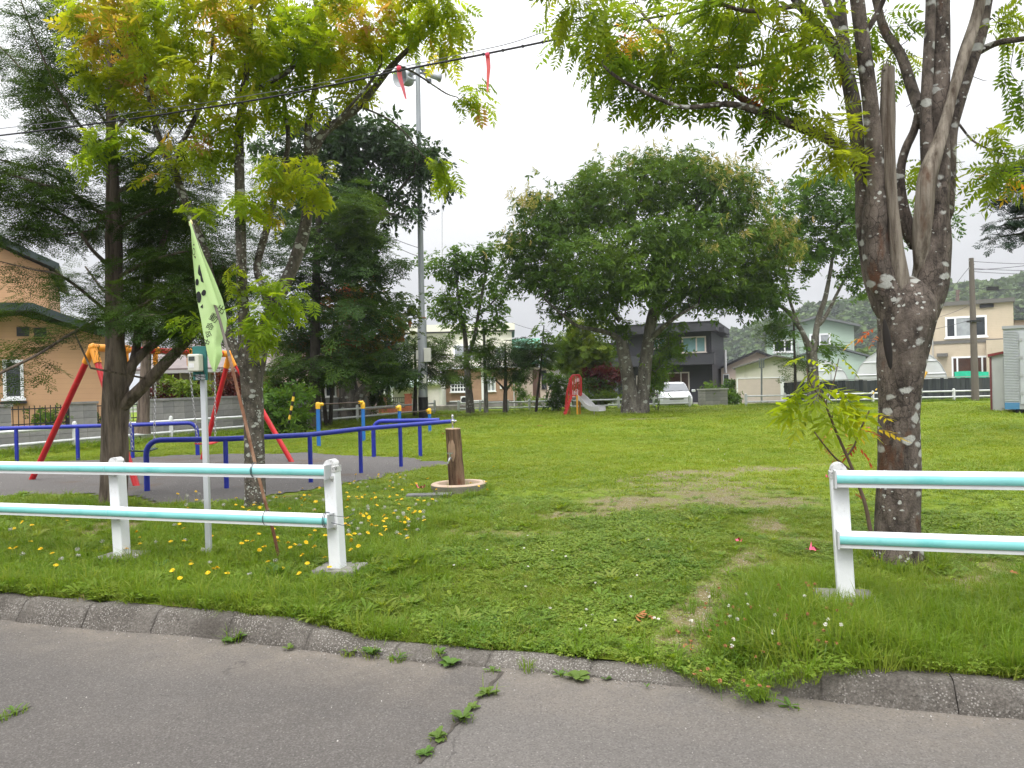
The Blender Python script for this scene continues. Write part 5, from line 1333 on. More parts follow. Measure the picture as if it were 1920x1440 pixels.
BOXG = M('box_grey', (0.5, 0.5, 0.45), 0.5, 0.05)
for x0_, x1_, y0_, y1_, dy in ((780.5, 792, 657, 674, 0.1), (797, 809, 653, 679, -0.2), (795, 801, 703, 719, -0.25)):
    a_, b_ = sp(x0_, y1_), sp(x1_, y0_); MB().bx(a_[0], b_[0], dy - 0.2, dy + 0.05, a_[2], b_[2]).obj('control_box', BOXG, sp_, bev=0.015)
MB().tube([sp(798, 680) + [0, -.2, 0], sp(800, 690) + [0, -.3, 0], sp(790, 684) + [0, -.3, 0], sp(795, 693) + [0, -.28, 0], sp(808, 703) + [0, -.2, 0]], 0.02, 6).obj('cable', BLACKP, sp_, smooth=True)
HORN = M('horn_grey', (0.36, 0.38, 0.4), 0.5, 0.06)
def horn(px, py, d, R):
    c = sp(px, py); d = np.array(d, float); d /= np.linalg.norm(d)
    prof = [(0.05, 0), (0.06, 0.25), (0.12, 0.5), (R * 0.7, 0.75), (R, 0.9), (R * 1.03, 0.9), (R * 0.68, 0.72)]
    o = MB().lathe(prof, sides=18).obj('horn', HORN, sp_, smooth=True)
    o.rotation_mode = 'QUATERNION'; o.rotation_quaternion = Vector(d).to_track_quat('Z', 'Y'); o.location = c - d * 0.45 * 0
    return o
horn(778, 150, (-0.75, -0.9, -0.15), 0.42); horn(777, 128, (-0.5, 0.8, -0.1), 0.4); horn(790, 137, (0.9, 0.5, -0.05), 0.2)
mb = MB(); mb.beam(sp(770, 140), sp(806, 134), 0.08); mb.beam(sp(786, 122), sp(803, 152), 0.07)
for px, py in ((800, 134), (805, 152), (792, 128)): mb.lathe([(0, 0.12), (0.1, 0.08), (0.1, -0.08), (0, -0.1)], sp(px, py), 8)
mb.obj('bracket', M('bracket_dark', (0.09, 0.1, 0.11), 0.5, 0.1), sp_)
an = thing('aerial', 'thin whip aerial on the roof line behind the loudspeaker pole', 'aerial', P(829, 620, 46))
MB().tube([(0, 0, 0), P(829, 285, 46) - P(829, 620, 46)], 0.03, 6).obj('mast', M('aerial_grey', (0.5, 0.5, 0.52), 0.4, 0.05), an)
MB().tube([P(829, 285, 46) - P(829, 620, 46), P(828, 222, 46) - P(829, 620, 46)], 0.015, 5).obj('whip', M('aerial_pale', (0.6, 0.6, 0.62), 0.4, 0.05), an)

# ---- utility pole and thin posts
YU = 37.2; gu = np.array([XX(1829, YU, 752), YU, -0.02])
up_ = thing('utility_pole', 'brown grey concrete utility pole in front of the beige house', 'pole', gu)
def su(px, py): return P(px, py, YU) - gu
MB().tube([np.array([0, 0, -0.1]), su(1821, 484)], [0.18, 0.11], 14).obj('shaft', M('pole_brown', (0.13, 0.11, 0.095), 0.8, 0.15, 2, stretch=(3, 3, 0.5)), up_, smooth=True)
mb = MB()
for py in (489, 496, 503, 512, 520, 540, 556): mb.lathe([(0.0, 0.05), (0.05, 0.04), (0.05, -0.03), (0.0, -0.05)], su(1818 if py % 2 else 1825, py), 8)
mb.beam(su(1817, 505), su(1826, 505), 0.06)
mb.obj('insulator', M('porcelain', (0.3, 0.29, 0.28), 0.3, 0.1), up_)
MB().bx(-0.2, 0.25, -0.2, 0.25, su(1822, 604)[2], su(1822, 604)[2] + 0.09).obj('clamp', DARKM, up_)
up2 = thing('street_pole', 'distant brown pole top rising over the roof of the beige house', 'pole', P(1796, 700, 66))
MB().tube([(0, 0, 0), P(1795.5, 544, 66) - P(1796, 700, 66)], 0.14, 10).beam(P(1796, 547, 66) - P(1796, 700, 66), P(1800, 545, 66) - P(1796, 700, 66), 0.12).obj('shaft', M('pole_brown2', (0.16, 0.12, 0.1), 0.8, 0.1), up2)
gt = np.array([XX(1428, 39, 765), 39.0, -0.17])
tp_ = thing('sign_post', 'thin grey steel post with two short arms in front of the pinkish shutter', 'post', gt)
MB().tube([(0, 0, 0), P(1428, 672, 39) - gt], 0.045, 10).obj('shaft', GALV, tp_, smooth=True)
mb = MB()
for px in (1424, 1432): mb.tube([P(px, 690, 39) - gt, P(px, 672, 39) - gt], 0.03, 6)
mb.beam(P(1424, 689, 39) - gt, P(1432, 689, 39) - gt, 0.05); mb.obj('arm', GALV, tp_)
# guy guards, striped yellow and black
def guy(label, a, b, n=9, r=0.028):
    a = np.asarray(a, float); b = np.asarray(b, float); root = thing('guy_guard', label, 'guy wire guard', a)
    yb, bb_ = MB(), MB()
    for k in range(n):
        p, q = (b - a) * k / n, (b - a) * (k + 1) / n; (yb if k % 2 else bb_).tube([p, q], r, 8)
    yb.obj('yellow_band', M('guard_yellow', (0.7, 0.45, 0.05), 0.5, 0.1), root, smooth=True); bb_.obj('black_band', BLACKP, root, smooth=True)
    return root
guy('striped yellow and black guy wire guard by the white fence, beside the big trunk', P(1634, 742, 33), P(1657, 712, 33))
guy('striped yellow and black guy wire guard in the shrubs before the block wall', P(541, 795, 22.5), P(552, 735, 22.5), 7, 0.04)
gyw = thing('guy_guard', 'plain yellow guy wire guard leaning out behind the right of the big trunk', 'guy wire guard', P(1723, 722, 30))
MB().tube([(0, 0, 0), P(1737, 697, 30) - P(1723, 722, 30)], 0.06, 10).obj('sleeve', M('guard_orange', (0.65, 0.36, 0.05), 0.5, 0.1), gyw, smooth=True)

# ---- overhead wires and pink ribbons
CABLE = M('black_cable', (0.015, 0.013, 0.017), 0.5, 0.2)
def smooth_path(pts, n=60):
    pts = np.asarray(pts, float); t = np.linspace(0, len(pts) - 1, n); out = []
    for q in t:
        i = min(int(q), len(pts) - 2); u = q - i
        p0, p1, p2, p3 = pts[max(i - 1, 0)], pts[i], pts[i + 1], pts[min(i + 2, len(pts) - 1)]
        out.append(0.5 * ((2 * p1) + (-p0 + p2) * u + (2 * p0 - 5 * p1 + 4 * p2 - p3) * u * u + (-p0 + 3 * p1 - 3 * p2 + p3) * u ** 3))
    return np.array(out)
def depth_on(px, n):  # depth where the vertical plane at road offset n meets a pixel column
    d = ray(px, 300); t, nn = TN(d[0], d[1]); return d[1] * n / nn
NW = 6.9
main = [(1600, -140), (1345, 2), (1200, 38), (1050, 72), (900, 103), (760, 130), (620, 160), (480, 187), (340, 209), (200, 229), (0, 254), (-200, 276)]
c1_ = smooth_path([P(px, py, depth_on(px, NW)) for px, py in main], 90)
ohc = tag(MB().tube(c1_, 0.0105, 8).obj('overhead_cable', CABLE, smooth=True), 'thick black overhead cable sagging across the top with pink ribbons tied to it', 'cable')
thin = [(1600, -150), (1300, 0), (1200, 23), (1050, 52), (960, 80), (900, 94), (760, 124), (620, 152), (480, 177), (340, 199), (130, 226), (0, 241), (-200, 262)]
c2_ = smooth_path([P(px, py, depth_on(px, NW + 0.05)) for px, py in thin], 90)
tag(MB().tube(c2_, 0.004, 6).obj('messenger_wire', M('grey_wire', (0.12, 0.12, 0.125), 0.5, 0.1), smooth=True), 'thinner grey wire running just above the black overhead cable', 'wire')
clm = MB().lathe([(0.0, 0.018), (0.014, 0.01), (0.014, -0.01), (0.0, -0.018)], sides=6).mesh('clip'); clm.materials.append(BLACKP)
for px in range(500, 1240, 37):
    k = np.argmin([abs(project(q)[0] - px) for q in c1_]); link('clip', clm, ohc, 0, c1_[k])
PINKR = leaf_mat('pink_ribbon', [(0.0, (0.8, 0.14, 0.24)), (1.0, (0.9, 0.26, 0.36))], 0.5, 0.4, 1.2)
def ribbon(label, pts, Y, wd=0.03, name='pink_ribbon'):
    c = smooth_path([P(px, py, Y + 0.02 * k) for k, (px, py) in enumerate(pts)], 14); mb = MB()
    V = []
    for k, q in enumerate(c):
        an_ = 0.5 * k / 3.0; s_ = np.array([math.cos(an_ * 0.6), math.sin(an_ * 0.6), 0.1]) * wd * (0.6 if k == 0 else 1.0); V += [q - s_, q + s_]
    i = np.arange(len(c) - 1) * 2; mb.add(np.array(V) - c[0], [np.stack([i, i + 1, i + 3, i + 2], 1)], tint=np.full(2 * len(c), 0.5))
    mb.lathe([(0.0, 0.03), (0.022, 0.018), (0.025, 0), (0.02, -0.018), (0.0, -0.03)], (0, 0, 0.0), 8)
    mb.t.append(np.full(40, 0.3))
    o = mb.obj(name, PINKR, smooth=True, loc=c[0]); tag(o, label, 'ribbon', 'pink ribbons on the cable')
ribbon('pink ribbon tied on the cable in front of the loudspeakers', [(748, 128), (750, 145), (756, 166), (761, 186)], depth_on(750, NW), 0.024)
ribbon('pink ribbon hanging from the cable against open sky', [(914, 103), (916, 125), (915, 145), (914, 172)], depth_on(914, NW), 0.022)
LITM = M('pink_scrap', (0.8, 0.1, 0.2), 0.5, 0.1)
def scrap(label, px, py, L, seed, m=None):
    r = np.random.default_rng(seed); g = GG(px, py); mb = MB(); V = []
    n_ = 9
    for k in range(n_):
        x = (k / (n_ - 1) - 0.5) * L; V += [(x, 0.02 * r.normal() - 0.02, 0.05 + 0.02 * abs(r.normal())), (x + 0.01 * r.normal(), 0.02 + 0.015 * r.normal(), 0.045 + 0.025 * abs(r.normal()))]
    i = np.arange(n_ - 1) * 2; mb.add(np.array(V), [np.stack([i, i + 1, i + 3, i + 2], 1)])
    tag(mb.obj('ribbon_scrap', m or LITM, smooth=True, loc=g), label, 'litter', 'pink scraps on the grass')
scrap('long crumpled pink scrap on the grass left of the right fence post', 1522, 1042, 0.12, 1); scrap('tiny pink scrap on the bare track', 1385, 1026, 0.06, 2)
scrap('crumpled pink scrap in the grass beside the basin', 789, 922, 0.14, 3); scrap('small orange pink scrap in grass below the sapling', 1551, 902, 0.04, 4)
scrap('pink scrap tied near the striped guy guard', 1627, 806, 0.12, 5)

# service wires on the right and behind
def wire(a, b, sag=0.0, r=0.012, n=14, lab=None):
    a = np.asarray(a); b = np.asarray(b); k = np.linspace(0, 1, n)[:, None]; pts = a + (b - a) * k; pts[:, 2] -= sag * 4 * (k * (1 - k))[:, 0]
    tag(MB().tube(pts, r, 4).obj('service_wire', CABLE), lab, 'wire', 'thin service wires')
T = lambda py: P(1822, py, YU)
for py, py2, Y2_ in ((490, 489, 40), (503, 501, 40), (509, 508, 40), (506, 470, 30), (540, 536, 40)): wire(T(py), P(2080, py2, Y2_), 0.15, lab='thin service wire running right from the utility pole')
WL = 'thin drop wire running down left from the utility pole to the houses'
wire(T(540), P(1640, 620, 52), 0.2, lab=WL); wire(T(570), P(1700, 600, 52), 0.3, lab=WL); wire(T(495), P(1700, 640, 52), 0.1, lab=WL); wire(T(600), P(1500, 640, 60), 0.5, lab=WL)
wire(P(960, 605, 46), P(1030, 622, 44), 0.1, lab='short wire above the bright green metal roof')
for a_, b_ in ((P(700, 430, 33), P(783, 480, 32.5)), (P(640, 395, 33), P(786, 465, 32.5))): wire(a_, b_, 0.15, lab='thin wire running left from the loudspeaker pole into the trees')
tag(MB().bx(-0.28, 0.28, -0.07, 0.07, -0.1, 0.1).obj('cable_box', DARKM, loc=P(1861, 541, 38.5)), 'small black closure hanging on the wires above the beige house roof', 'box')

# ---- slide
gS = GG(1085, 778); YSl = gS[1]
sl = thing('slide', 'small red slide with a steel chute, red ladder and guard loops', 'slide', gS)
def ss(px, py, dy=0.0): return P(px, py, YSl + dy) - gS
REDS = M('slide_red', (0.42, 0.02, 0.02), 0.45, 0.15, 4); CHUT = M('chute_steel', (0.5, 0.5, 0.5), 0.4, 0.06, 3, metal=0.3); ORS = M('slide_orange', (0.6, 0.28, 0.03), 0.5, 0.1)
cpath = smooth_path([ss(1084, 742, 0.2), ss(1095, 752, 0), ss(1106, 764, -0.25), ss(1114, 768.5, -0.4), ss(1129, 769.5, -0.7)], 16)
tg = np.gradient(cpath, axis=0); V = []
for c, t_ in zip(cpath, tg):
    sd_ = np.cross(t_, [0, 0, 1.0]); sd_ /= np.linalg.norm(sd_); up = np.array([0, 0, 1.0])
    for a_, b_ in ((-0.25, 0.17), (-0.22, 0.17), (-0.22, 0.0), (0.22, 0.0), (0.22, 0.17), (0.25, 0.17), (0.25, -0.03), (-0.25, -0.03)): V.append(c + sd_ * a_ + up * b_)
i = np.arange(15)[:, None] * 8; j = np.arange(8)[None]
MB().add(np.array(V), [np.stack([i + j, i + (j + 1) % 8, i + 8 + (j + 1) % 8, i + 8 + j], -1).reshape(-1, 4), np.arange(8)[::-1][None], (np.arange(8) + 120)[None]]).obj('chute', CHUT, sl)
MB().tube([ss(1114, 770, -0.4), ss(1114, 780, -0.4)], 0.025, 8).obj('chute_leg', STEEL, sl)
pz = ss(1080, 741)[2]; x0_, x1_ = ss(1067, 741)[0], ss(1090, 741)[0]
MB().bx(x0_, x1_, -0.1, 0.55, pz - 0.04, pz).obj('platform', REDS, sl)
for x, y in ((ss(1082, 760)[0], -0.08), (x1_ - 0.03, 0.5), (x0_ + 0.03, 0.5)): MB().tube([(x, y, -0.05), (x, y, pz)], 0.045, 10).obj('leg', ORS, sl, smooth=True)
for y in (-0.1, 0.55):
    a_, b_ = x0_ + 0.12, x1_; zt_ = ss(1080, 703)[2]
    lp = [(a_, y, pz), (a_, y, zt_ - 0.12), (a_ + 0.08, y, zt_), (b_ - 0.08, y, zt_), (b_, y, zt_ - 0.12), (b_, y, pz)]
    rl = MB().tube(lp, 0.028, 8)
    for k in range(1, 6): xx = a_ + (b_ - a_) * k / 6; rl.tube([(xx, y, pz), (xx, y, zt_)], 0.012, 6)
    rl.obj('guard_loop', REDS, sl, smooth=True)
sp2 = MB()
for k in range(6): sp2.tube([(x0_ + 0.06, -0.08 + k * .122, pz), (x0_ + 0.06, -0.08 + k * .122, ss(1070, 709)[2])], 0.014, 6)
sp2.tube([(x0_ + 0.06, -0.1, ss(1070, 709)[2]), (x0_ + 0.06, 0.55, ss(1070, 709)[2])], 0.022, 6).obj('side_panel', REDS, sl)
bl = ss(1059, 776); tl_ = np.array([x0_ + 0.05, 0.2, pz])
for y in (-0.12, 0.5):
    MB().beam((bl[0], y, 0), (x0_ + 0.1, y, pz), 0.05, 0.09).obj('stringer', REDS, sl)
    MB().tube([(bl[0] + 0.05, y, 0.3), (x0_ - 0.05, y, pz + 0.2), (x0_ + 0.1, y, pz + 0.75)], 0.022, 8).obj('handrail', REDS, sl, smooth=True)
for k in range(5):
    q = (k + 0.7) / 5.5; MB().box((bl[0] + (x0_ + 0.1 - bl[0]) * q, 0.19, pz * q), (0.16, 0.58, 0.04)).obj('step', REDS, sl)

# ---- white car
Yca = 38.9; cx0 = XX(1269, Yca, 765)
car = thing('parked_car', 'white hatchback parked nose on behind the low white fence before the charcoal house', 'car', (cx0, Yca, -0.17), R_(-9))
CARW = M('car_white', (0.78, 0.79, 0.8), 0.18, 0.01, spec=0.6)
# stations along y (0 = nose), half width, z bottom, z shoulder, z top, half width at the top
ST = [(0.0, 0.62, 0.30, 0.52, 0.60, 0.5), (0.08, 0.78, 0.22, 0.58, 0.68, 0.66), (0.35, 0.85, 0.2, 0.68, 0.78, 0.74), (0.75, 0.86, 0.2, 0.76, 0.87, 0.76), (1.05, 0.86, 0.2, 0.80, 0.94, 0.74), (1.75, 0.86, 0.2, 0.86, 1.38, 0.58), (2.2, 0.86, 0.2, 0.88, 1.46, 0.56), (3.0, 0.86, 0.2, 0.9, 1.45, 0.56), (3.6, 0.84, 0.22, 0.9, 1.3, 0.56), (3.9, 0.78, 0.28, 0.85, 1.0, 0.6)]
V = []; NS = 14
for (y, hw, z0, zs, zt, ht) in ST:
    hp = [(-hw * 0.93, z0), (-hw, z0 + 0.12), (-hw, zs - 0.08), (-hw * 0.97, zs), (-ht - 0.02, zt - 0.06), (-ht + 0.06, zt - 0.01), (-ht * 0.5, zt + 0.01)]
    V += [(x, y, z) for x, z in hp] + [(-x, y, z) for x, z in hp[::-1]]
i = np.arange(len(ST) - 1)[:, None] * NS; j = np.arange(NS)[None]; j2 = (j + 1) % NS
MB().add(np.array(V), [np.stack([i + j, i + j2, i + NS + j2, i + NS + j], -1).reshape(-1, 4)[:, ::-1], np.arange(NS)[None], (np.arange(NS) + (len(ST) - 1) * NS)[::-1][None]]).obj('body', CARW, car, smooth=True)
WIND = M('windscreen_glass', (0.09, 0.1, 0.11), 0.08, 0.1, spec=0.8)
ws = np.array([(-0.72, 1.07, 0.955), (0.72, 1.07, 0.955), (0.53, 1.72, 1.375), (-0.53, 1.72, 1.375)]) + np.array([0, -0.012, 0.014])
MB().add(ws, [np.array([[0, 1, 2, 3]])]).obj('windscreen', WIND, car)
for sg in (-1, 1):
    q = np.array([(sg * 0.79, 1.25, 0.93), (sg * 0.595, 1.85, 1.34), (sg * 0.585, 3.05, 1.38), (sg * 0.80, 3.3, 0.97)]) + np.array([sg * 0.03, 0, 0.01])
    MB().add(q, [np.array([[0, 1, 2, 3]])]).obj('side_window', WIND, car)
    MB().box((sg * 0.98, 1.22, 0.98), (0.2, 0.1, 0.14)).obj('mirror', CARW, car, bev=0.03)
    MB().add(np.array([(sg * 0.46, -0.01, 0.585), (sg * 0.72, 0.035, 0.62), (sg * 0.83, 0.27, 0.7), (sg * 0.78, 0.27, 0.755), (sg * 0.55, 0.04, 0.675)]) + [0, -0.03, 0.012], [np.arange(5)[None] if sg > 0 else np.arange(5)[::-1][None]]).obj('headlight', M('headlight_%d' % sg, (0.55, 0.57, 0.58), 0.1, 0.15, 9, spec=0.8), car)
    MB().lathe([(0.0, 0.02), (0.07, 0.015), (0.08, 0)], sides=12).obj('fog_light', DARKM, car, loc=(sg * 0.56, 0.02, 0.36)).rotation_euler = (R_(90), 0, 0)
    for y in (0.72, 3.15):
        wh = MB().tube([(-0.1, 0, 0), (0.1, 0, 0)], 0.3, 20).obj('wheel', BLACKP, car, loc=(sg * 0.78, y, 0.3)); MB().lathe([(0.0, 0.01), (0.12, 0.02), (0.19, 0.0)], sides=14).obj('rim', STEEL, wh, loc=(sg * 0.105, 0, 0)).rotation_euler = (0, R_(90 * sg), 0)
MB().box((0, -0.012, 0.585), (0.72, 0.03, 0.05)).obj('grille', DARKM, car); MB().box((0, -0.005, 0.32), (0.85, 0.03, 0.11)).obj('lower_grille', DARKM, car)
MB().box((0, -0.03, 0.44), (0.33, 0.02, 0.11)).obj('number_plate', M('plate_white', (0.7, 0.71, 0.7), 0.4, 0.02), car)
for sg in (-0.3, 0.15): MB().beam((sg - 0.2, 1.02, 0.965), (sg + 0.25, 1.12, 1.01), 0.015).obj('wiper', DARKM, car)
# ------------------------------------------------------------------ TREES
def t_compound(pairs=6, L=0.2, ll=0.062, lw=0.019, droop=0.35, seed=0, fold=0.25):
    r = np.random.default_rng(seed); V = []; F = []
    def c(x): return np.array([x, 0, -droop * x * x / L])
    def leaflet(b, d, l, w_):
        d = d / np.linalg.norm(d); s = np.cross([0, 0, 1.0], d); s /= np.linalg.norm(s); n = len(V)
        k = r.uniform(0.8, 1.1)
        V.extend([b, b + d * l * 0.42 * k + s * w_ / 2 + [0, 0, -fold * w_], b + d * l * k + [0, 0, -0.25 * l], b + d * l * 0.42 * k - s * w_ / 2 + [0, 0, -fold * w_]]); F.append([n, n + 1, n + 2, n + 3])
    for k in range(pairs):
        x = L * (0.2 + 0.72 * k / (pairs - 1)); sc = 0.75 + 0.35 * math.sin(math.pi * (k + 0.8) / (pairs + 0.6))
        for sg in (-1, 1): leaflet(c(x), np.array([0.55 + r.normal(0, 0.08), sg, -0.12 + r.normal(0, 0.12)]), ll * sc, lw * sc)
    leaflet(c(L * 0.95), np.array([1.0, 0, -0.3]), ll, lw)
    n = len(V); w_ = 0.0016
    for a, b in ((0.0, 0.5), (0.5, 1.0)):
        n = len(V); V.extend([c(L * a) + [0, w_, 0], c(L * a) - [0, w_, 0], c(L * b) - [0, w_, 0], c(L * b) + [0, w_, 0]]); F.append([n, n + 1, n + 2, n + 3])
    return np.array(V), np.array(F)
def t_sprig(n=7, stem=0.16, ll=0.13, lw=0.045, droop=0.4, seed=0, whorl=False, fold=0.3):
    r = np.random.default_rng(seed); V = []; F = []
    for k in range(n):
        b = np.array([stem * (k + 1) / n if not whorl else stem * 0.9, 0, 0]); az = (k * 2.4 + r.normal(0, 0.3)) if whorl else (1 if k % 2 else -1) * (0.9 + r.normal(0, 0.25))
        if whorl: d = np.array([0.35, math.cos(az), math.sin(az) * 0.6 + 0.1])
        else: d = np.array([math.cos(az), math.sin(az), 0.1 + r.normal(0, 0.25)])
        if k == n - 1 and not whorl: d = np.array([1, 0.1, 0.0])
        d /= np.linalg.norm(d); s = np.cross([0.05, 0.1, 1.0], d); s /= np.linalg.norm(s); l = ll * r.uniform(0.75, 1.15); w_ = lw * r.uniform(0.8, 1.15); up = np.cross(d, s); q = len(V)
        tip = b + d * l + np.array([0, 0, -droop * l * 0.5]); m = b + d * l * 0.55 + np.array([0, 0, -droop * l * 0.08])
        V.extend([b, m + s * w_ / 2 - up * fold * w_ * 0.5, tip, m - s * w_ / 2 - up * fold * w_ * 0.5]); F.append([q, q + 1, q + 2, q + 3])
    return np.array(V), np.array(F)
def t_spray(L=0.34, shoots=9, nl=0.03, nw=0.007, seed=0, per=5):
    """flat conifer spray: side shoots carrying two ranks of needles"""
    r = np.random.default_rng(seed); V = []; F = []
    def needle(b, d, l):
        d = d / np.linalg.norm(d); s = np.cross([0, 0, 1.0], d); s /= np.linalg.norm(s) + 1e-9; q = len(V)
        V.extend([b - s * nw / 2, b + d * l * 0.6 - s * nw * 0.42, b + d * l + [0, 0, -0.1 * l], b + d * l * 0.6 + s * nw * 0.42]); F.append([q, q + 1, q + 2, q + 3])
    for k in range(shoots):
        x = L * (0.15 + 0.8 * k / shoots); sg = 1 if k % 2 else -1
        sl_ = L * 0.42 * (1.1 - k / shoots) + 0.05; az = 0.85 + r.normal(0, 0.15)
        d = np.array([math.cos(az), sg * math.sin(az), r.normal(0, 0.08) - 0.08]); b = np.array([x, 0, -0.25 * x * x / L])
        for m in range(per):
            p = b + d * sl_ * (m + 0.5) / per
            for s2 in (-1, 1):
                a2 = math.atan2(d[1], d[0]) + s2 * (0.8 + r.normal(0, 0.15)); needle(p, np.array([math.cos(a2), math.sin(a2), r.normal(0, 0.12)]), nl)
    for m in range(per):
        p = np.array([L * (0.5 + 0.5 * m / per), 0, -0.25 * L * (0.5 + 0.5 * m / per) ** 2])
        for s2 in (-1, 1): needle(p, np.array([0.7, s2 * 0.7, 0.0]), nl)
    return np.array(V), np.array(F)

def place(T, pos, dirs, scale, r, droop=0.3, yaw=0.6, roll=0.5, up=0.0):
    """N copies of template T=(V,F): x axis along a jittered DIRS"""
    V, F = T; N = len(pos)
    d = np.array(dirs, float); d /= np.linalg.norm(d, axis=1)[:, None] + 1e-9
    az = np.arctan2(d[:, 1], d[:, 0]) + r.normal(0, yaw, N); el = np.arcsin(np.clip(d[:, 2], -1, 1)) * 0.5 + up - np.abs(r.normal(droop, 0.3, N))
    X = np.stack([np.cos(az) * np.cos(el), np.sin(az) * np.cos(el), np.sin(el)], 1)
    Yv = np.stack([-np.sin(az), np.cos(az), np.zeros(N)], 1); Zv = np.cross(X, Yv)
    ro = r.normal(0, roll, N)[:, None]
    Y2 = Yv * np.cos(ro) + Zv * np.sin(ro); Z2 = Zv * np.cos(ro) - Yv * np.sin(ro)
    B = np.stack([X, Y2, Z2], 1) * np.asarray(scale)[:, None, None]
    W = np.einsum('mk,nkj->nmj', V, B) + np.asarray(pos)[:, None, :]
    Fa = (F[None] + (np.arange(N) * len(V))[:, None, None]).reshape(-1, F.shape[1])
    return W.reshape(-1, 3), Fa, B

class Tree:
    def __init__(s, seed):
        s.P = []; s.par = []; s.R = []; s.tag = []; s.lid = []; s.r = np.random.default_rng(seed); s.nl = 0; s.tip = []; s.nfix = 0
    def limb(s, pts, tagn='trunk', attach=True, step=None, start_r=None):
        """pts: list of (px,py,Y,width px) or (vec, r)"""
        Q = []; W = []
        for p in pts:
            if len(p) == 4: Q.append(P(p[0], p[1], p[2])); W.append(p[3] / 2 * p[2] / FPX)
            else: Q.append(np.asarray(p[0], float)); W.append(p[1])
        Q = np.array(Q); W = np.array(W); L = np.linalg.norm(np.diff(Q, axis=0), axis=1).sum()
        n = max(len(Q) + 1, int(L / (step or 0.12)) + 1)
        C = smooth_path(Q, n); t = np.linspace(0, len(Q) - 1, n); rr = np.interp(t, np.arange(len(Q)), W)
        par = -1
        if attach and s.P:
            par = int(np.argmin(np.linalg.norm(np.array(s.P) - C[0], axis=1)))
        ids = []
        for c, q in zip(C, rr):
            s.P.append(c); s.par.append(par); s.R.append(q); s.tag.append(tagn); s.lid.append(s.nl); s.tip.append(0); par = len(s.P) - 1; ids.append(par)
        s.nl += 1; s.nfix = len(s.P)
        return ids
    def grow(s, A, step=0.25, jit=0.12, sag=0.05, skip=0):
        A = np.asarray(A, float)
        base = np.array(s.P[skip:]); dd = np.array([np.min(np.linalg.norm(base - a, axis=1)) for a in A]); A = A[np.argsort(dd)]
        cap = len(s.P) + len(A) * 14; buf = np.zeros((cap, 3)); n = len(s.P); buf[:n] = np.array(s.P)
        buf[:skip] = 1e6
        for a in A:
            d = np.linalg.norm(buf[:n] - a, axis=1); j = int(np.argmin(d)); L = d[j]; k = int(min(12, max(1, math.ceil(L / step))))
            p0 = np.array(s.P[j]); off = s.r.normal(0, jit, 3) * L; par = j
            pd = p0 - np.array(s.P[s.par[j]]) if s.par[j] >= 0 else np.array([0, 0, 1.0]); pd = pd / (np.linalg.norm(pd) + 1e-9)
            for m in range(1, k + 1):
                u = m / k; c = p0 + (a - p0) * u + off * math.sin(math.pi * u) + pd * 0.18 * L * math.sin(math.pi * u) * (1 - u) + np.array([0, 0, -sag * L * u * u + sag * L * u])
                if n >= cap: break
                s.P.append(c); buf[n] = c; s.par.append(par); s.R.append(np.nan); s.tag.append('twig'); s.lid.append(s.nl); s.tip.append(u); par = n; n += 1
            s.nl += 1
    def finish(s, k=0.006, rmin=0.003, ex=0.5):
        n = len(s.P); s.P = np.array(s.P); s.par = np.array(s.par); s.R = np.array(s.R); cnt = np.zeros(n); ch = [[] for _ in range(n)]
        for i in range(n):
            if s.par[i] >= 0: ch[s.par[i]].append(i)
        for i in range(n - 1, -1, -1):
            if not ch[i]: cnt[i] += 1
            if s.par[i] >= 0: cnt[s.par[i]] += cnt[i]
        for i in range(n):
            if np.isnan(s.R[i]):
                r = max(rmin, k * cnt[i] ** ex); s.R[i] = min(r, 0.85 * s.R[s.par[i]] if s.par[i] >= 0 else r); s.R[i] = max(s.R[i], rmin * 0.7)
        s.ch = ch; s.cnt = cnt
    def chains(s):
        n = len(s.P); main = [-1] * n
        for i in range(n):
            c = s.ch[i]
            if c:
                same = [q for q in c if s.lid[q] == s.lid[i]]; main[i] = same[0] if same else (max(c, key=lambda q: s.cnt[q]) if s.tag[i] == 'twig' else -1)
        out = []
        for i in range(n):
            p = s.par[i]
            if p < 0 or main[p] != i:
                c = [i]
                while main[c[-1]] >= 0: c.append(main[c[-1]])
                out.append(c)
        return out
    def wood(s, name_mat, parent, lod=1.0, wob=0.06, twig_sides=4):
        """name_mat: tag -> (object name, material); one mesh per tag"""
        mbs = {}
        for c in s.chains():
            tg_ = s.tag[c[0]]; key = (tg_, s.lid[c[0]] if tg_ != 'twig' else -1); mb = mbs.setdefault(key, MB()); pts = s.P[c]; rr = s.R[c]
            p = s.par[c[0]]
            if p >= 0: pts = np.vstack([s.P[p], pts]); rr = np.concatenate([[min(rr[0] * 1.15, s.R[p])], rr])
            if len(pts) < 2: continue
            mr = rr.max() * lod; sd_ = 22 if mr > 0.1 else 12 if mr > 0.03 else 7 if mr > 0.012 else twig_sides
            mb.tube(pts, rr, sd_, cap=(sd_ > 6), wob=0 if mr <= 0.03 and tg_ != 'dead' else wob * (2.4 if tg_ == 'dead' else 1), ph=float(c[0] % 7))
        for (tg_, lid), mb in mbs.items():
            nm, mt = name_mat[tg_]; o = mb.obj('limb' if nm == 'trunk' and lid > 0 else nm, mt, parent, smooth=True)
            if tg_ == 'twig': o['kind'] = 'stuff'
    def leafsites(s, lo=0.3, per=2, spread=0.05):
        t = np.array(s.tip); idx = np.where(t > lo)[0]; idx = np.repeat(idx, per); d = s.P[idx] - s.P[np.maximum(s.par[idx], 0)]
        f = s.r.random(len(idx))[:, None]
        return s.P[idx] - d * f + s.r.normal(0, spread, (len(idx), 3)), d
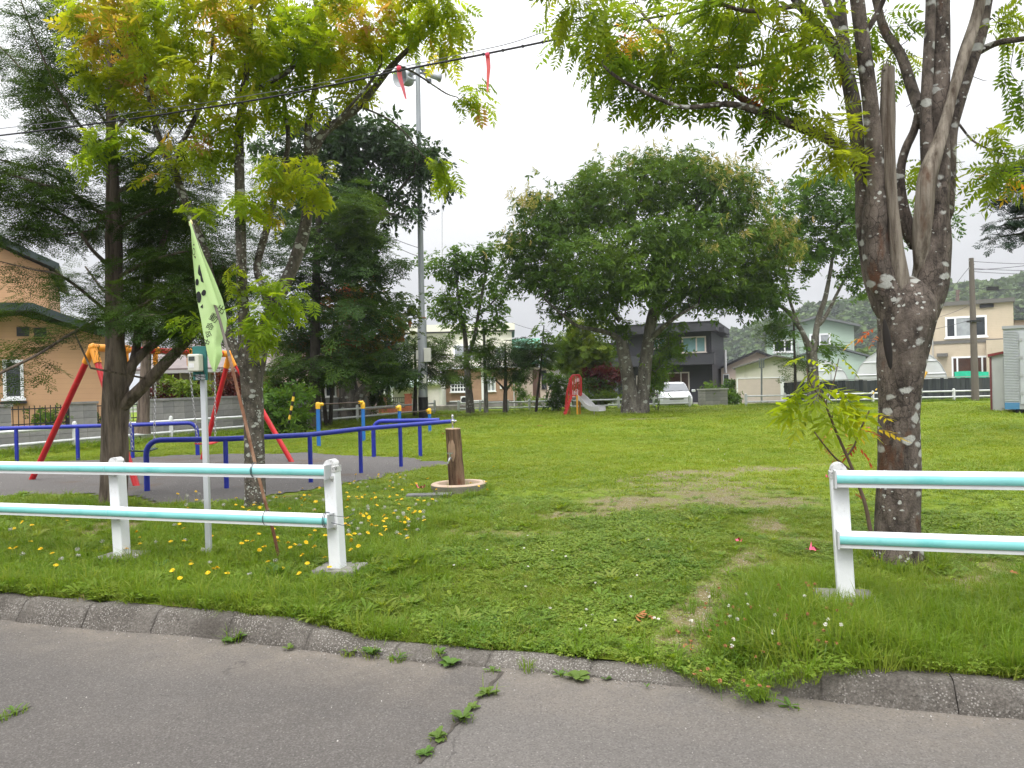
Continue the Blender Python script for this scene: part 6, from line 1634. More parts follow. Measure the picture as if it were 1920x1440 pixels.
def blob(px, py, Y, rx, ry, dY, n, r, shell=0.3):
    """n points in an ellipsoid given by its place and radii in the photo"""
    c = P(px, py, Y); k = Y / FPX; v = r.normal(0, 1, (n, 3)); v /= np.linalg.norm(v, axis=1)[:, None]; v *= (shell + (1 - shell) * r.random(n) ** 0.5)[:, None]
    return c + v * np.array([rx * k, dY, ry * k])
def blobs(L, r, mult=1.0): return np.vstack([blob(*b[:6], max(1, int(b[6] * mult)), r) for b in L])

def tint_field(p, r, base=0.35, amp=0.25, sc=1.2, jit=0.1):
    return np.clip(base + amp * (2 * fbm(p[:, 0] * sc + p[:, 1] * 0.7 * sc + 31, p[:, 2] * sc + 11, 2) - 1) * 1.6 + r.normal(0, jit, len(p)), 0, 1)

def crown(root, name, mat, T_list, pos, dirs, scl, r, tints, leaf_n=0, kind=None, **kw):
    """leaves in one mesh; the LEAF_N that show largest become leaf objects of their own"""
    N = len(pos); which = r.integers(0, len(T_list), N); big = np.zeros(N, bool)
    if leaf_n:
        u, v_, dp = project(pos); inn = (u > 10) & (u < 1910) & (v_ > 5) & (v_ < 1435)
        sz = np.where(inn, scl / dp, 0) * r.uniform(0.9, 1.1, N); big[np.argsort(-sz)[:leaf_n]] = True; big &= inn
    mb = MB()
    for k, T in enumerate(T_list):
        m = (which == k) & ~big
        if m.any():
            W, F, B = place(T, pos[m], dirs[m], scl[m], r, **kw); mb.add(W, [F], tint=np.repeat(tints[m], len(T[0])))
    o = mb.obj(name, mat, root, smooth=False)
    o['kind'] = 'stuff'
    if leaf_n:
        cache = {}
        for k, T in enumerate(T_list):
            ids = np.where((which == k) & big)[0]
            if not len(ids): continue
            W, F, B = place(T, pos[ids], dirs[ids], scl[ids], r, **kw)
            for q, i in enumerate(ids):
                tb = round(float(tints[i]) * 7) / 7
                if (k, tb) not in cache:
                    me = MB().add(T[0], [T[1]], tint=np.full(len(T[0]), tb)).mesh('leaf'); me.materials.append(mat); cache[(k, tb)] = me
                l = link('leaf', cache[(k, tb)], root)
                Bm = B[q]
                l.matrix_local = Matrix(((Bm[0][0], Bm[1][0], Bm[2][0], pos[i][0]), (Bm[0][1], Bm[1][1], Bm[2][1], pos[i][1]), (Bm[0][2], Bm[1][2], Bm[2][2], pos[i][2]), (0, 0, 0, 1)))
    return o
def tree_root(name, label, base, cat='tree', group=None):
    # parts keep world coordinates: the Empty sits at the trunk's foot and the children are shifted back
    return thing(name, label, cat, base, 0, group)
def settle(root):
    o = Vector(root.location)
    for c in root.children: c.location = c.location - o

BARK_R = bark_mat('lichen_bark', (0.036, 0.029, 0.024), (0.15, 0.122, 0.102), (0.46, 0.465, 0.43), side=3.1, lich=0.52, scale=11, vert=0.5, bump=1.0, red=(0.1, 0.05, 0.03), lsize=9)
BARK_R2 = bark_mat('lichen_bark_slim', (0.045, 0.04, 0.032), (0.14, 0.12, 0.1), (0.46, 0.47, 0.43), lich=0.65, scale=13, vert=0.7, bump=0.7, lsize=13)
TWIGM = M('twig_bark', (0.045, 0.036, 0.03), 0.85, 0.3, 10)
DEADM = bark_mat('dead_wood', (0.07, 0.052, 0.038), (0.3, 0.262, 0.215), lich=0.0, scale=16, vert=0.06, bump=1.0, red=(0.12, 0.075, 0.05))
BARK_C = bark_mat('conifer_bark', (0.06, 0.045, 0.034), (0.19, 0.15, 0.118), lich=0.0, scale=15, vert=0.12, bump=1.0)
BARK_F = bark_mat('far_bark', (0.06, 0.052, 0.042), (0.17, 0.155, 0.13), (0.36, 0.37, 0.33), lich=0.3, scale=5, vert=0.3, bump=0.6, lsize=5)
BARK_D = bark_mat('dark_bark', (0.03, 0.026, 0.021), (0.085, 0.072, 0.058), lich=0.0, scale=6, vert=0.3, bump=0.6)
ROWAN = leaf_mat('rowan_leaf', [(0.0, (0.05, 0.095, 0.012)), (0.35, (0.09, 0.145, 0.015)), (0.68, (0.155, 0.2, 0.016)), (0.85, (0.22, 0.22, 0.02)), (0.95, (0.3, 0.15, 0.03)), (1.0, (0.28, 0.07, 0.02))], 0.58, 0.5, 2.1)
ROWAN_Y = leaf_mat('rowan_leaf_yellow', [(0.0, (0.1, 0.175, 0.013)), (0.4, (0.175, 0.245, 0.016)), (0.7, (0.25, 0.28, 0.02)), (0.84, (0.32, 0.235, 0.04)), (0.92, (0.34, 0.2, 0.1)), (1.0, (0.3, 0.06, 0.035))], 0.58, 0.5, 2.1)
YEW = leaf_mat('yew_leaf', [(0.0, (0.018, 0.042, 0.010)), (0.5, (0.042, 0.085, 0.016)), (1.0, (0.09, 0.155, 0.02))], 0.3, 0.5, 1.4)
MAGN = leaf_mat('dark_gloss_leaf', [(0.0, (0.02, 0.045, 0.013)), (0.6, (0.036, 0.075, 0.018)), (1.0, (0.065, 0.12, 0.028))], 0.22, 0.4, 1.4, 0.22)
CHEST = leaf_mat('chestnut_leaf', [(0.0, (0.033, 0.074, 0.011)), (0.5, (0.074, 0.138, 0.017)), (1.0, (0.135, 0.215, 0.026))], 0.32, 0.45, 1.5)
CATK = leaf_mat('chestnut_catkin', [(0.0, (0.2, 0.22, 0.05)), (0.6, (0.33, 0.32, 0.09)), (1.0, (0.4, 0.32, 0.13))], 0.3, 0.7, 1.2)
GREEN1 = leaf_mat('mid_green_leaf', [(0.0, (0.036, 0.085, 0.012)), (0.5, (0.07, 0.14, 0.02)), (1.0, (0.12, 0.205, 0.03))], 0.4, 0.5, 1.7)
BRIGHT = leaf_mat('bright_green_leaf', [(0.0, (0.06, 0.11, 0.012)), (0.5, (0.12, 0.19, 0.018)), (1.0, (0.2, 0.26, 0.03))], 0.35, 0.5, 1.6)
MAPLE = leaf_mat('maple_leaf', [(0.0, (0.03, 0.06, 0.012)), (0.55, (0.07, 0.11, 0.02)), (0.8, (0.17, 0.12, 0.03)), (1.0, (0.28, 0.075, 0.03))], 0.4, 0.5, 1.7)
REDL = leaf_mat('dark_red_leaf', [(0.0, (0.05, 0.014, 0.015)), (0.6, (0.11, 0.022, 0.022)), (1.0, (0.13, 0.06, 0.03))], 0.3, 0.5, 1.5)

LEAF_R = [t_compound(6, 0.22, 0.074, 0.027, 0.35, 1), t_compound(5, 0.19, 0.07, 0.026, 0.25, 2), t_compound(7, 0.25, 0.074, 0.026, 0.45, 3)]
LEAF_RY = [t_compound(5, 0.2, 0.086, 0.034, 0.3, 11), t_compound(6, 0.24, 0.088, 0.033, 0.4, 12), t_compound(4, 0.17, 0.084, 0.034, 0.25, 13)]

# ---- 1 big lichen trunk on the right (near)
t = Tree(1); Y0 = 5.93
t.limb([(1681, 1075, Y0, 98), (1681, 1035, Y0, 86), (1682, 980, Y0, 74), (1684, 880, Y0, 70), (1686, 780, Y0, 70), (1690, 700, Y0, 78), (1695, 640, Y0, 90), (1699, 595, Y0, 100), (1701, 565, Y0, 92), (1700, 540, Y0, 66), (1699, 525, Y0, 36), (1698, 517, Y0, 6)], step=0.05)
t.limb([(1690, 640, Y0, 50), (1674, 575, Y0, 58), (1655, 525, Y0 - .02, 56), (1643, 480, Y0 - .03, 52), (1640, 410, Y0 - .05, 48), (1642, 340, Y0 - .07, 34), (1632, 200, Y0 - .12, 28), (1620, 100, Y0 - .15, 26), (1607, 0, Y0 - .2, 25), (1596, -120, Y0 - .25, 22), (1580, -330, Y0 - .3, 15)], step=0.06)
t.limb([(1662, 580, Y0 + .02, 44), (1640, 510, Y0 + .03, 42), (1624, 430, Y0 + .05, 34), (1615, 333, Y0 + .08, 24), (1606, 260, Y0 + .12, 25), (1599, 200, Y0 + .15, 27), (1588, 140, Y0 + .2, 26), (1572, 100, Y0 + .2, 22), (1540, 55, Y0 + .15, 18), (1500, 10, Y0 + .1, 15), (1440, -70, Y0, 12), (1380, -150, Y0 - .1, 8)], step=0.06)
t.limb([(1594, 170, Y0 + .17, 22), (1584, 90, Y0 + .3, 20), (1575, 0, Y0 + .4, 17), (1560, -150, Y0 + .5, 12)], step=0.06)
t.limb([(1605, 270, Y0 + .1, 20), (1585, 100, Y0 + .6, 15), (1548, 0, Y0 + .8, 13), (1500, -120, Y0 + 1, 9)], step=0.08)
t.limb([(1612, 320, Y0 + .08, 24), (1590, 285, Y0 + .05, 22), (1550, 258, Y0, 21), (1500, 238, Y0 - .05, 20), (1440, 215, Y0 - .1, 18), (1370, 195, Y0 - .15, 12), (1285, 201, Y0 - .2, 9), (1235, 185, Y0 - .22, 8), (1165, 150, Y0 - .25, 7), (1132, 124, Y0 - .25, 5)], step=0.06)
t.limb([(1440, 215, Y0 - .1, 16), (1400, 190, Y0 + .1, 14), (1350, 158, Y0 + .2, 12), (1300, 162, Y0 + .3, 8), (1245, 166, Y0 + .4, 6), (1190, 140, Y0 + .4, 4)], step=0.06)
t.limb([(1540, 60, Y0 + .15, 14), (1450, 105, Y0 + .4, 10), (1380, 125, Y0 + .5, 9), (1280, 113, Y0 + .55, 10), (1250, 80, Y0 + .6, 8), (1200, 20, Y0 + .7, 6)], step=0.06)
t.limb([(1280, 113, Y0 + .55, 7), (1220, 95, Y0 + .4, 6), (1150, 60, Y0 + .3, 4), (1080, 40, Y0 + .2, 3)], step=0.06)
t.limb([(1500, 10, Y0 + .1, 10), (1400, 20, Y0 - .3, 8), (1300, -10, Y0 - .5, 6), (1150, -30, Y0 - .6, 5)], step=0.08)
# right fork
t.limb([(1706, 650, Y0, 50), (1726, 580, Y0, 66), (1742, 530, Y0, 68), (1748, 460, Y0, 64), (1750, 400, Y0, 58), (1757, 333, Y0, 48), (1760, 250, Y0, 40), (1761, 150, Y0, 38), (1762, 60, Y0, 36), (1762, 0, Y0, 35), (1766, -120, Y0, 26), (1770, -300, Y0, 14)], step=0.06)
t.limb([(1746, 380, Y0 - .06, 34), (1739, 300, Y0 - .07, 24), (1737, 200, Y0 - .08, 21), (1741, 100, Y0 - .07, 20), (1745, 0, Y0 - .06, 18), (1735, -200, Y0 - .1, 12)], step=0.06)
t.limb([(1768, 400, Y0 + .05, 40), (1778, 333, Y0 + .06, 25), (1783, 250, Y0 + .08, 23), (1798, 195, Y0 + .1, 21), (1815, 140, Y0 + .12, 20), (1838, 70, Y0 + .15, 19), (1852, 0, Y0 + .17, 17), (1880, -150, Y0 + .2, 13)], step=0.06)
t.limb([(1838, 95, Y0 + .14, 15), (1860, 84, Y0 + .1, 12), (1885, 77, Y0, 11), (1930, 70, Y0 - .1, 10), (2000, 40, Y0 - .2, 7)], step=0.06)
t.limb([(1712, 455, Y0 + .08, 30), (1694, 400, Y0 + .1, 24), (1688, 350, Y0 + .12, 17), (1690, 310, Y0 + .15, 15), (1700, 275, Y0 + .16, 15), (1716, 240, Y0 + .18, 14), (1724, 190, Y0 + .2, 10)], step=0.06)
t.limb([(1735, 230, Y0 + .12, 24), (1714, 178, Y0 + .3, 20), (1690, 105, Y0 + .45, 18), (1660, 60, Y0 + .55, 17), (1642, 0, Y0 + .6, 14), (1610, -140, Y0 + .7, 10)], step=0.06)
t.limb([(1624, 60, Y0 - .15, 12), (1650, 15, Y0 - .2, 10), (1680, -60, Y0 - .3, 8)], step=0.06)
t.limb([(1793, 225, Y0 + .1, 5), (1820, 260, Y0, 4), (1850, 278, Y0 - .05, 3.5), (1890, 290, Y0 - .1, 2.5)], step=0.06)
# dead limbs
t.limb([(1690, 545, Y0 - .06, 30), (1682, 480, Y0 - .10, 24), (1674, 400, Y0 - .12, 22), (1668, 330, Y0 - .12, 22), (1667, 230, Y0 - .11, 25), (1666, 128, Y0 - .1, 24)], tagn='dead', step=0.05)
t.limb([(1726, 530, Y0 - .0, 20), (1728, 470, Y0 - .075, 30), (1732, 400, Y0 - .13, 33), (1738, 333, Y0 - .14, 31), (1762, 260, Y0 - .12, 27), (1782, 190, Y0 - .1, 24), (1806, 110, Y0 - .06, 22), (1829, 40, Y0 - .03, 20), (1842, -30, Y0, 18), (1850, -120, Y0, 14)], tagn='dead', step=0.05)

rr_ = np.random.default_rng(21)
A = blobs([(1060, 25, 6.0, 60, 35, .5, 10), (1110, 60, 6.0, 70, 50, .6, 16), (1165, 120, 6.0, 55, 42, .5, 14), (1230, 60, 6.3, 95, 70, .8, 30), (1240, 160, 6.0, 70, 35, .5, 16), (1330, 50, 6.2, 110, 90, .9, 36), (1340, 150, 6.0, 95, 55, .6, 22), (1425, 80, 6.0, 100, 110, .9, 34), (1440, 190, 5.8, 70, 40, .4, 14), (1520, 90, 6.2, 70, 80, .7, 20), (1560, 230, 5.7, 40, 50, .25, 12), (1575, 285, 5.6, 30, 18, .2, 5), (1690, 110, 6.6, 40, 60, .3, 8), (1635, 50, 6.6, 40, 60, .3, 6),
           (1250, -120, 6.0, 240, 90, 1.0, 22), (1520, -200, 6.0, 230, 120, 1.1, 20), (1800, -190, 6.0, 170, 120, 1.0, 16), (1895, 20, 6.0, 45, 35, .4, 8), (1880, 300, 5.9, 60, 45, .4, 12), (1850, 255, 5.9, 30, 20, .2, 4), (1912, 180, 6.0, 14, 40, .3, 4), (1720, 330, 6.4, 20, 40, .2, 5)], rr_)
t.grow(A, 0.085, 0.16, 0.0, skip=24)
# dead twigs without leaves
n_live = len(t.P)
B_ = np.array([P(1850, 150, 6.0), P(1865, 165, 6.1), P(1872, 375, 5.9), P(1840, 400, 5.8), P(1820, 330, 5.9), P(1845, 395, 5.7), P(1690, 40, 6.3), P(1715, 60, 6.3), P(1705, 20, 6.3), P(1722, 300, 6.2), P(1670, 160, 6.4), P(1700, 200, 6.3), P(1725, 130, 6.2)])
t.grow(B_, 0.09, 0.2, 0.0, skip=24)
t.finish(0.0026, 0.0022, 0.55)
gB = GG(1681, 1052)
root = tree_root('lichen_tree', 'big leaning trunk tree with white lichen patches and dead forked stems on the right', gB)
t.wood({'trunk': ('trunk', BARK_R), 'twig': ('branch', TWIGM), 'dead': ('dead_stem', DEADM)}, root, wob=0.12)
# broken top of the dead stem, hollow and bark scars on the trunk
sp_m = MB(); r_ = np.random.default_rng(77)
for k in range(9):
    q = P(1666 + r_.uniform(-9, 9), 131, Y0 - .1 + r_.uniform(-.03, .03)); sp_m.tube([q, q + [r_.normal(0, .006), r_.normal(0, .006), r_.uniform(.02, .09)]], [.011, .001], 5)
sp_m.obj('splinter', DEADM, root)
for c, d_, s_, m_ in (((1664, 645, Y0 - .285), None, (0.032, 0.02, 0.2), 'hollow'),):
    o = MB().lathe([(0, -1), (0.5, -0.85), (0.9, -0.4), (1, 0), (0.8, 0.5), (0.4, 0.85), (0, 1)], sides=12).obj('hollow', M('hollow_dark', (0.012, 0.009, 0.007), 0.9, 0.2), root, smooth=True, loc=P(*c)); o.scale = s_; o.rotation_euler = (0, R_(-6), 0)
pos, dr = t.leafsites(0.25, 2, 0.04); m = np.arange(len(pos)) < 1e9
idx = np.repeat(np.where(np.array(t.tip) > 0.25)[0], 2); live = idx < n_live; pos, dr = pos[live], dr[live]
sc_ = rr_.uniform(0.65, 1.25, len(pos)); ti = tint_field(pos, rr_, 0.45, 0.3, 1.6, 0.1)
u_, v_, _ = project(pos); ti = np.where((np.hypot((u_ - 1190) / 34, (v_ - 65) / 20) < 1) | (np.hypot((u_ - 1395) / 22, (v_ - 165) / 24) < 1) | (np.hypot((u_ - 1900) / 22, (v_ - 328) / 10) < 1), 0.84 + 0.16 * rr_.random(len(ti)), np.minimum(ti, 0.86)); ti = np.where((np.hypot((u_ - 1560) / 60, (v_ - 240) / 80) < 1), 0.65 + 0.1 * rr_.random(len(ti)), ti)
crown(root, 'crown', ROWAN, LEAF_R, pos, dr, sc_, rr_, ti, 280, droop=0.35, yaw=0.8, roll=0.6)
for k, (px, py, az, ti_) in enumerate(((1632, 622, 2.9, .95), (1640, 615, 2.2, 1.0), (1645, 628, -2.6, .97), (1612, 632, 3.0, .82))):
    T = t_compound(4, .13, .05, .02, .4, 400 + k); me = MB().add(T[0], [T[1]], tint=np.full(len(T[0]), ti_)).mesh('leaf'); me.materials.append(ROWAN_Y); l = link('leaf', me, root); l.location = P(px, py, 5.7); l.rotation_euler = (.2, .3, az)
print('right rowan leaves', len(pos)); settle(root)

# ---- 2 rowan left of centre
t = Tree(2); Y0 = 9.2
t.limb([(479, 970, Y0, 48), (478, 935, Y0, 38), (477, 860, Y0, 35), (475, 780, Y0, 36), (472, 720, Y0, 42), (470, 680, Y0, 48)], step=0.07)
t.limb([(468, 700, Y0 - .03, 34), (460, 640, Y0 - .05, 26), (455, 560, Y0 - .08, 20), (452, 470, Y0 - .1, 19), (450, 380, Y0 - .12, 18), (448, 290, Y0 - .15, 17), (450, 220, Y0 - .2, 15), (462, 130, Y0 - .25, 11), (470, 40, Y0 - .3, 9), (475, -80, Y0 - .3, 6)], step=0.08)
t.limb([(478, 700, Y0 + .05, 34), (492, 640, Y0 + .08, 27), (508, 590, Y0 + .1, 24), (535, 530, Y0 + .15, 24), (556, 480, Y0 + .18, 23), (573, 420, Y0 + .2, 20), (580, 350, Y0 + .22, 19), (580, 300, Y0 + .2, 17), (578, 240, Y0 + .2, 13), (590, 170, Y0 + .2, 10), (600, 100, Y0 + .2, 8), (590, 0, Y0 + .2, 6)], step=0.08)
t.limb([(510, 590, Y0 - .02, 20), (494, 540, Y0 + .0, 15), (482, 500, Y0 + .1, 14), (500, 430, Y0 + .2, 13), (520, 350, Y0 + .3, 11), (540, 270, Y0 + .3, 9), (530, 180, Y0 + .3, 7), (500, 110, Y0 + .3, 6), (505, 20, Y0 + .3, 5)], step=0.08)
t.limb([(576, 300, Y0 + .2, 16), (603, 252, Y0 + .15, 17), (640, 225, Y0 + .1, 15), (667, 205, Y0 + .05, 14), (690, 180, Y0, 13), (712, 153, Y0 - .05, 12), (738, 120, Y0 - .1, 11), (780, 80, Y0 - .2, 8), (830, 40, Y0 - .3, 5)], step=0.08)
t.limb([(690, 180, Y0, 5), (640, 190, Y0 + .1, 6), (625, 210, Y0 + .1, 6)], step=0.08)
t.limb([(682, 203, Y0, 4), (705, 212, Y0 + .1, 3.5), (735, 228, Y0 + .2, 3.2), (765, 255, Y0 + .2, 3), (785, 282, Y0 + .2, 2.6), (800, 300, Y0 + .2, 2)], step=0.08)
t.limb([(738, 120, Y0 - .1, 6), (773, 134, Y0, 4), (813, 160, Y0, 3.2), (838, 176, Y0, 2.6), (857, 182, Y0, 2)], step=0.08)
t.limb([(462, 700, Y0 - .1, 20), (430, 630, Y0 - .1, 17), (400, 540, Y0 - .1, 16), (383, 467, Y0 - .1, 16), (350, 384, Y0 - .1, 15), (323, 310, Y0 - .1, 14), (300, 262, Y0 - .1, 11), (285, 215, Y0 - .1, 8), (270, 140, Y0 - .2, 6), (240, 60, Y0 - .2, 4)], step=0.08)
t.limb([(323, 310, Y0 - .1, 9), (345, 262, Y0 - .1, 9), (368, 215, Y0, 8), (390, 150, Y0, 6), (400, 60, Y0, 5)], step=0.08)
t.limb([(450, 220, Y0 - .2, 8), (480, 170, Y0 - .3, 9), (545, 130, Y0 - .3, 10), (552, 90, Y0 - .3, 8), (535, 40, Y0 - .3, 6), (500, -20, Y0 - .3, 5)], step=0.08)
t.limb([(580, 320, Y0, 10), (610, 255, Y0 - .3, 5), (690, 160, Y0 - .5, 5), (715, 120, Y0 - .5, 4)], step=0.08)
rr_ = np.random.default_rng(22)
BL = [(190, 50, 9, 70, 60, .7, 26), (270, 60, 9, 100, 75, 1.0, 50), (400, 60, 9, 120, 80, 1.2, 66), (530, 60, 9, 120, 80, 1.2, 66), (660, 40, 8.8, 120, 70, 1.1, 56), (780, 40, 8.8, 80, 48, .9, 34), (840, 45, 8.7, 36, 40, .5, 14), (600, 120, 9, 90, 45, .8, 26), (460, 160, 9, 90, 60, .8, 32), (360, 170, 9, 80, 50, .8, 26), (250, 150, 9, 90, 45, .8, 26), (170, 130, 9, 50, 35, .5, 9), (210, 240, 8.6, 40, 22, .3, 7), (350, 290, 8.8, 60, 40, .5, 14), (180, 300, 8.6, 22, 18, .2, 4), (430, 260, 9, 50, 40, .5, 11), (540, 200, 9.3, 70, 40, .6, 16), (845, 95, 8.8, 22, 18, .3, 3),
      (545, 325, 8.6, 65, 45, .4, 22), (490, 380, 8.6, 50, 40, .35, 14), (590, 350, 8.8, 35, 30, .3, 8), (530, 550, 8.7, 48, 32, .3, 13), (480, 590, 8.6, 55, 30, .3, 14), (500, 640, 8.7, 30, 20, .2, 4), (352, 605, 8.7, 26, 18, .2, 5), (440, 520, 8.9, 40, 30, .3, 6), (838, 310, 9.35, 32, 22, .2, 9), (895, 182, 9.1, 32, 16, .2, 9), (290, 330, 9, 30, 18, .2, 4), (375, 250, 9.1, 30, 12, .2, 4), (690, 80, 8.9, 50, 36, .6, 14), (450, -80, 9, 330, 60, 1.2, 60), (380, 400, 8.9, 25, 20, .2, 4), (660, 170, 9.2, 35, 20, .3, 5)]
A = blobs(BL, rr_, 0.82)
t.grow(A, 0.1, 0.16, 0.0, skip=16); t.finish(0.0026, 0.0024, 0.5)
root = tree_root('rowan_tree', 'slim multi stemmed tree with yellow green and orange tinted leaves beside the flag', GG(478, 957))
t.wood({'trunk': ('trunk', BARK_R2), 'twig': ('branch', TWIGM)}, root, wob=0.1)
pos, dr = t.leafsites(0.3, 3, 0.06); sc_ = rr_.uniform(0.6, 1.3, len(pos))
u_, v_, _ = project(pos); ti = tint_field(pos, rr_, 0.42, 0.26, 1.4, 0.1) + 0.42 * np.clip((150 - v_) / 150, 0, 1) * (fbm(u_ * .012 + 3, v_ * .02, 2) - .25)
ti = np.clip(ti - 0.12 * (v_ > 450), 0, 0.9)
for cx, cy, rx_, ry_ in ((350, 245, 45, 25), (290, 330, 30, 20), (265, 150, 25, 20), (905, 185, 18, 12)): ti = np.where(np.hypot((u_ - cx) / rx_, (v_ - cy) / ry_) < 1, np.where(rr_.random(len(ti)) < .6, 0.78 + 0.22 * rr_.random(len(ti)), ti), ti)
crown(root, 'crown', ROWAN_Y, LEAF_RY, pos, dr, sc_, rr_, ti, 290, droop=0.3, yaw=0.8, roll=0.5)
print('left rowan leaves', len(pos)); settle(root)

# ---- 3 conifer on the left
SPRAY = [t_spray(0.36, 9, 0.042, 0.015, 1), t_spray(0.3, 8, 0.04, 0.014, 2), t_spray(0.42, 10, 0.043, 0.015, 3)]
SPRAY_F = [t_spray(0.75, 7, 0.12, 0.045, 4, 3), t_spray(0.9, 8, 0.13, 0.05, 5, 3)]
def conifer_near():
    t = Tree(3); Y = 9.95; r = np.random.default_rng(23)
    t.limb([(212, 960, Y, 58), (213, 925, Y, 46), (214, 850, Y, 44), (215, 770, Y, 47), (218, 715, Y, 48), (216, 650, Y, 34), (214, 560, Y, 30), (213, 460, Y, 27), (212, 380, Y, 24), (210, 300, Y, 20), (208, 200, Y, 16), (205, 100, Y, 13), (200, 0, Y, 10), (195, -120, Y, 6)], step=0.08)
    Ls = [[(232, 760, Y, 26), (262, 730, Y - .1, 22), (300, 690, Y - .2, 21), (340, 650, Y - .3, 19), (368, 615, Y - .35, 17), (395, 560, Y - .4, 12), (420, 500, Y - .4, 7)],
          [(232, 700, Y, 20), (270, 660, Y + .2, 16), (310, 628, Y + .3, 14), (350, 590, Y + .4, 11), (400, 520, Y + .5, 6)],
          [(238, 720, Y, 18), (255, 660, Y + .3, 16), (262, 590, Y + .4, 15), (280, 520, Y + .5, 12), (310, 440, Y + .5, 8), (330, 370, Y + .5, 5)],
          [(222, 322, Y, 10), (260, 302, Y - .2, 8), (297, 277, Y - .4, 6), (330, 230, Y - .5, 4)], [(222, 360, Y, 12), (260, 335, Y + .2, 9), (300, 270, Y + .3, 5)], [(220, 430, Y, 12), (270, 400, Y - .2, 8), (330, 380, Y - .4, 5)], [(220, 520, Y, 12), (280, 490, Y - .3, 8), (350, 470, Y - .5, 5)], [(222, 600, Y, 12), (290, 560, Y - .3, 9), (360, 540, Y - .5, 5)],
          [(205, 290, Y, 12), (150, 235, Y - .3, 10), (110, 170, Y - .5, 8), (60, 60, Y - .7, 5), (30, -30, Y - .8, 3)], [(206, 310, Y, 11), (170, 280, Y + .2, 9), (110, 235, Y + .3, 8), (40, 130, Y + .4, 6), (-30, 60, Y + .4, 4)],
          [(205, 400, Y, 12), (160, 385, Y - .2, 9), (100, 330, Y - .4, 8), (40, 310, Y - .5, 6), (-40, 290, Y - .6, 4)], [(205, 420, Y, 12), (150, 370, Y - .5, 9), (60, 340, Y - .8, 7), (-40, 310, Y - .9, 4)],
          [(206, 500, Y, 13), (170, 465, Y - .3, 11), (130, 410, Y - .4, 9), (60, 385, Y - .6, 6), (-30, 370, Y - .6, 4)], [(206, 590, Y, 12), (160, 550, Y - .3, 10), (110, 515, Y - .5, 8), (60, 505, Y - .6, 5), (0, 490, Y - .7, 3)], [(206, 590, Y, 10), (150, 560, Y - .8, 8), (120, 550, Y - 1, 6), (50, 545, Y - 1.3, 4), (-30, 520, Y - 1.4, 3)],
          [(205, 240, Y, 10), (170, 180, Y, 8), (140, 90, Y, 6), (110, -10, Y, 4)], [(206, 180, Y, 9), (190, 110, Y + .3, 7), (165, 20, Y + .4, 5)], [(212, 160, Y, 8), (240, 90, Y + .2, 6), (270, 0, Y + .3, 4)], [(214, 250, Y, 9), (250, 200, Y + .3, 7), (280, 130, Y + .4, 4)],
          [(170, 690, Y - .9, 6), (140, 625, Y - .6, 5)], [(214, 450, Y, 10), (230, 430, Y + .8, 8), (260, 400, Y + 1.4, 5)], [(210, 560, Y, 10), (190, 540, Y + .8, 8), (160, 500, Y + 1.3, 5)], [(214, 640, Y, 10), (250, 600, Y - .6, 7), (290, 590, Y - 1, 4)], [(180, 430, Y - .2, 6), (100, 440, Y - .5, 5), (0, 420, Y - .6, 3)]]
    A = []
    for L in Ls:
        thick = L[0][3] > 15; L = L if thick else [(a, b, c, d_ * .62) for a, b, c, d_ in L]
        ids = t.limb(L, step=0.1); p = np.array([t.P[i] for i in ids]); n = len(p)
        d = np.gradient(p, axis=0); d /= np.linalg.norm(d, axis=1)[:, None]
        side = np.cross(d, [0, 0, 1.0]); side /= np.linalg.norm(side, axis=1)[:, None] + 1e-9
        k = max(3, int(n * (1.25 if L[-1][1] < 360 or L[-1][0] > 215 else .5 if L[-1][1] < 440 else .15)))
        f = r.uniform(0.55 if thick else 0.22, 1.0, k); i_ = np.minimum((f * n).astype(int), n - 1); s_ = r.choice([-1, 1], k) * r.uniform(0.1, 0.55, k) * (1.2 - 0.7 * f)
        A.append(p[i_] + side[i_] * s_[:, None] + d[i_] * r.uniform(0.05, 0.35, k)[:, None] + np.array([0, 0, 1]) * r.normal(0.0, 0.05, k)[:, None])
    # low spraying branch from the left edge, bare and thin
    t.limb([(205, 590, Y, 8), (130, 628, Y - .8, 6), (70, 665, Y - 1.1, 5), (0, 700, Y - 1.3, 6), (-60, 730, Y - 1.4, 6)], step=0.1)
    A.append(np.array([P(x, y, Y - 1.0) for x, y in ((30, 655), (60, 640), (90, 620), (20, 690), (75, 680))]))
    A.append(blobs([(300, 430, 10.4, 95, 110, .7, 38), (350, 330, 10.6, 60, 50, .5, 11), (330, 560, 10.5, 80, 60, .6, 17), (250, 480, 10.6, 50, 110, .5, 13), (110, 415, 9.6, 100, 14, .5, 15), (40, 430, 9.4, 60, 8, .5, 5), (150, 540, 9.6, 40, 6, .4, 2), (30, 380, 9.4, 60, 12, .4, 8), (280, 620, 10.3, 60, 30, .4, 8), (250, 330, 10.3, 50, 50, .5, 12)], r))
    t.grow(np.vstack(A), 0.1, 0.1, -0.02, skip=16); t.finish(0.003, 0.0026, 0.5)
    root = tree_root('conifer_tree', 'dark green layered conifer with a thick brown trunk left of the swing', GG(213, 945))
    t.wood({'trunk': ('trunk', BARK_C), 'twig': ('branch', TWIGM)}, root, wob=0.14)
    pos, dr = t.leafsites(0.15, 3, 0.07); sc_ = r.uniform(0.7, 1.2, len(pos)); ti = tint_field(pos, r, 0.62, 0.3, 1.0, 0.14)
    crown(root, 'crown', YEW, SPRAY, pos, dr, sc_, r, ti, 0, droop=0.05, yaw=0.6, roll=0.25); print('conifer sprays', len(pos)); settle(root)
conifer_near()

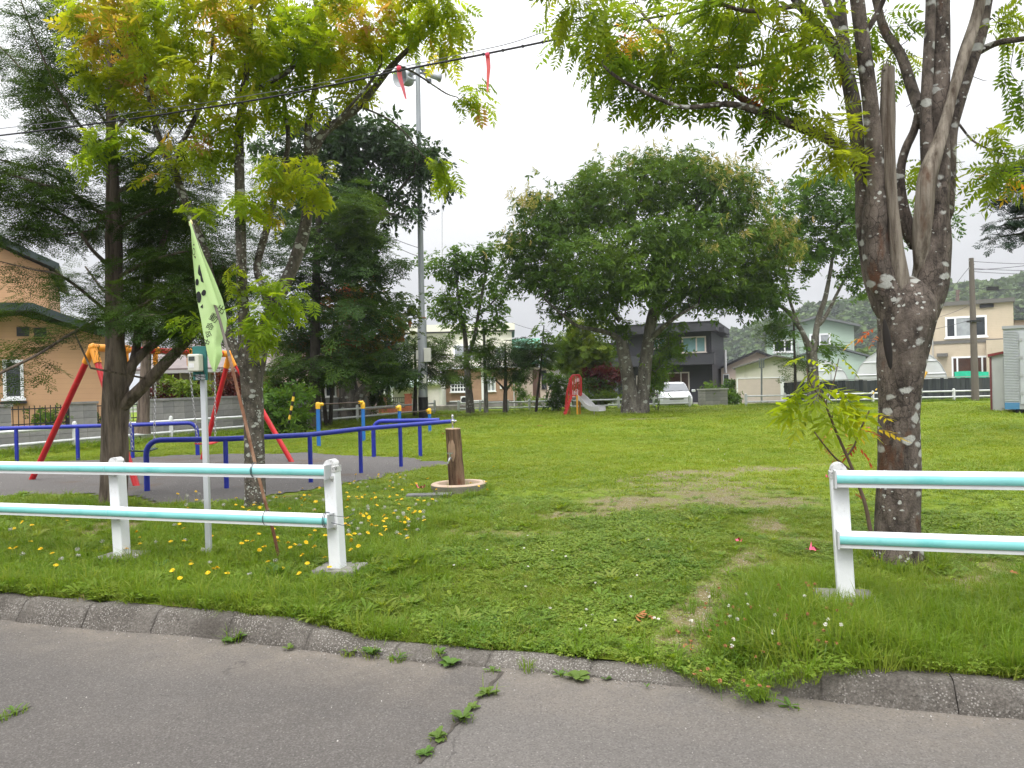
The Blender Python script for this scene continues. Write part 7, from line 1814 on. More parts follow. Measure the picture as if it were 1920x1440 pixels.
def simple_tree(name, label, seed, limbs, BL, mat, bark, T, per=2, spread=0.2, step=0.35, k=0.012, rmin=0.008, lo=0.4, scale=(0.8, 1.25), base=None, tint=(0.5, 0.3, 0.5, 0.14), kw=None, mult=1.0, extra=None, group=None, cat='tree', twigm=None, skip=0, sag=0.0):
    t = Tree(seed); r = np.random.default_rng(seed + 100)
    for L in limbs: t.limb(L, step=step * 0.6)
    t.grow(blobs(BL, r, mult), step, 0.14, sag, skip=skip); t.finish(k, rmin, 0.5)
    root = tree_root(name, label, base if base is not None else t.P[0], cat, group)
    t.wood({'trunk': ('trunk', bark), 'twig': ('branch', twigm or bark)}, root, lod=0.35, wob=0.08, twig_sides=3)
    pos, dr = t.leafsites(lo, per, spread); sc_ = r.uniform(*scale, len(pos)); ti = tint_field(pos, r, *tint)
    crown(root, 'crown', mat, T, pos, dr, sc_, r, ti, 0, **(kw or dict(droop=0.3, yaw=0.9, roll=0.7)))
    if extra: extra(root, t, r, pos, dr)
    print(name, 'leaves', len(pos)); settle(root)
    return root

# ---- 4 big dark glossy evergreen
MG = [t_sprig(8, 0.2, 0.28, 0.11, 0.25, 41, True), t_sprig(7, 0.22, 0.26, 0.1, 0.35, 42, True), t_sprig(6, 0.3, 0.25, 0.1, 0.4, 43)]
Ym = 31.0
simple_tree('evergreen_tree', 'tall dark glossy evergreen with a thick grey trunk left of the loudspeaker pole', 4,
    [[(658, 800, Ym, 60), (658, 780, Ym, 48), (655, 740, Ym, 38), (650, 700, Ym, 32), (655, 640, Ym, 28), (660, 560, Ym, 22), (665, 480, Ym, 18), (672, 400, Ym, 14), (675, 330, Ym, 8)],
     [(668, 770, Ym - .2, 30), (675, 740, Ym - .2, 20), (700, 710, Ym - .2, 16), (722, 690, Ym - .2, 11), (740, 660, Ym - .2, 6)], [(650, 715, Ym, 18), (620, 690, Ym, 12), (590, 660, Ym, 7)],
     [(662, 520, Ym, 14), (700, 420, Ym, 10), (730, 380, Ym, 8), (770, 330, Ym, 5)], [(668, 440, Ym, 12), (620, 380, Ym, 9), (570, 320, Ym, 6)], [(700, 420, Ym, 8), (720, 400, Ym, 7), (760, 410, Ym, 3)]],
    [(620, 290, Ym, 90, 60, 2.2, 60), (700, 270, Ym, 95, 48, 2.2, 66), (770, 290, Ym, 60, 40, 1.6, 32), (800, 320, Ym, 42, 34, 1.2, 18), (540, 290, Ym, 60, 60, 2, 30), (640, 240, Ym, 80, 30, 1.8, 28), (830, 345, Ym, 16, 14, .5, 4), (760, 390, Ym, 40, 26, .8, 8), (690, 350, Ym, 60, 40, 1.4, 18), (620, 370, Ym, 60, 50, 1.6, 20), (680, 430, Ym, 60, 40, 1.2, 14), (560, 380, Ym, 60, 70, 1.8, 24), (640, 500, Ym, 70, 60, 1.6, 14), (620, 680, Ym, 60, 30, 1.2, 24), (700, 660, Ym, 70, 36, 1.4, 34), (590, 720, Ym, 30, 24, .8, 10), (745, 690, Ym, 30, 22, .8, 10), (800, 280, Ym, 30, 26, 1, 8), (690, 580, Ym, 60, 50, 1.4, 12), (660, 400, Ym, 70, 50, 1.6, 24), (720, 360, Ym, 50, 30, 1.2, 14), (600, 430, Ym, 60, 60, 1.6, 18), (700, 480, Ym, 40, 40, 1, 10)],
    MAGN, BARK_F, MG, per=5, spread=0.24, step=0.4, k=0.018, rmin=0.016, lo=0.3, base=GG(660, 787), tint=(0.5, 0.3, 0.35, 0.15), kw=dict(droop=0.05, yaw=1.2, roll=0.8), twigm=BARK_D)
# ---- 5 layered conifer behind the rowan
def layers(px, Y, y0, y1, n, w0, w1, r, dens=10, asym=0.0):
    out = []
    for k in range(n):
        f = k / max(1, n - 1); y = y0 + (y1 - y0) * f; wd = w0 + (w1 - w0) * f
        for sg in (-1, 1): out.append((px + sg * wd * 0.5 + asym * wd + r.normal(0, wd * .1), y + r.normal(0, 8), Y + r.normal(0, 0.5), wd * 0.55, 9, wd * 0.5 * Y / FPX, dens))
    return out
r5 = np.random.default_rng(5)
simple_tree('layered_conifer', 'conifer with spreading flat layers of dark foliage behind the slim rowan stems', 5,
    [[(590, 805, 26, 26), (590, 700, 26, 20), (592, 560, 26, 16), (596, 430, 26, 11), (600, 330, 26, 6)]], layers(620, 26, 350, 700, 12, 60, 130, r5, 13, 0.12) + [(690, 440, 26, 50, 9, 1, 8), (720, 500, 26, 40, 8, 1, 7), (640, 400, 26, 60, 10, 1, 8)], YEW, BARK_D, SPRAY_F, per=3, spread=0.12, step=0.35, k=0.012, lo=0.2, base=GG(590, 805), tint=(0.6, 0.3, 0.4, 0.15), kw=dict(droop=0.0, yaw=0.8, roll=0.25), twigm=TWIGM)
# ---- 6 reddish maple in front of the evergreen's trunk
MP = [t_sprig(7, 0.2, 0.12, 0.09, 0.3, 61), t_sprig(8, 0.22, 0.11, 0.09, 0.3, 62)]
simple_tree('maple_tree', 'slender maple with green and rusty orange foliage in front of the thick grey trunk', 6,
    [[(612, 800, 28, 9), (608, 760, 28, 7), (600, 700, 28, 6), (590, 640, 28, 5), (580, 600, 28, 3)], [(619, 800, 28, 9), (622, 740, 28, 7), (625, 680, 28, 6), (640, 610, 28, 5), (660, 570, 28, 3)]],
    [(610, 570, 28, 60, 30, 1.2, 30), (680, 570, 28, 60, 32, 1.2, 34), (740, 600, 28, 40, 26, 1, 20), (580, 640, 28, 60, 16, 1.2, 26), (650, 650, 28, 60, 22, 1.2, 22), (700, 640, 28, 50, 22, 1, 18), (760, 580, 28, 26, 16, .6, 8), (560, 690, 28, 50, 14, 1, 12)], MAPLE, BARK_D, MP, per=7, spread=0.25, step=0.3, k=0.008, rmin=0.006, lo=0.3, base=GG(615, 800), tint=(0.5, 0.42, 0.6, 0.14), kw=dict(droop=0.15, yaw=1.2, roll=0.5))
# ---- 7 big flowering chestnut
CH = [t_sprig(8, 0.26, 0.24, 0.075, 0.7, 71), t_sprig(9, 0.3, 0.22, 0.07, 0.8, 72), t_sprig(7, 0.22, 0.25, 0.08, 0.6, 73, True)]
CK = [t_sprig(9, 0.18, 0.26, 0.035, 0.6, 75, True), t_sprig(8, 0.16, 0.24, 0.035, 0.5, 76, True)]
Yq = 32.5
def catkins(root, t, r, pos, dr):
    c = P(1200, 470, Yq); q = (pos - c) / np.array([270 * Yq / FPX, 5.6, 170 * Yq / FPX]); rad = np.linalg.norm(q, axis=1); m = (rad > 0.78) & (q[:, 2] > -0.2) & (r.random(len(pos)) < 0.6)
    nz_ = fbm(pos[:, 0] * 0.7 + pos[:, 1] * 0.5, pos[:, 2] * 0.9 + 5, 2); m &= nz_ > 0.42
    p = pos[m] + q[m] / rad[m][:, None] * 0.22
    print('catkins', len(p))
    crown(root, 'blossom', CATK, CK, p, q[m] + [0, 0, 0.3], r.uniform(0.8, 1.3, len(p)), r, np.clip(r.normal(0.5, 0.3, len(p)), 0, 1), 0, droop=0.0, yaw=0.8, roll=0.8)
simple_tree('chestnut_tree', 'broad round chestnut in creamy blossom on twin grey trunks beside the slide', 7,
    [[(1186, 785, Yq, 56), (1184, 770, Yq, 42), (1182, 735, Yq, 27), (1176, 700, Yq, 25), (1169, 660, Yq, 24), (1166, 640, Yq, 22)], [(1166, 645, Yq, 14), (1150, 628, Yq, 10), (1115, 618, Yq - .6, 8), (1085, 612, Yq - 1, 7), (1060, 595, Yq - 1.2, 5), (1020, 560, Yq - 1.4, 4)], [(1166, 645, Yq, 19), (1163, 600, Yq, 13), (1160, 540, Yq, 11), (1140, 460, Yq, 8), (1110, 400, Yq, 5)], [(1160, 560, Yq, 9), (1185, 480, Yq - .5, 7), (1190, 400, Yq - .8, 5)],
     [(1204, 775, Yq - .1, 30), (1206, 740, Yq - .1, 25), (1208, 700, Yq - .1, 24), (1213, 660, Yq - .1, 23), (1220, 610, Yq - .1, 22), (1230, 570, Yq - .1, 19), (1250, 520, Yq, 14), (1280, 450, Yq, 10), (1310, 380, Yq, 6)], [(1226, 590, Yq, 15), (1270, 560, Yq + .4, 10), (1330, 530, Yq + .6, 7), (1390, 500, Yq + .8, 4)], [(1230, 570, Yq, 14), (1225, 500, Yq - .8, 10), (1240, 420, Yq - 1.2, 6)], [(1215, 640, Yq, 12), (1260, 600, Yq - 1.2, 7), (1310, 570, Yq - 1.8, 4)], [(1160, 600, Yq, 10), (1120, 540, Yq + 1, 7), (1060, 480, Yq + 1.4, 5)]],
    [(1010, 440, Yq, 70, 60, 2.4, 44), (1000, 490, Yq, 60, 44, 2.2, 34), (1060, 400, Yq, 80, 50, 2.6, 52), (1150, 370, Yq, 90, 56, 3, 66), (1250, 345, Yq, 90, 50, 3, 66), (1340, 370, Yq, 80, 56, 2.8, 54), (1400, 430, Yq, 60, 60, 2.4, 44), (1430, 490, Yq, 46, 50, 2, 30), (1380, 520, Yq, 70, 46, 2.4, 40), (1300, 525, Yq - 1, 80, 34, 2, 34), (1200, 480, Yq - 2.5, 110, 70, 2, 60), (1090, 500, Yq - 2, 90, 60, 2, 50), (1310, 450, Yq - 2.4, 100, 60, 2, 52), (1030, 530, Yq - .6, 60, 26, 1.6, 22), (1120, 548, Yq - 1, 70, 28, 1.8, 24), (1220, 535, Yq - 1.5, 90, 30, 1.8, 28), (1125, 590, Yq + 1, 36, 22, 1, 12), (1160, 615, Yq + 1, 22, 16, .8, 8), (1050, 585, Yq, 36, 14, 1, 8), (1370, 555, Yq, 46, 20, 1.2, 14), (1430, 540, Yq, 30, 20, 1, 8), (1270, 310, Yq, 30, 18, 1, 10), (1370, 330, Yq, 40, 22, 1, 12), (1300, 560, Yq - 1, 60, 16, 1.2, 12), (1200, 430, Yq + 2, 200, 90, 2.5, 60), (955, 510, Yq, 20, 46, 1, 8), (1470, 440, Yq, 20, 30, 1, 6), (1210, 300, Yq, 40, 16, 1, 8), (1110, 340, Yq, 50, 22, 1, 10), (1260, 640, Yq + .5, 24, 30, .6, 7), (1225, 690, Yq + .6, 14, 40, .5, 6)],
    CHEST, BARK_F, CH, per=11, spread=0.3, step=0.45, k=0.014, rmin=0.01, lo=0.8, base=GG(1190, 776), tint=(0.5, 0.3, 0.45, 0.14), kw=dict(droop=0.3, yaw=1.2, roll=0.7), extra=catkins, twigm=BARK_D)
# ---- 8 tree behind on the right
Yr = 36.8
GS = [t_sprig(8, 0.3, 0.22, 0.1, 0.45, 81), t_sprig(7, 0.28, 0.24, 0.1, 0.5, 82)]
simple_tree('spreading_tree', 'open branched tree with mid green foliage in front of the mint house', 8,
    [[(1529, 768, Yr, 34), (1527, 750, Yr, 25), (1524, 700, Yr, 20), (1522, 660, Yr, 20)], [(1522, 665, Yr, 16), (1512, 640, Yr, 12), (1500, 615, Yr, 9), (1478, 585, Yr, 8), (1455, 570, Yr, 6), (1430, 562, Yr, 4)], [(1522, 665, Yr, 15), (1518, 600, Yr, 10), (1512, 540, Yr, 8), (1510, 470, Yr, 6), (1505, 400, Yr, 4)], [(1526, 655, Yr, 15), (1534, 600, Yr, 11), (1548, 555, Yr, 9), (1560, 490, Yr, 6), (1570, 420, Yr, 4)], [(1535, 610, Yr, 9), (1550, 590, Yr, 7), (1575, 540, Yr, 5), (1600, 500, Yr, 3)], [(1500, 615, Yr, 7), (1480, 560, Yr, 5), (1470, 500, Yr, 4)]],
    [(1500, 380, Yr, 70, 50, 2, 44), (1570, 370, Yr, 60, 45, 2, 36), (1470, 440, Yr, 50, 40, 1.6, 28), (1560, 440, Yr, 60, 40, 1.8, 30), (1500, 480, Yr, 70, 36, 1.6, 24), (1600, 430, Yr, 40, 40, 1.4, 18), (1440, 560, Yr, 46, 24, 1.2, 20), (1420, 540, Yr, 30, 20, 1, 10), (1590, 500, Yr, 30, 30, 1, 8), (1600, 545, Yr, 20, 10, .5, 4), (1550, 335, Yr, 50, 16, 1, 10), (1620, 480, Yr, 20, 30, .8, 6), (1680, 410, Yr, 50, 30, 1.2, 12), (1765, 420, Yr, 30, 16, .6, 6), (1550, 660, Yr, 20, 16, .6, 6), (1470, 620, Yr, 24, 16, .6, 5)],
    GREEN1, BARK_F, GS, per=9, spread=0.3, step=0.45, k=0.011, rmin=0.009, lo=0.75, base=GG(1528, 762), tint=(0.5, 0.32, 0.4, 0.15), kw=dict(droop=0.25, yaw=1.2, roll=0.7), twigm=BARK_D)
# ---- 9 open tree by the cream house, and the pale snag beside it
Yk = 36.0
simple_tree('open_tree', 'open crowned small tree with pale green leaves before the cream house', 9,
    [[(882, 785, Yk, 20), (881, 760, Yk, 15), (878, 720, Yk, 13), (875, 680, Yk, 11), (872, 630, Yk, 8), (864, 590, Yk, 6), (858, 540, Yk, 5), (850, 490, Yk, 3)], [(878, 670, Yk, 9), (890, 630, Yk, 7), (900, 570, Yk, 6), (910, 510, Yk, 4), (905, 475, Yk, 2)], [(900, 590, Yk, 4), (930, 560, Yk, 3), (945, 540, Yk, 2)]],
    [(850, 500, Yk, 40, 30, 1, 20), (895, 490, Yk, 40, 24, 1, 18), (830, 570, Yk, 34, 22, .8, 14), (880, 560, Yk, 46, 24, 1, 18), (930, 540, Yk, 26, 30, .8, 12), (850, 605, Yk, 36, 14, .8, 7), (910, 605, Yk, 30, 18, .8, 8), (940, 585, Yk, 20, 20, .6, 5), (920, 470, Yk, 26, 16, .6, 6), (815, 490, Yk, 22, 20, .6, 6), (900, 660, Yk, 24, 16, .5, 5)],
    GREEN1, BARK_F, GS, per=7, spread=0.24, step=0.4, k=0.008, rmin=0.007, lo=0.75, base=GG(881, 777), tint=(0.6, 0.3, 0.4, 0.15), kw=dict(droop=0.3, yaw=1.2, roll=0.7), twigm=BARK_D)
simple_tree('snag_tree', 'pale bare slender trunk with sparse twigs right of the open crowned tree', 10,
    [[(911, 780, Yk + .3, 9), (911, 740, Yk + .3, 8), (909, 690, Yk + .3, 6), (908, 640, Yk + .3, 5), (906, 600, Yk + .3, 4)]], [(920, 660, Yk + .3, 24, 30, .5, 8), (905, 620, Yk + .3, 20, 24, .5, 6)], GREEN1, bark_mat('pale_bark', (0.14, 0.13, 0.11), (0.34, 0.33, 0.3), lich=0.0, scale=8), GS, per=2, spread=0.15, step=0.35, k=0.006, rmin=0.006, lo=0.5)
def yew(label, px, py0, Y, layers_, trunkw, seed, group='small trained yews along the back fence', extra=()):
    top = min(l[1] for l in layers_)
    return simple_tree('yew_tree', label, seed, [[(px, py0 + 8, Y, trunkw * 1.4), (px, py0 - 20, Y, trunkw), (px + 1, (py0 + top) / 2, Y, trunkw * 0.8), (px, top, Y, 3)]] + list(extra), [(a, b, Y + e, rx, ry, rx * Y / FPX * 0.7, n) for a, b, e, rx, ry, n in layers_], YEW, BARK_D, SPRAY_F, per=3, spread=0.12, step=0.3, k=0.009, rmin=0.007, lo=0.25, base=GG(px, py0), tint=(0.7, 0.3, 0.6, 0.15), kw=dict(droop=-0.05, yaw=0.8, roll=0.25), twigm=TWIGM)
yew('small yew trained in flat layers left of the loudspeaker pole', 778, 782, 33.5, [(770, 640, 0, 34, 10, 14), (800, 655, 0, 40, 10, 14), (755, 680, 0, 40, 9, 14), (790, 690, 0, 36, 9, 12), (830, 678, -.4, 40, 9, 13), (845, 700, -.4, 30, 8, 8), (745, 710, 0, 22, 7, 5), (870, 672, -.4, 26, 8, 5), (730, 690, 0, 18, 6, 5), (815, 640, 0, 24, 8, 8)], 8, 11)
yew('small yew with an upswept fan of branches right of the pale bare trunk', 947, 776, 35.5, [(950, 650, 0, 36, 14, 22), (985, 655, 0, 40, 10, 18), (930, 680, 0, 30, 14, 14), (975, 680, 0, 40, 12, 16), (1010, 670, .3, 26, 10, 10), (1020, 645, .3, 22, 8, 8), (960, 700, 0, 26, 10, 8), (925, 655, 0, 20, 12, 8)], 8, 12, extra=[[(947, 735, 35.5, 5), (965, 710, 35.5, 4), (990, 685, 35.5, 3), (1015, 665, 35.5, 2)], [(946, 730, 35.5, 5), (935, 718, 35.5, 3), (928, 712, 35.5, 2)]])
simple_tree('thin_tree', 'thin leaning young tree with sparse leaves left of the slide', 13, [[(1005, 775, 36, 6), (1008, 740, 36, 5), (1013, 700, 36, 4), (1016, 660, 36, 3), (1020, 610, 36, 2)]], [(1018, 625, 36, 20, 26, .5, 9), (1030, 660, 36, 30, 14, .6, 9), (1000, 650, 36, 16, 10, .5, 4)], GREEN1, BARK_D, GS, per=2, spread=0.15, step=0.35, k=0.006, rmin=0.006, lo=0.4)
simple_tree('slim_tree', 'thin dark young conifer stem in front of the pale garage', 14, [[(1492, 765, 37.4, 7), (1491, 700, 37.4, 5), (1489, 640, 37.4, 4), (1488, 590, 37.4, 3)]], [(1470, 622, 37.4, 40, 10, .8, 10), (1455, 600, 37.4, 36, 10, .8, 8), (1500, 670, 37.4, 24, 20, .6, 7), (1478, 690, 37.4, 14, 16, .4, 4)], YEW, BARK_D, SPRAY_F, per=2, spread=0.1, step=0.3, k=0.006, rmin=0.006, lo=0.3, kw=dict(droop=0.0, yaw=0.8, roll=0.3), tint=(0.8, 0.2, 0.5, 0.1))
# ---- conifer trunk between the near conifer and the swing, at the left
simple_tree('brown_conifer', 'second conifer with a straight bare brown trunk behind the swing beam', 15, [[(266, 812, 17.5, 30), (268, 790, 17.5, 22), (270, 740, 17.5, 20), (273, 690, 17.5, 19), (276, 620, 17.5, 16), (280, 520, 17.5, 12), (284, 400, 17.5, 7)]], [(300, 560, 17.5, 90, 22, 1, 30), (340, 500, 17.5, 80, 30, 1.2, 34), (300, 430, 17.5, 80, 36, 1, 34), (370, 580, 17.5, 70, 24, 1, 24), (400, 520, 17.5, 60, 50, 1, 30), (250, 600, 17.5, 30, 12, .8, 4), (420, 440, 17.5, 50, 60, 1, 26), (350, 380, 17.5, 60, 36, 1, 18), (420, 620, 17.5, 40, 24, .8, 12), (505, 430, 17.5, 40, 60, .8, 22), (490, 330, 17.5, 30, 40, .6, 10), (480, 520, 17.5, 40, 40, .8, 14)], YEW, BARK_C, [t_spray(0.5, 8, 0.06, 0.02, 6, 4), t_spray(0.45, 7, 0.06, 0.02, 7, 4)], per=3, mult=0.75, spread=0.14, step=0.3, k=0.007, rmin=0.005, lo=0.2, base=GG(266, 806), tint=(0.45, 0.3, 0.6, 0.15), kw=dict(droop=0.05, yaw=0.9, roll=0.3), twigm=TWIGM)
# ---- round bright conifer behind the slide
simple_tree('round_conifer', 'rounded bright yellow green clipped conifer behind the slide', 16, [[(1090, 765, 41, 10), (1090, 720, 41, 8), (1092, 680, 41, 6), (1092, 640, 41, 4)]], [(1085, 640, 41, 36, 26, 1, 34), (1070, 670, 41, 30, 22, .9, 22), (1115, 660, 41, 34, 26, 1, 28), (1100, 685, 41, 40, 16, 1, 22), (1090, 612, 41, 22, 18, .7, 14), (1130, 690, 41, 20, 16, .7, 10)], BRIGHT, BARK_D, [t_spray(0.5, 7, 0.12, 0.05, 8, 3), t_spray(0.45, 7, 0.12, 0.05, 9, 3)], per=6, spread=0.16, step=0.35, k=0.008, lo=0.2, tint=(0.45, 0.4, 0.8, 0.2), kw=dict(droop=-0.1, yaw=1.4, roll=0.9))
# ---- spruce at the right edge, only its branch tips in view
def spruce():
    t = Tree(17); r = np.random.default_rng(117); Y = 16.0
    t.limb([(1990, 760, Y, 30), (1990, 600, Y, 26), (1990, 430, Y, 16), (1990, 340, Y, 8), (1990, 275, Y, 2)], step=0.3)
    A = []
    for k, y in enumerate(np.linspace(300, 560, 10)):
        for sg, ext in ((-1, 66 + (y - 300) * 0.34), (1, 80 + (y - 300) * 0.3)):
            yy = y + r.normal(0, 4)
            if sg < 0 and yy > 470: continue
            ids = t.limb([(1990, yy - 14, Y, 7), (1990 + sg * ext * 0.5, yy - 4, Y + r.normal(0, .3), 5), (1990 + sg * ext, yy + 4, Y + r.normal(0, .5), 2)], step=0.15)
            p = np.array([t.P[i] for i in ids]); n = len(p); q = max(5, int(n * 1.4)); i_ = r.integers(int(n * .25), n, q); A.append(p[i_] + np.stack([r.normal(0, .08, q) + sg * .08, r.normal(0, .3, q), r.normal(-0.05, .03, q)], 1))
        for sg in (-1, 1):
            ids = t.limb([(1990, y, Y, 6), (1990, y + 8, Y + sg * 1.2, 2)], step=0.2); p = np.array([t.P[i] for i in ids]); i_ = r.integers(0, len(p), 5); A.append(p[i_] + r.normal(0, .2, (5, 3)) * [1, 1, .2])
    t.grow(np.vstack(A), 0.15, 0.08, 0, skip=6); t.finish(0.005, 0.004, 0.5)
    root = tree_root('spruce_tree', 'blue green spruce whose branch tips reach in at the right edge', np.array([t.P[0][0], t.P[0][1], 0.0])); t.wood({'trunk': ('trunk', BARK_D), 'twig': ('branch', TWIGM)}, root, twig_sides=3)
    pos, dr = t.leafsites(0.1, 3, 0.05); m = leaf_mat('spruce_needle', [(0.0, (0.012, 0.028, 0.016)), (1.0, (0.04, 0.075, 0.04))], 0.1, 0.5, 1.2)
    crown(root, 'crown', m, [t_spray(0.3, 8, 0.05, 0.024, 31, 4)], pos, dr, r.uniform(.8, 1.2, len(pos)), r, r.random(len(pos)), 0, droop=0.0, yaw=0.5, roll=0.4); settle(root)
spruce()

# ---- shrubs
SH = [t_sprig(8, 0.14, 0.09, 0.045, 0.3, 91), t_sprig(8, 0.16, 0.1, 0.04, 0.35, 92, True)]
SHL = [t_sprig(9, 0.3, 0.16, 0.07, 0.3, 93), t_sprig(9, 0.3, 0.18, 0.06, 0.35, 94, True)]
def shrub(name, label, px, py, Y, BL, mat, seed, T=None, per=5, tint=(0.5, 0.3, 1.0, 0.15), spread=0.1, z=None):
    g = P(px, py, Y); g[2] = z if z is not None else (gzf(g[0], g[1]) if Y < 38 else -0.17)
    r = np.random.default_rng(seed); t = Tree(seed)
    for k in range(4):
        a = k * 1.6 + r.random(); t.limb([(g + [0.05 * math.cos(a), 0.05 * math.sin(a), -0.03], 0.02), (g + [0.12 * math.cos(a), 0.12 * math.sin(a), 0.25], 0.012)], attach=(k > 0), step=0.1)
    t.grow(blobs(BL, r), 0.25, 0.15, 0); t.finish(0.004, 0.003, 0.5)
    root = thing(name, label, 'shrub', g); t.wood({'trunk': ('stem', BARK_D), 'twig': ('stem', BARK_D)}, root, twig_sides=3)
    pos, dr = t.leafsites(0.2, per, spread); crown(root, 'foliage', mat, T or SHL, pos, dr, r.uniform(.8, 1.25, len(pos)), r, tint_field(pos, r, *tint), 0, droop=0.1, yaw=1.3, roll=0.8); settle(root)
shrub('maple_shrub', 'bright green dome shaped shrub on the garden side of the grey block wall', 345, 765, 26.5, [(330, 728, 26.5, 26, 14, .5, 22), (355, 735, 26.5, 26, 12, .5, 18), (372, 725, 26.5, 18, 10, .4, 10), (318, 742, 26.5, 16, 10, .3, 8), (380, 742, 26.5, 14, 8, .3, 6)], BRIGHT, 201, z=0.0, tint=(0.35, 0.4, 1.2, 0.2))
shrub('red_shrub', 'dark red leaved shrub behind the grey block wall by the swing leg', 440, 765, 27.5, [(440, 712, 27.5, 26, 18, .6, 18), (425, 735, 27.5, 20, 14, .5, 10), (460, 735, 27.5, 26, 16, .5, 12), (300, 735, 26, 18, 16, .4, 6)], REDL, 202, z=0.0)
shrub('garden_shrub', 'deep green shrub between the slim tree trunk and the block wall', 520, 800, 23.2, [(535, 790, 23.2, 40, 30, .8, 30), (510, 760, 23.2, 24, 40, .6, 20), (560, 770, 23.2, 26, 14, .6, 10), (500, 810, 23.2, 20, 24, .5, 10), (550, 735, 23.6, 34, 14, .6, 12)], GREEN1, 203, tint=(0.45, 0.35, 0.9, 0.2))
shrub('yellow_shrub', 'small yellowish maple shrub above the block wall', 515, 760, 26.5, [(512, 718, 26.5, 22, 12, .5, 14), (530, 735, 26.5, 20, 8, .4, 8), (500, 735, 26.5, 14, 12, .4, 6)], MAPLE, 204, z=0.0, tint=(0.75, 0.2, 1, 0.12))
shrub('bamboo_shrub', 'upright feathery green shrub left of the brick pier', 703, 782, 35, [(703, 720, 35, 16, 30, .5, 22), (700, 755, 35, 14, 22, .4, 14), (712, 740, 35, 14, 26, .4, 12), (698, 690, 35, 8, 16, .3, 5)], BRIGHT, 205, tint=(0.2, 0.3, 1.0, 0.15))
shrub('fence_shrub', 'wild green shrub growing behind the iron railings on the left', 100, 800, 20.8, [(95, 785, 20.8, 34, 14, .4, 16), (125, 775, 20.8, 26, 16, .4, 12), (75, 768, 20.8, 10, 10, .3, 4), (190, 785, 21.6, 18, 12, .3, 6)], GREEN1, 206, z=0.0, T=SH)
shrub('red_maple_shrub', 'dark purple red maple behind the slide beside the twin trunk', 1125, 770, 40, [(1120, 695, 40, 26, 10, .7, 14), (1150, 700, 40, 22, 12, .6, 12), (1105, 702, 40, 14, 8, .5, 6), (1135, 715, 40, 22, 10, .5, 8)], REDL, 207)
shrub('pine_shrub', 'mixed green shrub behind the chute with reddish tips', 1115, 765, 39.8, [(1115, 722, 39.8, 32, 16, .8, 22), (1145, 730, 39.8, 22, 14, .6, 14), (1095, 715, 39.8, 18, 12, .5, 8)], MAPLE, 208, tint=(0.35, 0.4, 0.8, 0.15))
shrub('box_hedge', 'low rounded bright green hedge right of the steel chute', 1130, 768, 39.0, [(1125, 742, 39, 28, 9, .5, 22), (1150, 746, 39, 22, 8, .5, 14), (1105, 744, 39, 18, 8, .4, 10)], BRIGHT, 209, tint=(0.3, 0.3, 0.8, 0.15), T=SH, per=9)
shrub('ladder_shrub', 'dark green shrub tree behind the red ladder', 1050, 775, 36.5, [(1048, 735, 36.5, 20, 22, .6, 22), (1058, 715, 36.5, 20, 16, .5, 12), (1040, 755, 36.5, 14, 12, .4, 8), (1030, 705, 37, 14, 12, .4, 6)], GREEN1, 210, tint=(0.3, 0.3, 0.8, 0.15))
shrub('ball_shrub', 'clipped dark shrub of small round tiers at the corner of the tiled wing', 976, 768, 44, [(975, 712, 44, 8, 8, .3, 8), (978, 728, 44, 12, 7, .4, 9), (985, 740, 44, 10, 7, .4, 7), (972, 745, 44, 9, 8, .3, 6)], GREEN1, 211, tint=(0.2, 0.25, 1, 0.1), T=SH, per=9)
shrub('tall_herb', 'pale green tall herb on top of the short grey garden wall', 1335, 765, 40.6, [(1332, 728, 40.6, 14, 12, .4, 14), (1340, 738, 40.6, 14, 8, .4, 8), (1325, 735, 40.6, 8, 10, .3, 5)], GREEN1, 212, tint=(0.85, 0.15, 1, 0.1), T=SH, per=6, z=0.0)
shrub('corner_shrub', 'leafy green shrub with orange tips between the garden wall and pale garage', 1366, 768, 41, [(1366, 750, 41, 14, 9, .5, 14), (1374, 742, 41, 10, 8, .4, 8), (1360, 762, 41, 14, 5, .4, 8)], GREEN1, 213, tint=(0.5, 0.3, 1, 0.15))
shrub('far_shrub', 'bushy greenery beside the pink house', 1374, 745, 48, [(1372, 725, 48, 12, 14, .6, 12), (1380, 740, 48, 10, 10, .5, 8), (1368, 735, 48, 10, 10, .5, 8)], GREEN1, 214, tint=(0.3, 0.4, 1, 0.15))
shrub('step_shrub', 'low greenery by the steps of the beige house with the green roof', 1000, 770, 43, [(995, 750, 43, 18, 6, .5, 12), (1020, 752, 43, 14, 6, .5, 8)], BRIGHT, 215, T=SH, per=6, tint=(0.4, 0.3, 1, 0.2))
shrub('trunk_creeper', 'leafy creeper and saplings behind the twin trunk', 1232, 775, 34.5, [(1228, 700, 34.5, 10, 40, .3, 12), (1236, 660, 34.5, 14, 26, .4, 8), (1250, 625, 34.5, 26, 10, .5, 8), (1262, 655, 34.5, 20, 7, .4, 6), (1240, 590, 34.5, 22, 10, .5, 6)], GREEN1, 216, tint=(0.3, 0.3, 1, 0.15))

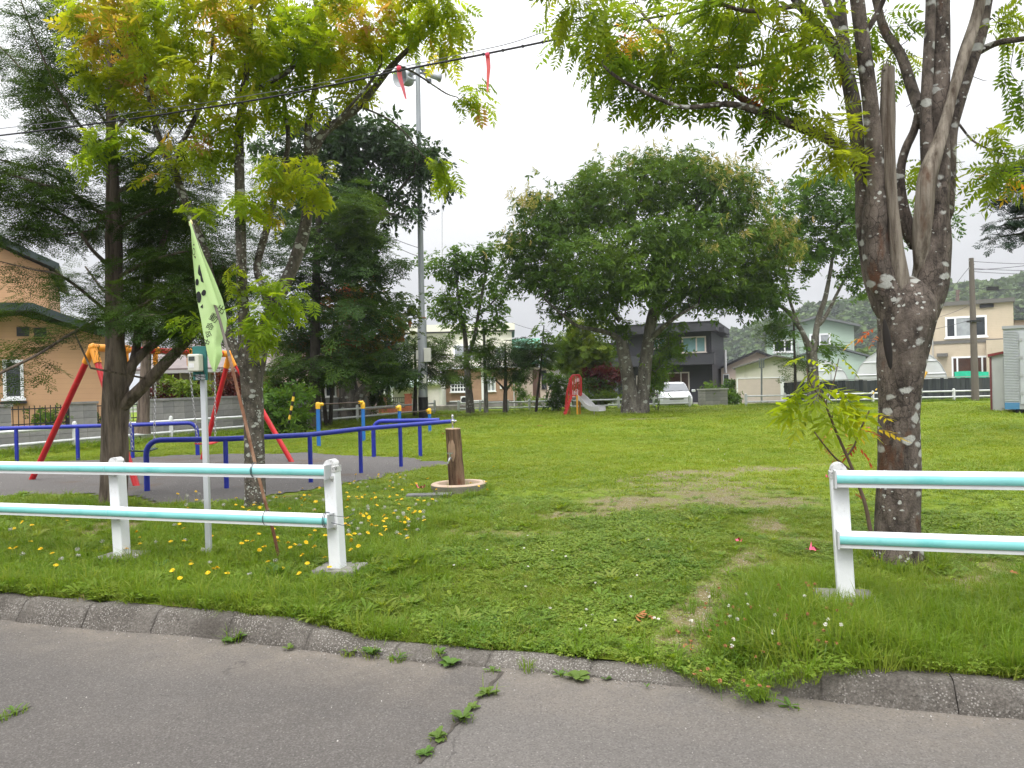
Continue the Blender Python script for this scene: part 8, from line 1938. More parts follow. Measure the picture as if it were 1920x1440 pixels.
# ---- sapling rowan before the right trunk
def sapling():
    t = Tree(18); r = np.random.default_rng(118); Y = 5.75
    t.limb([(1632, 995, Y, 8), (1622, 945, Y, 7), (1606, 900, Y, 6.4), (1590, 860, Y, 5.6), (1570, 815, Y, 5), (1556, 780, Y, 4.4), (1545, 750, Y, 4), (1530, 715, Y, 3)], step=0.04)
    t.limb([(1588, 855, Y, 4), (1602, 835, Y, 3.5), (1612, 808, Y, 3), (1630, 770, Y, 2.5)], step=0.04)
    t.limb([(1600, 885, Y, 4), (1570, 862, Y - .05, 3.5), (1550, 840, Y - .08, 3), (1527, 810, Y - .1, 2.5)], step=0.04)
    t.limb([(1548, 755, Y, 3), (1562, 720, Y, 2.5), (1573, 672, Y, 2)], step=0.04); t.limb([(1545, 752, Y, 3), (1520, 720, Y - .05, 2.5), (1512, 690, Y - .05, 2)], step=0.04); t.limb([(1560, 785, Y, 3), (1562, 770, Y, 2)], step=0.04)
    t.grow(np.array([P(x, y, Y + r.normal(0, .08)) for x, y in ((1540, 745), (1500, 735), (1580, 730), (1535, 700), (1480, 745), (1520, 760))]), 0.05, 0.1, 0); t.finish(0.0022, 0.002, 0.5)
    root = tree_root('sapling', 'young sapling with lime green feathery leaves and red lower leaves by the right fence post', GG(1632, 992), 'sapling'); t.wood({'trunk': ('stem', M('sapling_stem', (0.1, 0.065, 0.045), 0.7, 0.25, 12)), 'twig': ('stem', TWIGM)}, root)
    SP = []
    for x, y, az, ti, s in ((1530, 705, 2.6, .45, 1), (1522, 700, 0.2, .5, .9), (1535, 690, 2.0, .5, .9), (1512, 668, 3.0, .5, .7), (1512, 672, 0.2, .5, .8), (1575, 672, 0.1, .5, .8), (1572, 680, 2.9, .45, .5), (1545, 735, 3.0, .45, 1.2), (1520, 735, 2.9, .4, 1.3), (1500, 728, 2.6, .5, 1.2), (1530, 745, -2.6, .4, 1.2), (1550, 735, 0.3, .45, 1.2), (1560, 725, 0.1, .5, 1.2), (1570, 745, -0.3, .45, 1.2), (1555, 755, -0.5, .4, 1.2), (1545, 765, -1.2, .4, 1.1), (1525, 765, -2.8, .45, 1.2), (1505, 745, 3.0, .45, 1.1), (1540, 720, -1.8, .45, 1.1), (1560, 770, 0.0, .5, 1.2), (1575, 755, -0.2, .55, 1.2), (1515, 720, 2.2, .55, 1), (1580, 735, 0.6, .62, 1.1), (1540, 775, -2.3, .45, 1), (1600, 785, -0.2, .72, .9), (1508, 775, -2.6, .62, 1)):
        SP.append((x, y, az, ti, s))
    for x, y, az, ti, s in ((1575, 800, 0.3, .9, .6), (1560, 800, 2.2, .93, .6), (1640, 805, -.2, .82, .8), (1635, 775, 0.1, .78, .7), (1610, 805, -0.1, 1.0, .6), (1605, 830, 3.0, 1.0, .6), (1608, 838, -0.3, 1.0, .7), (1530, 815, 0.0, .93, .3), (1545, 840, -1.4, .95, .4), (1560, 860, -1.5, .97, .4), (1600, 895, 0.2, 1.0, .4), (1600, 800, 0.2, .85, .7), (1600, 925, -0.4, 1.0, .35)):
        SP.append((x, y, az, ti, s))
    for k, (x, y, az, ti, s) in enumerate(SP):
        T = t_compound(4, 0.2, 0.115, 0.036, 0.5, 300 + k); me = MB().add(T[0], [T[1]], tint=np.full(len(T[0]), ti)).mesh('leaf'); me.materials.append(ROWAN_Y)
        p = P(x, y, Y + r.normal(0, 0.07)); l = link('leaf', me, root); l.location = p; l.rotation_euler = (r.normal(0, .35), 0.25 + r.normal(0, .2), az + r.normal(0, .2)); l.scale = (s * 1.0,) * 3
    settle(root)
sapling()
HAZE = 0.0004
# ------------------------------------------------------------------ GRASS, FLOWERS, WEEDS, FOREST
def instancer(name, label, pts, rot, scl, kindv, sources, mat_list, parent=None):
    """a cloud of points as ONE object; geometry nodes set a clump on each"""
    me = bpy.data.meshes.new(name); me.vertices.add(len(pts)); me.vertices.foreach_set('co', np.asarray(pts, np.float32).ravel())
    a = me.attributes.new('rot', 'FLOAT_VECTOR', 'POINT'); a.data.foreach_set('vector', np.asarray(rot, np.float32).ravel())
    a = me.attributes.new('scl', 'FLOAT_VECTOR', 'POINT'); a.data.foreach_set('vector', np.asarray(scl, np.float32).ravel())
    a = me.attributes.new('sort', 'INT', 'POINT'); a.data.foreach_set('value', np.asarray(kindv, np.int32))
    o = bpy.data.objects.new(name, me); COL.objects.link(o); tag(o, label, None, None, 'stuff')
    for m_ in mat_list: me.materials.append(m_)
    ng = bpy.data.node_groups.new(name, 'GeometryNodeTree'); ng.interface.new_socket('Geometry', in_out='INPUT', socket_type='NodeSocketGeometry'); ng.interface.new_socket('Geometry', in_out='OUTPUT', socket_type='NodeSocketGeometry')
    N = ng.nodes; L = ng.links; gi = N.new('NodeGroupInput'); go = N.new('NodeGroupOutput'); jn = N.new('GeometryNodeJoinGeometry')
    def attr(n_, ty): q = N.new('GeometryNodeInputNamedAttribute'); q.data_type = ty; q.inputs['Name'].default_value = n_; return q.outputs[0]
    ar, asc, ak = attr('rot', 'FLOAT_VECTOR'), attr('scl', 'FLOAT_VECTOR'), attr('sort', 'INT')
    for k, src in enumerate(sources):
        oi = N.new('GeometryNodeObjectInfo'); oi.inputs['Object'].default_value = src
        cmp_ = N.new('FunctionNodeCompare'); cmp_.data_type = 'INT'; cmp_.operation = 'EQUAL'; L.new(ak, cmp_.inputs[2]); cmp_.inputs[3].default_value = k
        ip = N.new('GeometryNodeInstanceOnPoints'); L.new(gi.outputs[0], ip.inputs['Points']); L.new(cmp_.outputs[0], ip.inputs['Selection']); L.new(oi.outputs['Geometry'], ip.inputs['Instance']); L.new(ar, ip.inputs['Rotation']); L.new(asc, ip.inputs['Scale']); L.new(ip.outputs[0], jn.inputs[0])
    L.new(jn.outputs[0], go.inputs[0]); md = o.modifiers.new('scatter', 'NODES'); md.node_group = ng
    return o
def source(mb, mat, smooth=False):
    me = mb.mesh('clump', smooth); me.materials.append(mat); return bpy.data.objects.new('clump', me)
def blade_clump(n, R, h, w_, lean, seed, flat=0.0):
    r = np.random.default_rng(seed); mb = MB(); V = []; F = []
    for k in range(n):
        a = r.random() * 6.28; q = R * math.sqrt(r.random()); b = np.array([q * math.cos(a), q * math.sin(a), -0.01]); hh = h * r.uniform(0.5, 1.15); az = a + r.normal(0, 0.9); ln = abs(r.normal(lean, lean * .6)); d = np.array([math.cos(az), math.sin(az), 0]); s = np.array([-d[1], d[0], 0]) * w_ * r.uniform(.7, 1.2) / 2
        tw = r.normal(0, .8); s = s * math.cos(tw) + d * math.sin(tw) * w_ / 2
        p1 = b + d * hh * ln * .3 + [0, 0, hh * .55]; p2 = b + d * hh * ln * 1.1 + [0, 0, hh * (1.0 - .35 * min(ln, 1.5))]
        i = len(V); V += [b - s, b + s, p1 + s * .8, p1 - s * .8, p2]; F.append((i, i + 1, i + 2, i + 3)); mb.f.append(np.array([[i + 3, i + 2, i + 4]]))
    mb.v = [np.array(V)]; mb.n = len(V); mb.f.append(np.array(F)); return mb
def broad_clump(n, R, h, lw, seed, tri=True):
    r = np.random.default_rng(seed); V = []; F = []
    for k in range(n):
        a = r.random() * 6.28; q = R * math.sqrt(r.random()); c = np.array([q * math.cos(a), q * math.sin(a), h * r.uniform(.35, 1.1)]); a0 = r.random() * 6.28
        for m in range(3 if tri else 1):
            az = a0 + m * 2.09; d = np.array([math.cos(az), math.sin(az), r.normal(-.1, .2)]); s = np.array([-math.sin(az), math.cos(az), r.normal(0, .2)]); l = lw * r.uniform(.8, 1.2) * (1.0 if tri else 1.8); i = len(V)
            V += [c, c + d * l * .6 + s * lw * .42, c + d * l, c + d * l * .6 - s * lw * .42]; F.append((i, i + 1, i + 2, i + 3))
        i = len(V); V += [c * [.8, .8, 0] + [.0012, 0, 0], c * [.8, .8, 0] - [.0012, 0, 0], c - [.001, 0, 0], c + [.001, 0, 0]]; F.append((i, i + 1, i + 2, i + 3))
    mb = MB(); mb.add(np.array(V), [np.array(F)]); return mb
def rosette(n, L, w_, seed, up=0.35):
    r = np.random.default_rng(seed); V = []; F = []
    for k in range(n):
        az = k * 2.4 + r.normal(0, .3); l = L * r.uniform(.6, 1.1); e = up + r.normal(0, .2); d = np.array([math.cos(az), math.sin(az), 0]); s = np.array([-d[1], d[0], 0]); ww = w_ * r.uniform(.7, 1.2)
        row = []
        for u, wk in ((0.02, .15), (.35, .8), (.7, 1.0), (1.0, .05)):
            c = d * l * u * math.cos(e) + np.array([0, 0, l * (math.sin(e) * u * 1.5 - .55 * u * u * abs(math.sin(e)) * 1.4) + .004]); i = len(V); V += [c - s * ww * wk / 2 + [0, 0, .1 * ww * wk], c, c + s * ww * wk / 2 + [0, 0, .1 * ww * wk]]; row.append(i)
        for i, j in zip(row[:-1], row[1:]): F += [(i, i + 1, j + 1, j), (i + 1, i + 2, j + 2, j + 1)]
    mb = MB(); mb.add(np.array(V), [np.array(F)]); return mb
def grass_mat(name, c0, c1, c2, trans=0.35, sc=0.6):
    m, nt, b, out = _base(name); oi = nt.nodes.new('ShaderNodeObjectInfo'); v = _coord(nt, 'World')
    c = _mix(nt, _range(nt, _noise(nt, v, sc, 4, .6), .35, .65), c0, c1)
    c = _mix(nt, _math(nt, 'MULTIPLY', _math(nt, 'POWER', oi.outputs['Random'], 2.5), 0.8), c, c2)
    nt.links.new(c, b.inputs['Base Color']); b.inputs['Roughness'].default_value = .55; b.inputs['Specular IOR Level'].default_value = .25
    tr = nt.nodes.new('ShaderNodeBsdfTranslucent'); s_ = nt.nodes.new('ShaderNodeMix'); s_.data_type = 'RGBA'; s_.blend_type = 'MULTIPLY'; s_.inputs[0].default_value = 1; nt.links.new(c, s_.inputs[6]); s_.inputs[7].default_value = (1.7, 1.6, .7, 1); nt.links.new(s_.outputs[2], tr.inputs[0])
    ms = nt.nodes.new('ShaderNodeMixShader'); ms.inputs[0].default_value = trans; nt.links.new(b.outputs[0], ms.inputs[1]); nt.links.new(tr.outputs[0], ms.inputs[2]); nt.links.new(ms.outputs[0], out.inputs[0]); return m
GM1 = grass_mat('grass_blade', (0.095, 0.175, 0.013), (0.165, 0.235, 0.018), (0.26, 0.28, 0.06))
GM2 = grass_mat('clover_leaf', (0.09, 0.175, 0.015), (0.155, 0.235, 0.02), (0.23, 0.28, 0.035), .35, 1.2)
GM3 = grass_mat('tall_grass', (0.09, 0.17, 0.013), (0.14, 0.225, 0.017), (0.23, 0.27, 0.05), .45)
GM4 = grass_mat('lawn_far_blade', (0.13, 0.21, 0.013), (0.195, 0.265, 0.017), (0.28, 0.3, 0.045), .35, .35)
GMB = grass_mat('dry_blade', (0.2, 0.17, 0.07), (0.28, 0.23, 0.1), (0.3, 0.2, 0.09), .2)
srcs = [source(blade_clump(30, .07, .06, .0045, .8, 1), GM1), source(blade_clump(26, .06, .085, .005, .7, 2), GM1), source(broad_clump(16, .075, .045, .016, 3), GM2), source(broad_clump(14, .07, .06, .02, 4, False), GM2), source(blade_clump(26, .06, .2, .0065, .75, 5), GM3), source(blade_clump(22, .05, .15, .0065, .6, 6), GM3), source(blade_clump(40, .14, .07, .009, .9, 7), GM4), source(blade_clump(14, .08, .06, .004, 1.2, 8), GMB), source(rosette(9, .11, .028, 9, .5), GM2), source(rosette(11, .16, .02, 10, .8), GM3)]
rg_ = np.random.default_rng(31)
def scatter(n, n0, n1, t0, t1):
    t_ = rg_.uniform(t0, t1, n); nn = rg_.uniform(n0, n1, n); x, y = XYw(t_, nn); return x, y
PT, RT, SC, KD = [], [], [], []
def emit(x, y, kd, s, sz=None):
    z = gz(x, y); n = len(x); PT.append(np.stack([x, y, z], 1)); RT.append(np.stack([rg_.normal(0, .12, n), rg_.normal(0, .12, n), rg_.uniform(0, 6.28, n)], 1)); s = np.broadcast_to(s, (n,)); sz = s if sz is None else np.broadcast_to(sz, (n,)); SC.append(np.stack([s, s, sz], 1)); KD.append(np.broadcast_to(kd, (n,)).astype(int))
def visible(x, y, m=850):
    u, v_, d = project(np.stack([x, y, np.zeros_like(x)], 1)); return (d > .5) & (u > -m) & (u < 1920 + m) & (v_ < 1500)
FEET = [(XYw(tB - .02, NF + .02), .24), (XYw(tA - .02, NF + .02), .2), (XYw(tC - .02, NF + .02), .22)]
def clear(x, y):
    k = np.ones(len(x), bool)
    for c, r in FEET:
        k &= np.hypot(x - c[0], y - c[1]) > r * .78
    return k
# height map of the turf: tall tufts at the front right, weedy strip on the left, mown further in
def tallness(x, y):
    t_, n = TN(x, y); nz_ = fbm(x * 1.3 + 7, y * 1.3 + 3, 3)
    right = sst(TR0 - .55, TR0 + .3, t_) * (1 - sst(5.0, 6.6, n)); left = (1 - sst(TL0 - .2, TL1 + .4, t_)) * (1 - sst(6.5, 9.0, n)); edge = (1 - sst(4.25, 4.7, n)) * sst(.45, .6, fbm(t_ * 1.2, n * 2 + 4, 2))
    return np.clip((right * .85 + left * .3 + edge * .25) * (.45 + 1.1 * nz_), 0, 1)
n_ = 92000; x, y = scatter(n_, NKB - .005, 8.8, -14, 9.5); k = visible(x, y); x, y = x[k], y[k]
b_ = bare(x, y); tl = tallness(x, y); q = rg_.random(len(x)); k = (q > b_ * 1.05) & ~ingravel(x, y) & clear(x, y); x, y, b_, tl = x[k], y[k], b_[k], tl[k]
cl = fbm(x * 1.1 + 50, y * 1.1 + 8, 3); t_, n2 = TN(x, y); mid = drive(t_) * (1 - sst(6.0, 7.5, n2)); cl = cl + .14 * mid
u = rg_.random(len(x)); kd = np.where(u < np.clip((cl - .42) * 4, .08, .75), np.where(rg_.random(len(x)) < .65, 2, 3), np.where(rg_.random(len(x)) < .5, 0, 1))
kd = np.where((rg_.random(len(x)) < tl * .55), np.where(rg_.random(len(x)) < .6, 4, 5), kd); kd = np.where(rg_.random(len(x)) < .09 + .3 * b_, 7, kd); lf_ = 1 - sst(TL0, TL1 + .5, TN(x, y)[0])
kd = np.where((rg_.random(len(x)) < .015 + .03 * tl + .07 * lf_), np.where(rg_.random(len(x)) < .5, 8, 9), kd)
s = rg_.uniform(.6, 1.15, len(x)) * (.7 + .5 * fbm(x * .8, y * .8)) * (1 - .35 * b_); emit(x, y, kd, s, s * (.75 + .6 * tl))
n_ = 50000; x, y = scatter(n_, 8.8, 20, -19, 17); k = visible(x, y); x, y = x[k], y[k]; b_ = bare(x, y); k = (rg_.random(len(x)) > b_ * 1.1) & ~ingravel(x, y); x, y = x[k], y[k]
fade = sst(9, 12, TN(x, y)[1]); kd = np.where(rg_.random(len(x)) < fade, 6, np.where(rg_.random(len(x)) < .5, 0, 2)); kd = np.where(rg_.random(len(x)) < .05, 3, kd); s = rg_.uniform(.7, 1.2, len(x)); emit(x, y, kd, s * 1.1, s * (.42 + .35 * fbm(x * .5, y * .5)))
n_ = 26000; x, y = scatter(n_, 20, 40, -30, 22); k = visible(x, y) & (y < 39); x, y = x[k], y[k]; k = (rg_.random(len(x)) > bare(x, y) * 1.3) & ~ingravel(x, y); x, y = x[k], y[k]; s = rg_.uniform(.9, 1.4, len(x)); emit(x, y, 6, s * 1.6, s * (.5 + .4 * fbm(x * .4, y * .4)))
# unmown grass at the foot of the walls, fences and trunks
def along(a, b, n, wd, kd, s0, s1):
    f = rg_.random(n)[:, None]; p = np.array(a)[None, :2] * (1 - f) + np.array(b)[None, :2] * f + rg_.normal(0, wd, (n, 2)); emit(p[:, 0], p[:, 1], rg_.choice(kd, n), rg_.uniform(s0, s1, n))
along(SIDE0 - sdir * 4, SIDE1, 2200, .35, [4, 5, 1, 9], .8, 1.9); along(bk(860), bk(1300), 900, .25, [4, 5, 1], .8, 1.5); along(bk(1390), bk(1862), 900, .25, [4, 5, 1], .8, 1.4)
for px, py, rd, n in ((1681, 1055, .28, 70), (478, 957, .2, 40), (213, 950, .26, 50), (660, 790, .7, 60), (1190, 778, .9, 70), (1528, 764, .6, 40), (881, 778, .4, 24), (947, 777, .4, 20), (855, 925, .42, 60)):
    g = GG(px, py); a = rg_.uniform(0, 6.28, n); emit(g[0] + np.cos(a) * rd * rg_.uniform(.9, 1.25, n), g[1] + np.sin(a) * rd * rg_.uniform(.9, 1.25, n), rg_.choice([4, 5, 1, 3], n), rg_.uniform(.6, 1.1, n))
# grass over the kerb edge
t_ = rg_.uniform(-11, 9, 3200); wv_ = fbm(t_ * 1.6, t_ * 0 + 3, 3); spill = .32 * np.exp(-((t_ - (TR0 + .1)) / .45) ** 2); nn = NKB + np.abs(rg_.normal(0, .05, 3200)) - .01 - np.clip((wv_ - .5) * .3, 0, .1) * rg_.random(3200) + .05 * (t_ < TL0) - spill * rg_.random(3200); dr_q = drive(t_) * (np.abs(t_ - TR0) > .5); kq = rg_.random(3200) > .65 * dr_q; t_, nn = t_[kq], nn[kq]; x, y = XYw(t_, nn); nq = len(x); emit(x, y, rg_.choice([0, 1, 2, 3, 4, 5], nq, p=[.25, .2, .3, .15, .05, .05]), rg_.uniform(.5, 1.1, nq))
PT = np.vstack(PT); RT = np.vstack(RT); SC = np.vstack(SC); KD = np.concatenate(KD)
print('grass clumps', len(PT))
instancer('grass', 'green grass, clover and weeds covering the park ground', PT, RT, SC, KD, srcs, [])
# grit and litter on the gravel and asphalt
pb = MB().lathe([(0, -.5), (.45, -.2), (.5, .1), (.3, .45), (0, .5)], sides=6)
GRITM = grass_mat('grit_stone', (0.13, 0.12, 0.11), (0.25, 0.23, 0.21), (0.5, 0.47, 0.43), 0.0, 3)
ps = source(pb, GRITM); n_ = 2600; x = rg_.uniform(GP[:, 0].min(), GP[:, 0].max(), n_); y = rg_.uniform(GP[:, 1].min(), GP[:, 1].max(), n_); k = ingravel(x, y); x, y = x[k], y[k]
A = np.stack([x, y, gz(x, y) + .018], 1); t_ = rg_.uniform(-7, 6, 700); nn = np.where(rg_.random(700) < .6, 4.0 - np.abs(rg_.normal(0, .06, 700)), rg_.uniform(2.2, 4.0, 700)); x, y = XYw(t_, nn); B = np.stack([x, y, rz_(x, y) + .002], 1)
x, y = scatter(9000, 4.4, 13, -3, 5); b_ = bare(x, y); k = rg_.random(len(x)) < (b_ - .25) * 1.6; C_ = np.stack([x[k], y[k], gz(x[k], y[k]) + .002], 1)
A = np.vstack([A, B, C_]); s = rg_.uniform(.004, .012, len(A)); instancer('gravel', 'small grey stones on the gravel, bare tracks and road edge', A, rg_.uniform(0, 3, (len(A), 3)), np.stack([s, s * rg_.uniform(.7, 1.2, len(s)), s * .7], 1), np.zeros(len(A), int), [ps], [])

# ---- dandelions, clover heads, puffs: things one can count
YEL = M('dandelion_yellow', (0.78, 0.52, 0.008), 0.6, 0.1, 60); STEM = M('flower_stem', (0.09, 0.15, 0.03), 0.7, 0.2); PUFF = M('dandelion_puff', (0.4, 0.39, 0.34), 0.9, 0.1, 90); CLW = M('clover_white', (0.68, 0.66, 0.58), 0.8, 0.1, 80); CLB = M('clover_brown', (0.33, 0.15, 0.06), 0.85, 0.25, 90)
def flower_mesh(kind, seed):
    r = np.random.default_rng(seed); mb = MB(); h = {'dand': .16, 'puff': .2, 'clw': .13, 'clb': .12}[kind]; R = {'dand': .02, 'puff': .021, 'clw': .011, 'clb': .0105}[kind]
    ln = r.normal(0, .02, 2); top = np.array([ln[0], ln[1], h])
    mb.tube([(0, 0, -.02), (ln[0] * .3, ln[1] * .3, h * .6), top], .0017, 4, cap=False); nst = sum(len(f) for f in mb.f)
    if kind == 'dand':
        n = 16; a = np.arange(n) * 2 * math.pi / n; tl_ = r.normal(0, .25, 2)
        for ring, (ri, zi) in enumerate(((1.0, .0), (.7, .006), (.38, .009))):
            for q in a + ring * .2: 
                p = np.array([math.cos(q), math.sin(q), 0]); s_ = np.array([-math.sin(q), math.cos(q), 0]) * .0042; b_ = top + [0, 0, .002]; e = top + p * R * ri + [0, 0, zi + tl_[0] * p[0] * R + tl_[1] * p[1] * R]
                mb.add([b_ + p * .003 - s_ * .6, b_ + p * .003 + s_ * .6, e + s_, e - s_], [[0, 1, 2, 3]])
        mb.lathe([(0, -.004), (.006, 0), (.004, .004)], top, 8)
    elif kind == 'puff':
        for k in range(70):
            d = r.normal(0, 1, 3); d /= np.linalg.norm(d); s_ = np.cross(d, r.normal(0, 1, 3)); s_ /= np.linalg.norm(s_); t2 = np.cross(d, s_); e = top + d * R * r.uniform(.85, 1.1); mb.add([e - s_ * .0035, e - t2 * .0035, e + s_ * .0035, e + t2 * .0035], [[0, 1, 2, 3]])
        mb.lathe([(0, -.006), (.006, -.002), (.006, .003), (0, .006)], top, 6)
    else:
        for k in range(26):
            d = r.normal(0, 1, 3); d /= np.linalg.norm(d); d[2] = d[2] * .8 - (.25 if kind == 'clb' else -.1); s_ = np.cross(d, r.normal(0, 1, 3)); s_ /= np.linalg.norm(s_) + 1e-9; e = top + d * R; b_ = top; mb.add([b_ - s_ * .0012, b_ + s_ * .0012, e + s_ * .0028, e - s_ * .0028], [[0, 1, 2, 3]])
    me = mb.mesh(kind); me.materials.append(STEM); me.materials.append({'dand': YEL, 'puff': PUFF, 'clw': CLW, 'clb': CLB}[kind]); mi = np.ones(len(me.polygons), np.int32); mi[:nst] = 0; me.polygons.foreach_set('material_index', mi); return me
def strew(kind, name, label, cat, group, regions, seed):
    r = np.random.default_rng(seed); mes = [flower_mesh(kind, seed + k) for k in range(5)]
    for ri, (poly_, n, sc0, sc1) in enumerate(regions):
        lab = label[ri] if isinstance(label, list) else label
        poly_ = np.array(poly_, float); lo_, hi_ = poly_.min(0), poly_.max(0); c = 0; tries = 0
        while c < n and tries < 4000:
            tries += 1; px, py = r.uniform(lo_, hi_)
            if not inpoly(np.array([px]), np.array([py]), poly_)[0]: continue
            if r.random() > fbm(px * .02, py * .03, 2) * 1.5: continue
            g = GG(px, py + 20)
            if ingravel(np.array([g[0]]), np.array([g[1]]))[0] and r.random() < .8: continue
            o = link(name, mes[r.integers(0, 5)], None, 0, g); s_ = r.uniform(sc0, sc1); o.scale = (1.0, 1.0, s_); o.rotation_euler = (r.normal(0, .12), r.normal(0, .12), r.uniform(0, 6.28)); tag(o, lab, cat, group); c += 1
Lp = [(0, 985), (150, 965), (420, 985), (620, 1000), (620, 1080), (480, 1090), (250, 1085), (0, 1060)]
Rp = [(600, 900), (700, 880), (800, 890), (830, 930), (800, 985), (760, 1010), (660, 1040), (620, 990)]
Mp = [(330, 915), (620, 900), (620, 975), (340, 960)]
Fp = [(860, 855), (930, 850), (930, 920), (860, 930)]
strew('dand', 'dandelion', ['yellow dandelion flower in the weedy verge under the left white fence', 'yellow dandelion flower in the grass between the end fence post and the log fountain', 'yellow dandelion flower behind the left fence at the edge of the swing gravel', 'yellow dandelion flower standing around the log fountain basin'], 'dandelion', 'yellow dandelions', [(Lp, 52, .5, 1.0), (Rp, 84, .6, 1.1), (Mp, 30, .6, 1.1), (Fp, 6, .5, .8)], 51)
strew('puff', 'dandelion_clock', ['round pale dandelion seed head in the weedy verge under the left white fence', 'round pale dandelion seed head between the end fence post and the log fountain', 'round pale dandelion seed head behind the left fence at the gravel edge'], 'dandelion clock', 'dandelion seed heads', [(Lp, 18, .5, .9), (Rp, 40, .5, 1.0), (Mp, 20, .5, 1.0)], 52)
Cp = [(1270, 1195), (1340, 1120), (1480, 1085), (1590, 1130), (1610, 1190), (1560, 1230), (1450, 1245), (1350, 1235)]
Cg = [(900, 1000), (1250, 990), (1260, 1160), (1000, 1200), (780, 1160)]
strew('clw', 'white_clover', ['white clover flower head in the tall grass patch by the right fence post', 'white clover flower head in the low grass of the entrance way', 'small white clover flower head far out on the open lawn'], 'clover flower', 'white clover flowers', [(Cp, 22, .7, 1.2), (Cg, 20, .4, .7), ([(940, 810), (1500, 810), (1500, 860), (940, 860)], 12, .5, .8)], 53)
strew('clb', 'faded_clover', ['faded brown clover flower head in the tall grass by the right fence post', 'faded brown clover flower head hanging over the dropped kerb'], 'clover flower', 'faded brown clover flowers', [(Cp, 60, .7, 1.25), ([(1270, 1255), (1470, 1290), (1500, 1330), (1400, 1310)], 10, .5, .9)], 54)

# ---- weeds along the kerb and seam, each a plant of its own
WD = grass_mat('weed_leaf', (0.06, 0.125, 0.02), (0.085, 0.16, 0.025), (0.12, 0.17, 0.03), .3, 3)
def weed(label, px, py, n, L, w_, up, seed, tuft=0, z=None, th=.1, ntall=0):
    zz = ZROAD + .004 if z is None else z; g = G(px, py, zz); root = thing('weed', label, 'weed', g, 0, 'weeds in the kerb and road seam')
    if n: mb = rosette(n, L, w_, seed, up); mb.obj('leaf_rosette', WD, root)
    if tuft: blade_clump(tuft, .03 + L * .3, th, .005, .6, seed + 1).obj('blade_tuft', GM3, root)
weed('broad leaved weed with a grass tuft at the cracked kerb stone', 437, 1205, 10, .1, .05, .5, 1, 24, th=.14); weed('tiny green weed just right of the cracked kerb stone', 541, 1219, 7, .05, .025, .5, 2)
weed('grassy weed clump at the start of the dropped kerb', 655, 1226, 6, .07, .03, .4, 3, 40, th=.06); weed('bushy broad weed in the middle of the clump on the dropped kerb', 698, 1230, 14, .09, .035, .7, 4, 20, th=.08); weed('spreading grassy weed at the right end of the kerb clump', 745, 1236, 6, .07, .02, .4, 5, 36, th=.07)
weed('small upright weed on the face of the dropped kerb', 823, 1228, 9, .06, .035, .6, 6, 8, z=ZROAD + .04); weed('flat leafy rosette at the foot of the dropped kerb', 844, 1247, 12, .075, .045, .5, 7); weed('low weed by the kerb where the road seam begins', 922, 1258, 7, .06, .02, .4, 8, 10, th=.06)
weed('tall feathery bright weed on the dropped kerb', 988, 1258, 0, .05, .02, .6, 9, 46, th=.1); weed('large leaved green weed at the foot of the kerb', 1083, 1272, 11, .09, .05, .4, 10); weed('ragged small weed left of the large leaved one', 1050, 1268, 7, .06, .025, .4, 11, 8, th=.05); weed('single yellowish weed seedling at the kerb', 1136, 1275, 6, .035, .02, .5, 12); weed('pale green weed seedling further right at the kerb', 1213, 1290, 4, .03, .015, .6, 13)
weed('leafy rosette at the top of the road seam', 913, 1303, 13, .075, .03, .4, 14, 8, th=.1); weed('bushy weed in the road seam below the topmost rosette', 868, 1350, 16, .08, .03, .5, 15, 14, th=.05); weed('small weed between the two larger seam plants', 884, 1330, 9, .05, .025, .5, 16); weed('weed in the lower part of the road seam', 822, 1384, 14, .06, .03, .5, 17, 10, th=.05); weed('lowest yellowing moss and weed in the road seam', 797, 1415, 10, .05, .025, .4, 18, 16, th=.03)
weed('grassy weed in the seam at the left picture edge', 28, 1337, 6, .07, .015, .4, 19, 46, th=.05); weed('mossy weed strip end at the left picture edge', -5, 1352, 6, .07, .015, .4, 20, 40, th=.05)
weed('creeping clover runner spilling over the kerb on the right', 1425, 1312, 10, .07, .03, .3, 21, 16, th=.06); weed('dry runner with reddish leaves at the kerb end on the right', 1480, 1325, 8, .08, .02, .2, 22, 10, th=.05)
weed('large bright leafy weed at the foot of the flag pole', 520, 1090, 16, .2, .045, .95, 23, 18, z=0.0, th=.16); weed('dark leafy weed in front of the concrete footing', 612, 1103, 16, .11, .06, .6, 24, 0, z=-.02); weed('bushy leafy weed under the left rails', 300, 1075, 14, .16, .035, .9, 25, 16, z=0.0, th=.14)
# fallen leaves
DRY = M('dry_leaf', (0.3, 0.12, 0.035), 0.8, 0.3, 30)
for lab, px, py, s_ in (('curled orange dry leaf on the driveway grass', 1195, 1168, .07), ('second dry leaf close to the curled orange one', 1216, 1167, .04), ('orange brown dry leaf pile right of the big trunk', 1900, 1088, .07), ('dark red dry leaf at the foot of the big trunk', 1635, 1060, .06), ('orange dry leaf on the lawn left of the fountain log', 828, 817, .1), ('brown dry leaf beside the clover patch', 1290, 1225, .04), ('dead leaf far out on the lawn', 1010, 802, .12)):
    r = np.random.default_rng(int(px)); mb = MB()
    for k in range(3):
        T = t_sprig(3, .3, .7, .35, .5, int(px) + k, fold=.9); mb.add(T[0] * s_ + np.array([r.normal(0, .3) * s_, r.normal(0, .3) * s_, .45 * s_ + .03]), [T[1]])
    tag(mb.obj('fallen_leaf', DRY, loc=GG(px, py)), lab, 'leaf', 'dry leaves on the ground')

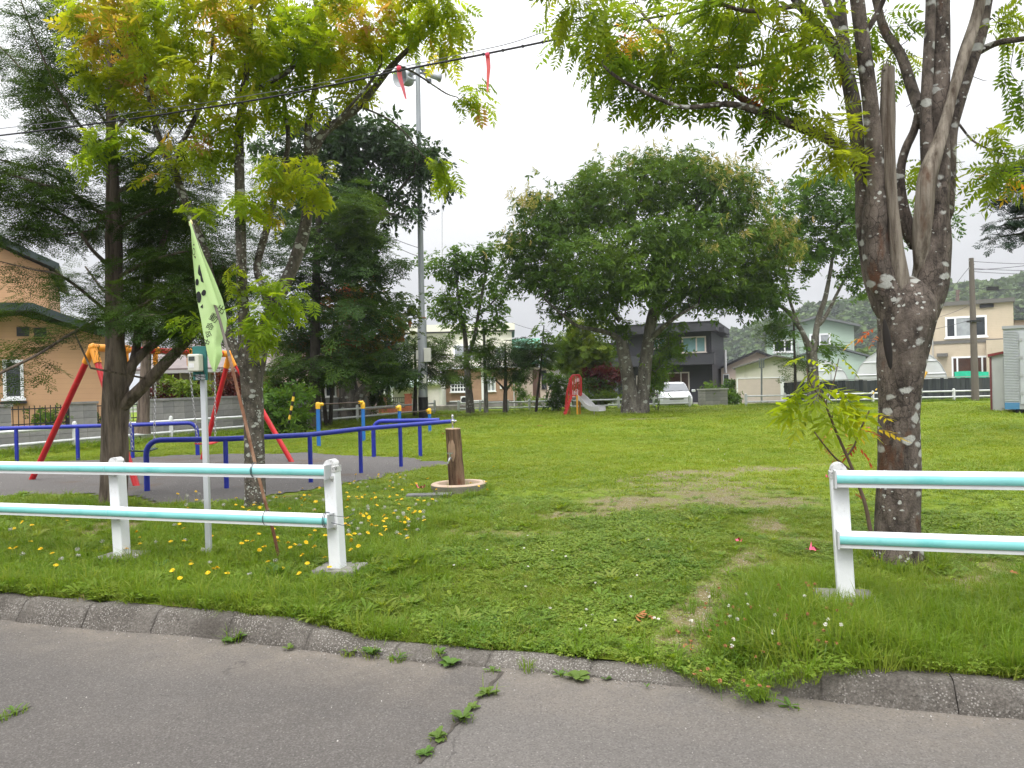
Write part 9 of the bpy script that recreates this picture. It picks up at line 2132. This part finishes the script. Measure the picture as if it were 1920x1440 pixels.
# ---- forest on the hill: crowns that read as one mass
FOR = []
for k in range(4):
    r = np.random.default_rng(70 + k); mb = MB(); nb_ = 9; V = []
    for b_ in range(nb_):
        c = np.array([r.normal(0, .35), r.normal(0, .35), .5 + r.normal(0, .2)]); rad = r.uniform(.3, .55); d = r.normal(0, 1, (55, 3)); d /= np.linalg.norm(d, axis=1)[:, None]; d[:, 2] = np.abs(d[:, 2]) * np.where(r.random(55) < .8, 1, -1)
        p = c + d * rad * r.uniform(.8, 1.08, 55)[:, None]; T = (np.array([[-.09, -.06, 0], [.09, -.06, 0.02], [.1, .06, 0], [-.08, .07, .03]]), np.array([[0, 1, 2, 3]])); W, F, _ = place(T, p, d, r.uniform(1.2, 2.2, 55), r, droop=-.2, yaw=1.5, roll=.8); mb.add(W, [F])
        mb.lathe([(0, -rad * .7), (rad * .6, -rad * .45), (rad * .8, 0), (rad * .6, rad * .5), (0, rad * .75)], c, 8)
    FOR.append(mb)
FM = [grass_mat('forest_leaf_%d' % k, a, b, c, .15, .02) for k, (a, b, c) in enumerate((((0.045, 0.09, 0.016), (0.065, 0.12, 0.02), (0.11, 0.16, 0.03)), ((0.03, 0.065, 0.016), (0.05, 0.09, 0.02), (0.09, 0.14, 0.03)), ((0.055, 0.1, 0.018), (0.075, 0.125, 0.022), (0.12, 0.17, 0.04)), ((0.03, 0.06, 0.018), (0.045, 0.08, 0.02), (0.08, 0.12, 0.03))))]
fs = [source(mb, m_) for mb, m_ in zip(FOR, FM)]
n_ = 5200; x = rg_.uniform(95, 430, n_); y = rg_.uniform(268, 420, n_); z = hill_z(x, y); k = z > 0.3; x, y, z = x[k], y[k], z[k]; s = rg_.uniform(4.5, 8.5, len(x))
pts = np.stack([x, y, z - s * .15], 1); sc_ = np.stack([s, s, s * rg_.uniform(.8, 1.2, len(s))], 1)
# lower woodland at the hill foot behind the houses
n_ = 420; x = rg_.uniform(60, 190, n_); y = rg_.uniform(120, 240, n_); k = rg_.random(n_) < .8; x, y = x[k], y[k]; k = project(np.stack([x, y, 0 * x], 1))[0] > 1330; x, y = x[k], y[k]; s = rg_.uniform(3.0, 5.0, len(x)); pts = np.vstack([pts, np.stack([x, y, np.full(len(x), -.3)], 1)]); sc_ = np.vstack([sc_, np.stack([s, s, s], 1)])
instancer('forest', 'dense green woodland covering the hill behind the houses', pts, np.stack([0 * pts[:, 0], 0 * pts[:, 0], rg_.uniform(0, 6.28, len(pts))], 1), sc_, rg_.integers(0, 4, len(pts)), fs, [])

# ---- thin summer haze
mh = bpy.data.materials.new('haze_air'); mh.use_nodes = True; nt = mh.node_tree; nt.nodes.clear(); oo = nt.nodes.new('ShaderNodeOutputMaterial'); pv = nt.nodes.new('ShaderNodeVolumePrincipled'); pv.inputs['Color'].default_value = (0.86, 0.9, 0.95, 1); pv.inputs['Density'].default_value = HAZE; pv.inputs['Anisotropy'].default_value = 0.2; nt.links.new(pv.outputs[0], oo.inputs['Volume'])
if HAZE: tag(MB().bx(-1500, 1500, -300, 2500, -1.3, 62).obj('haze', mh), 'thin pale haze over the far hill', None, None, 'stuff')
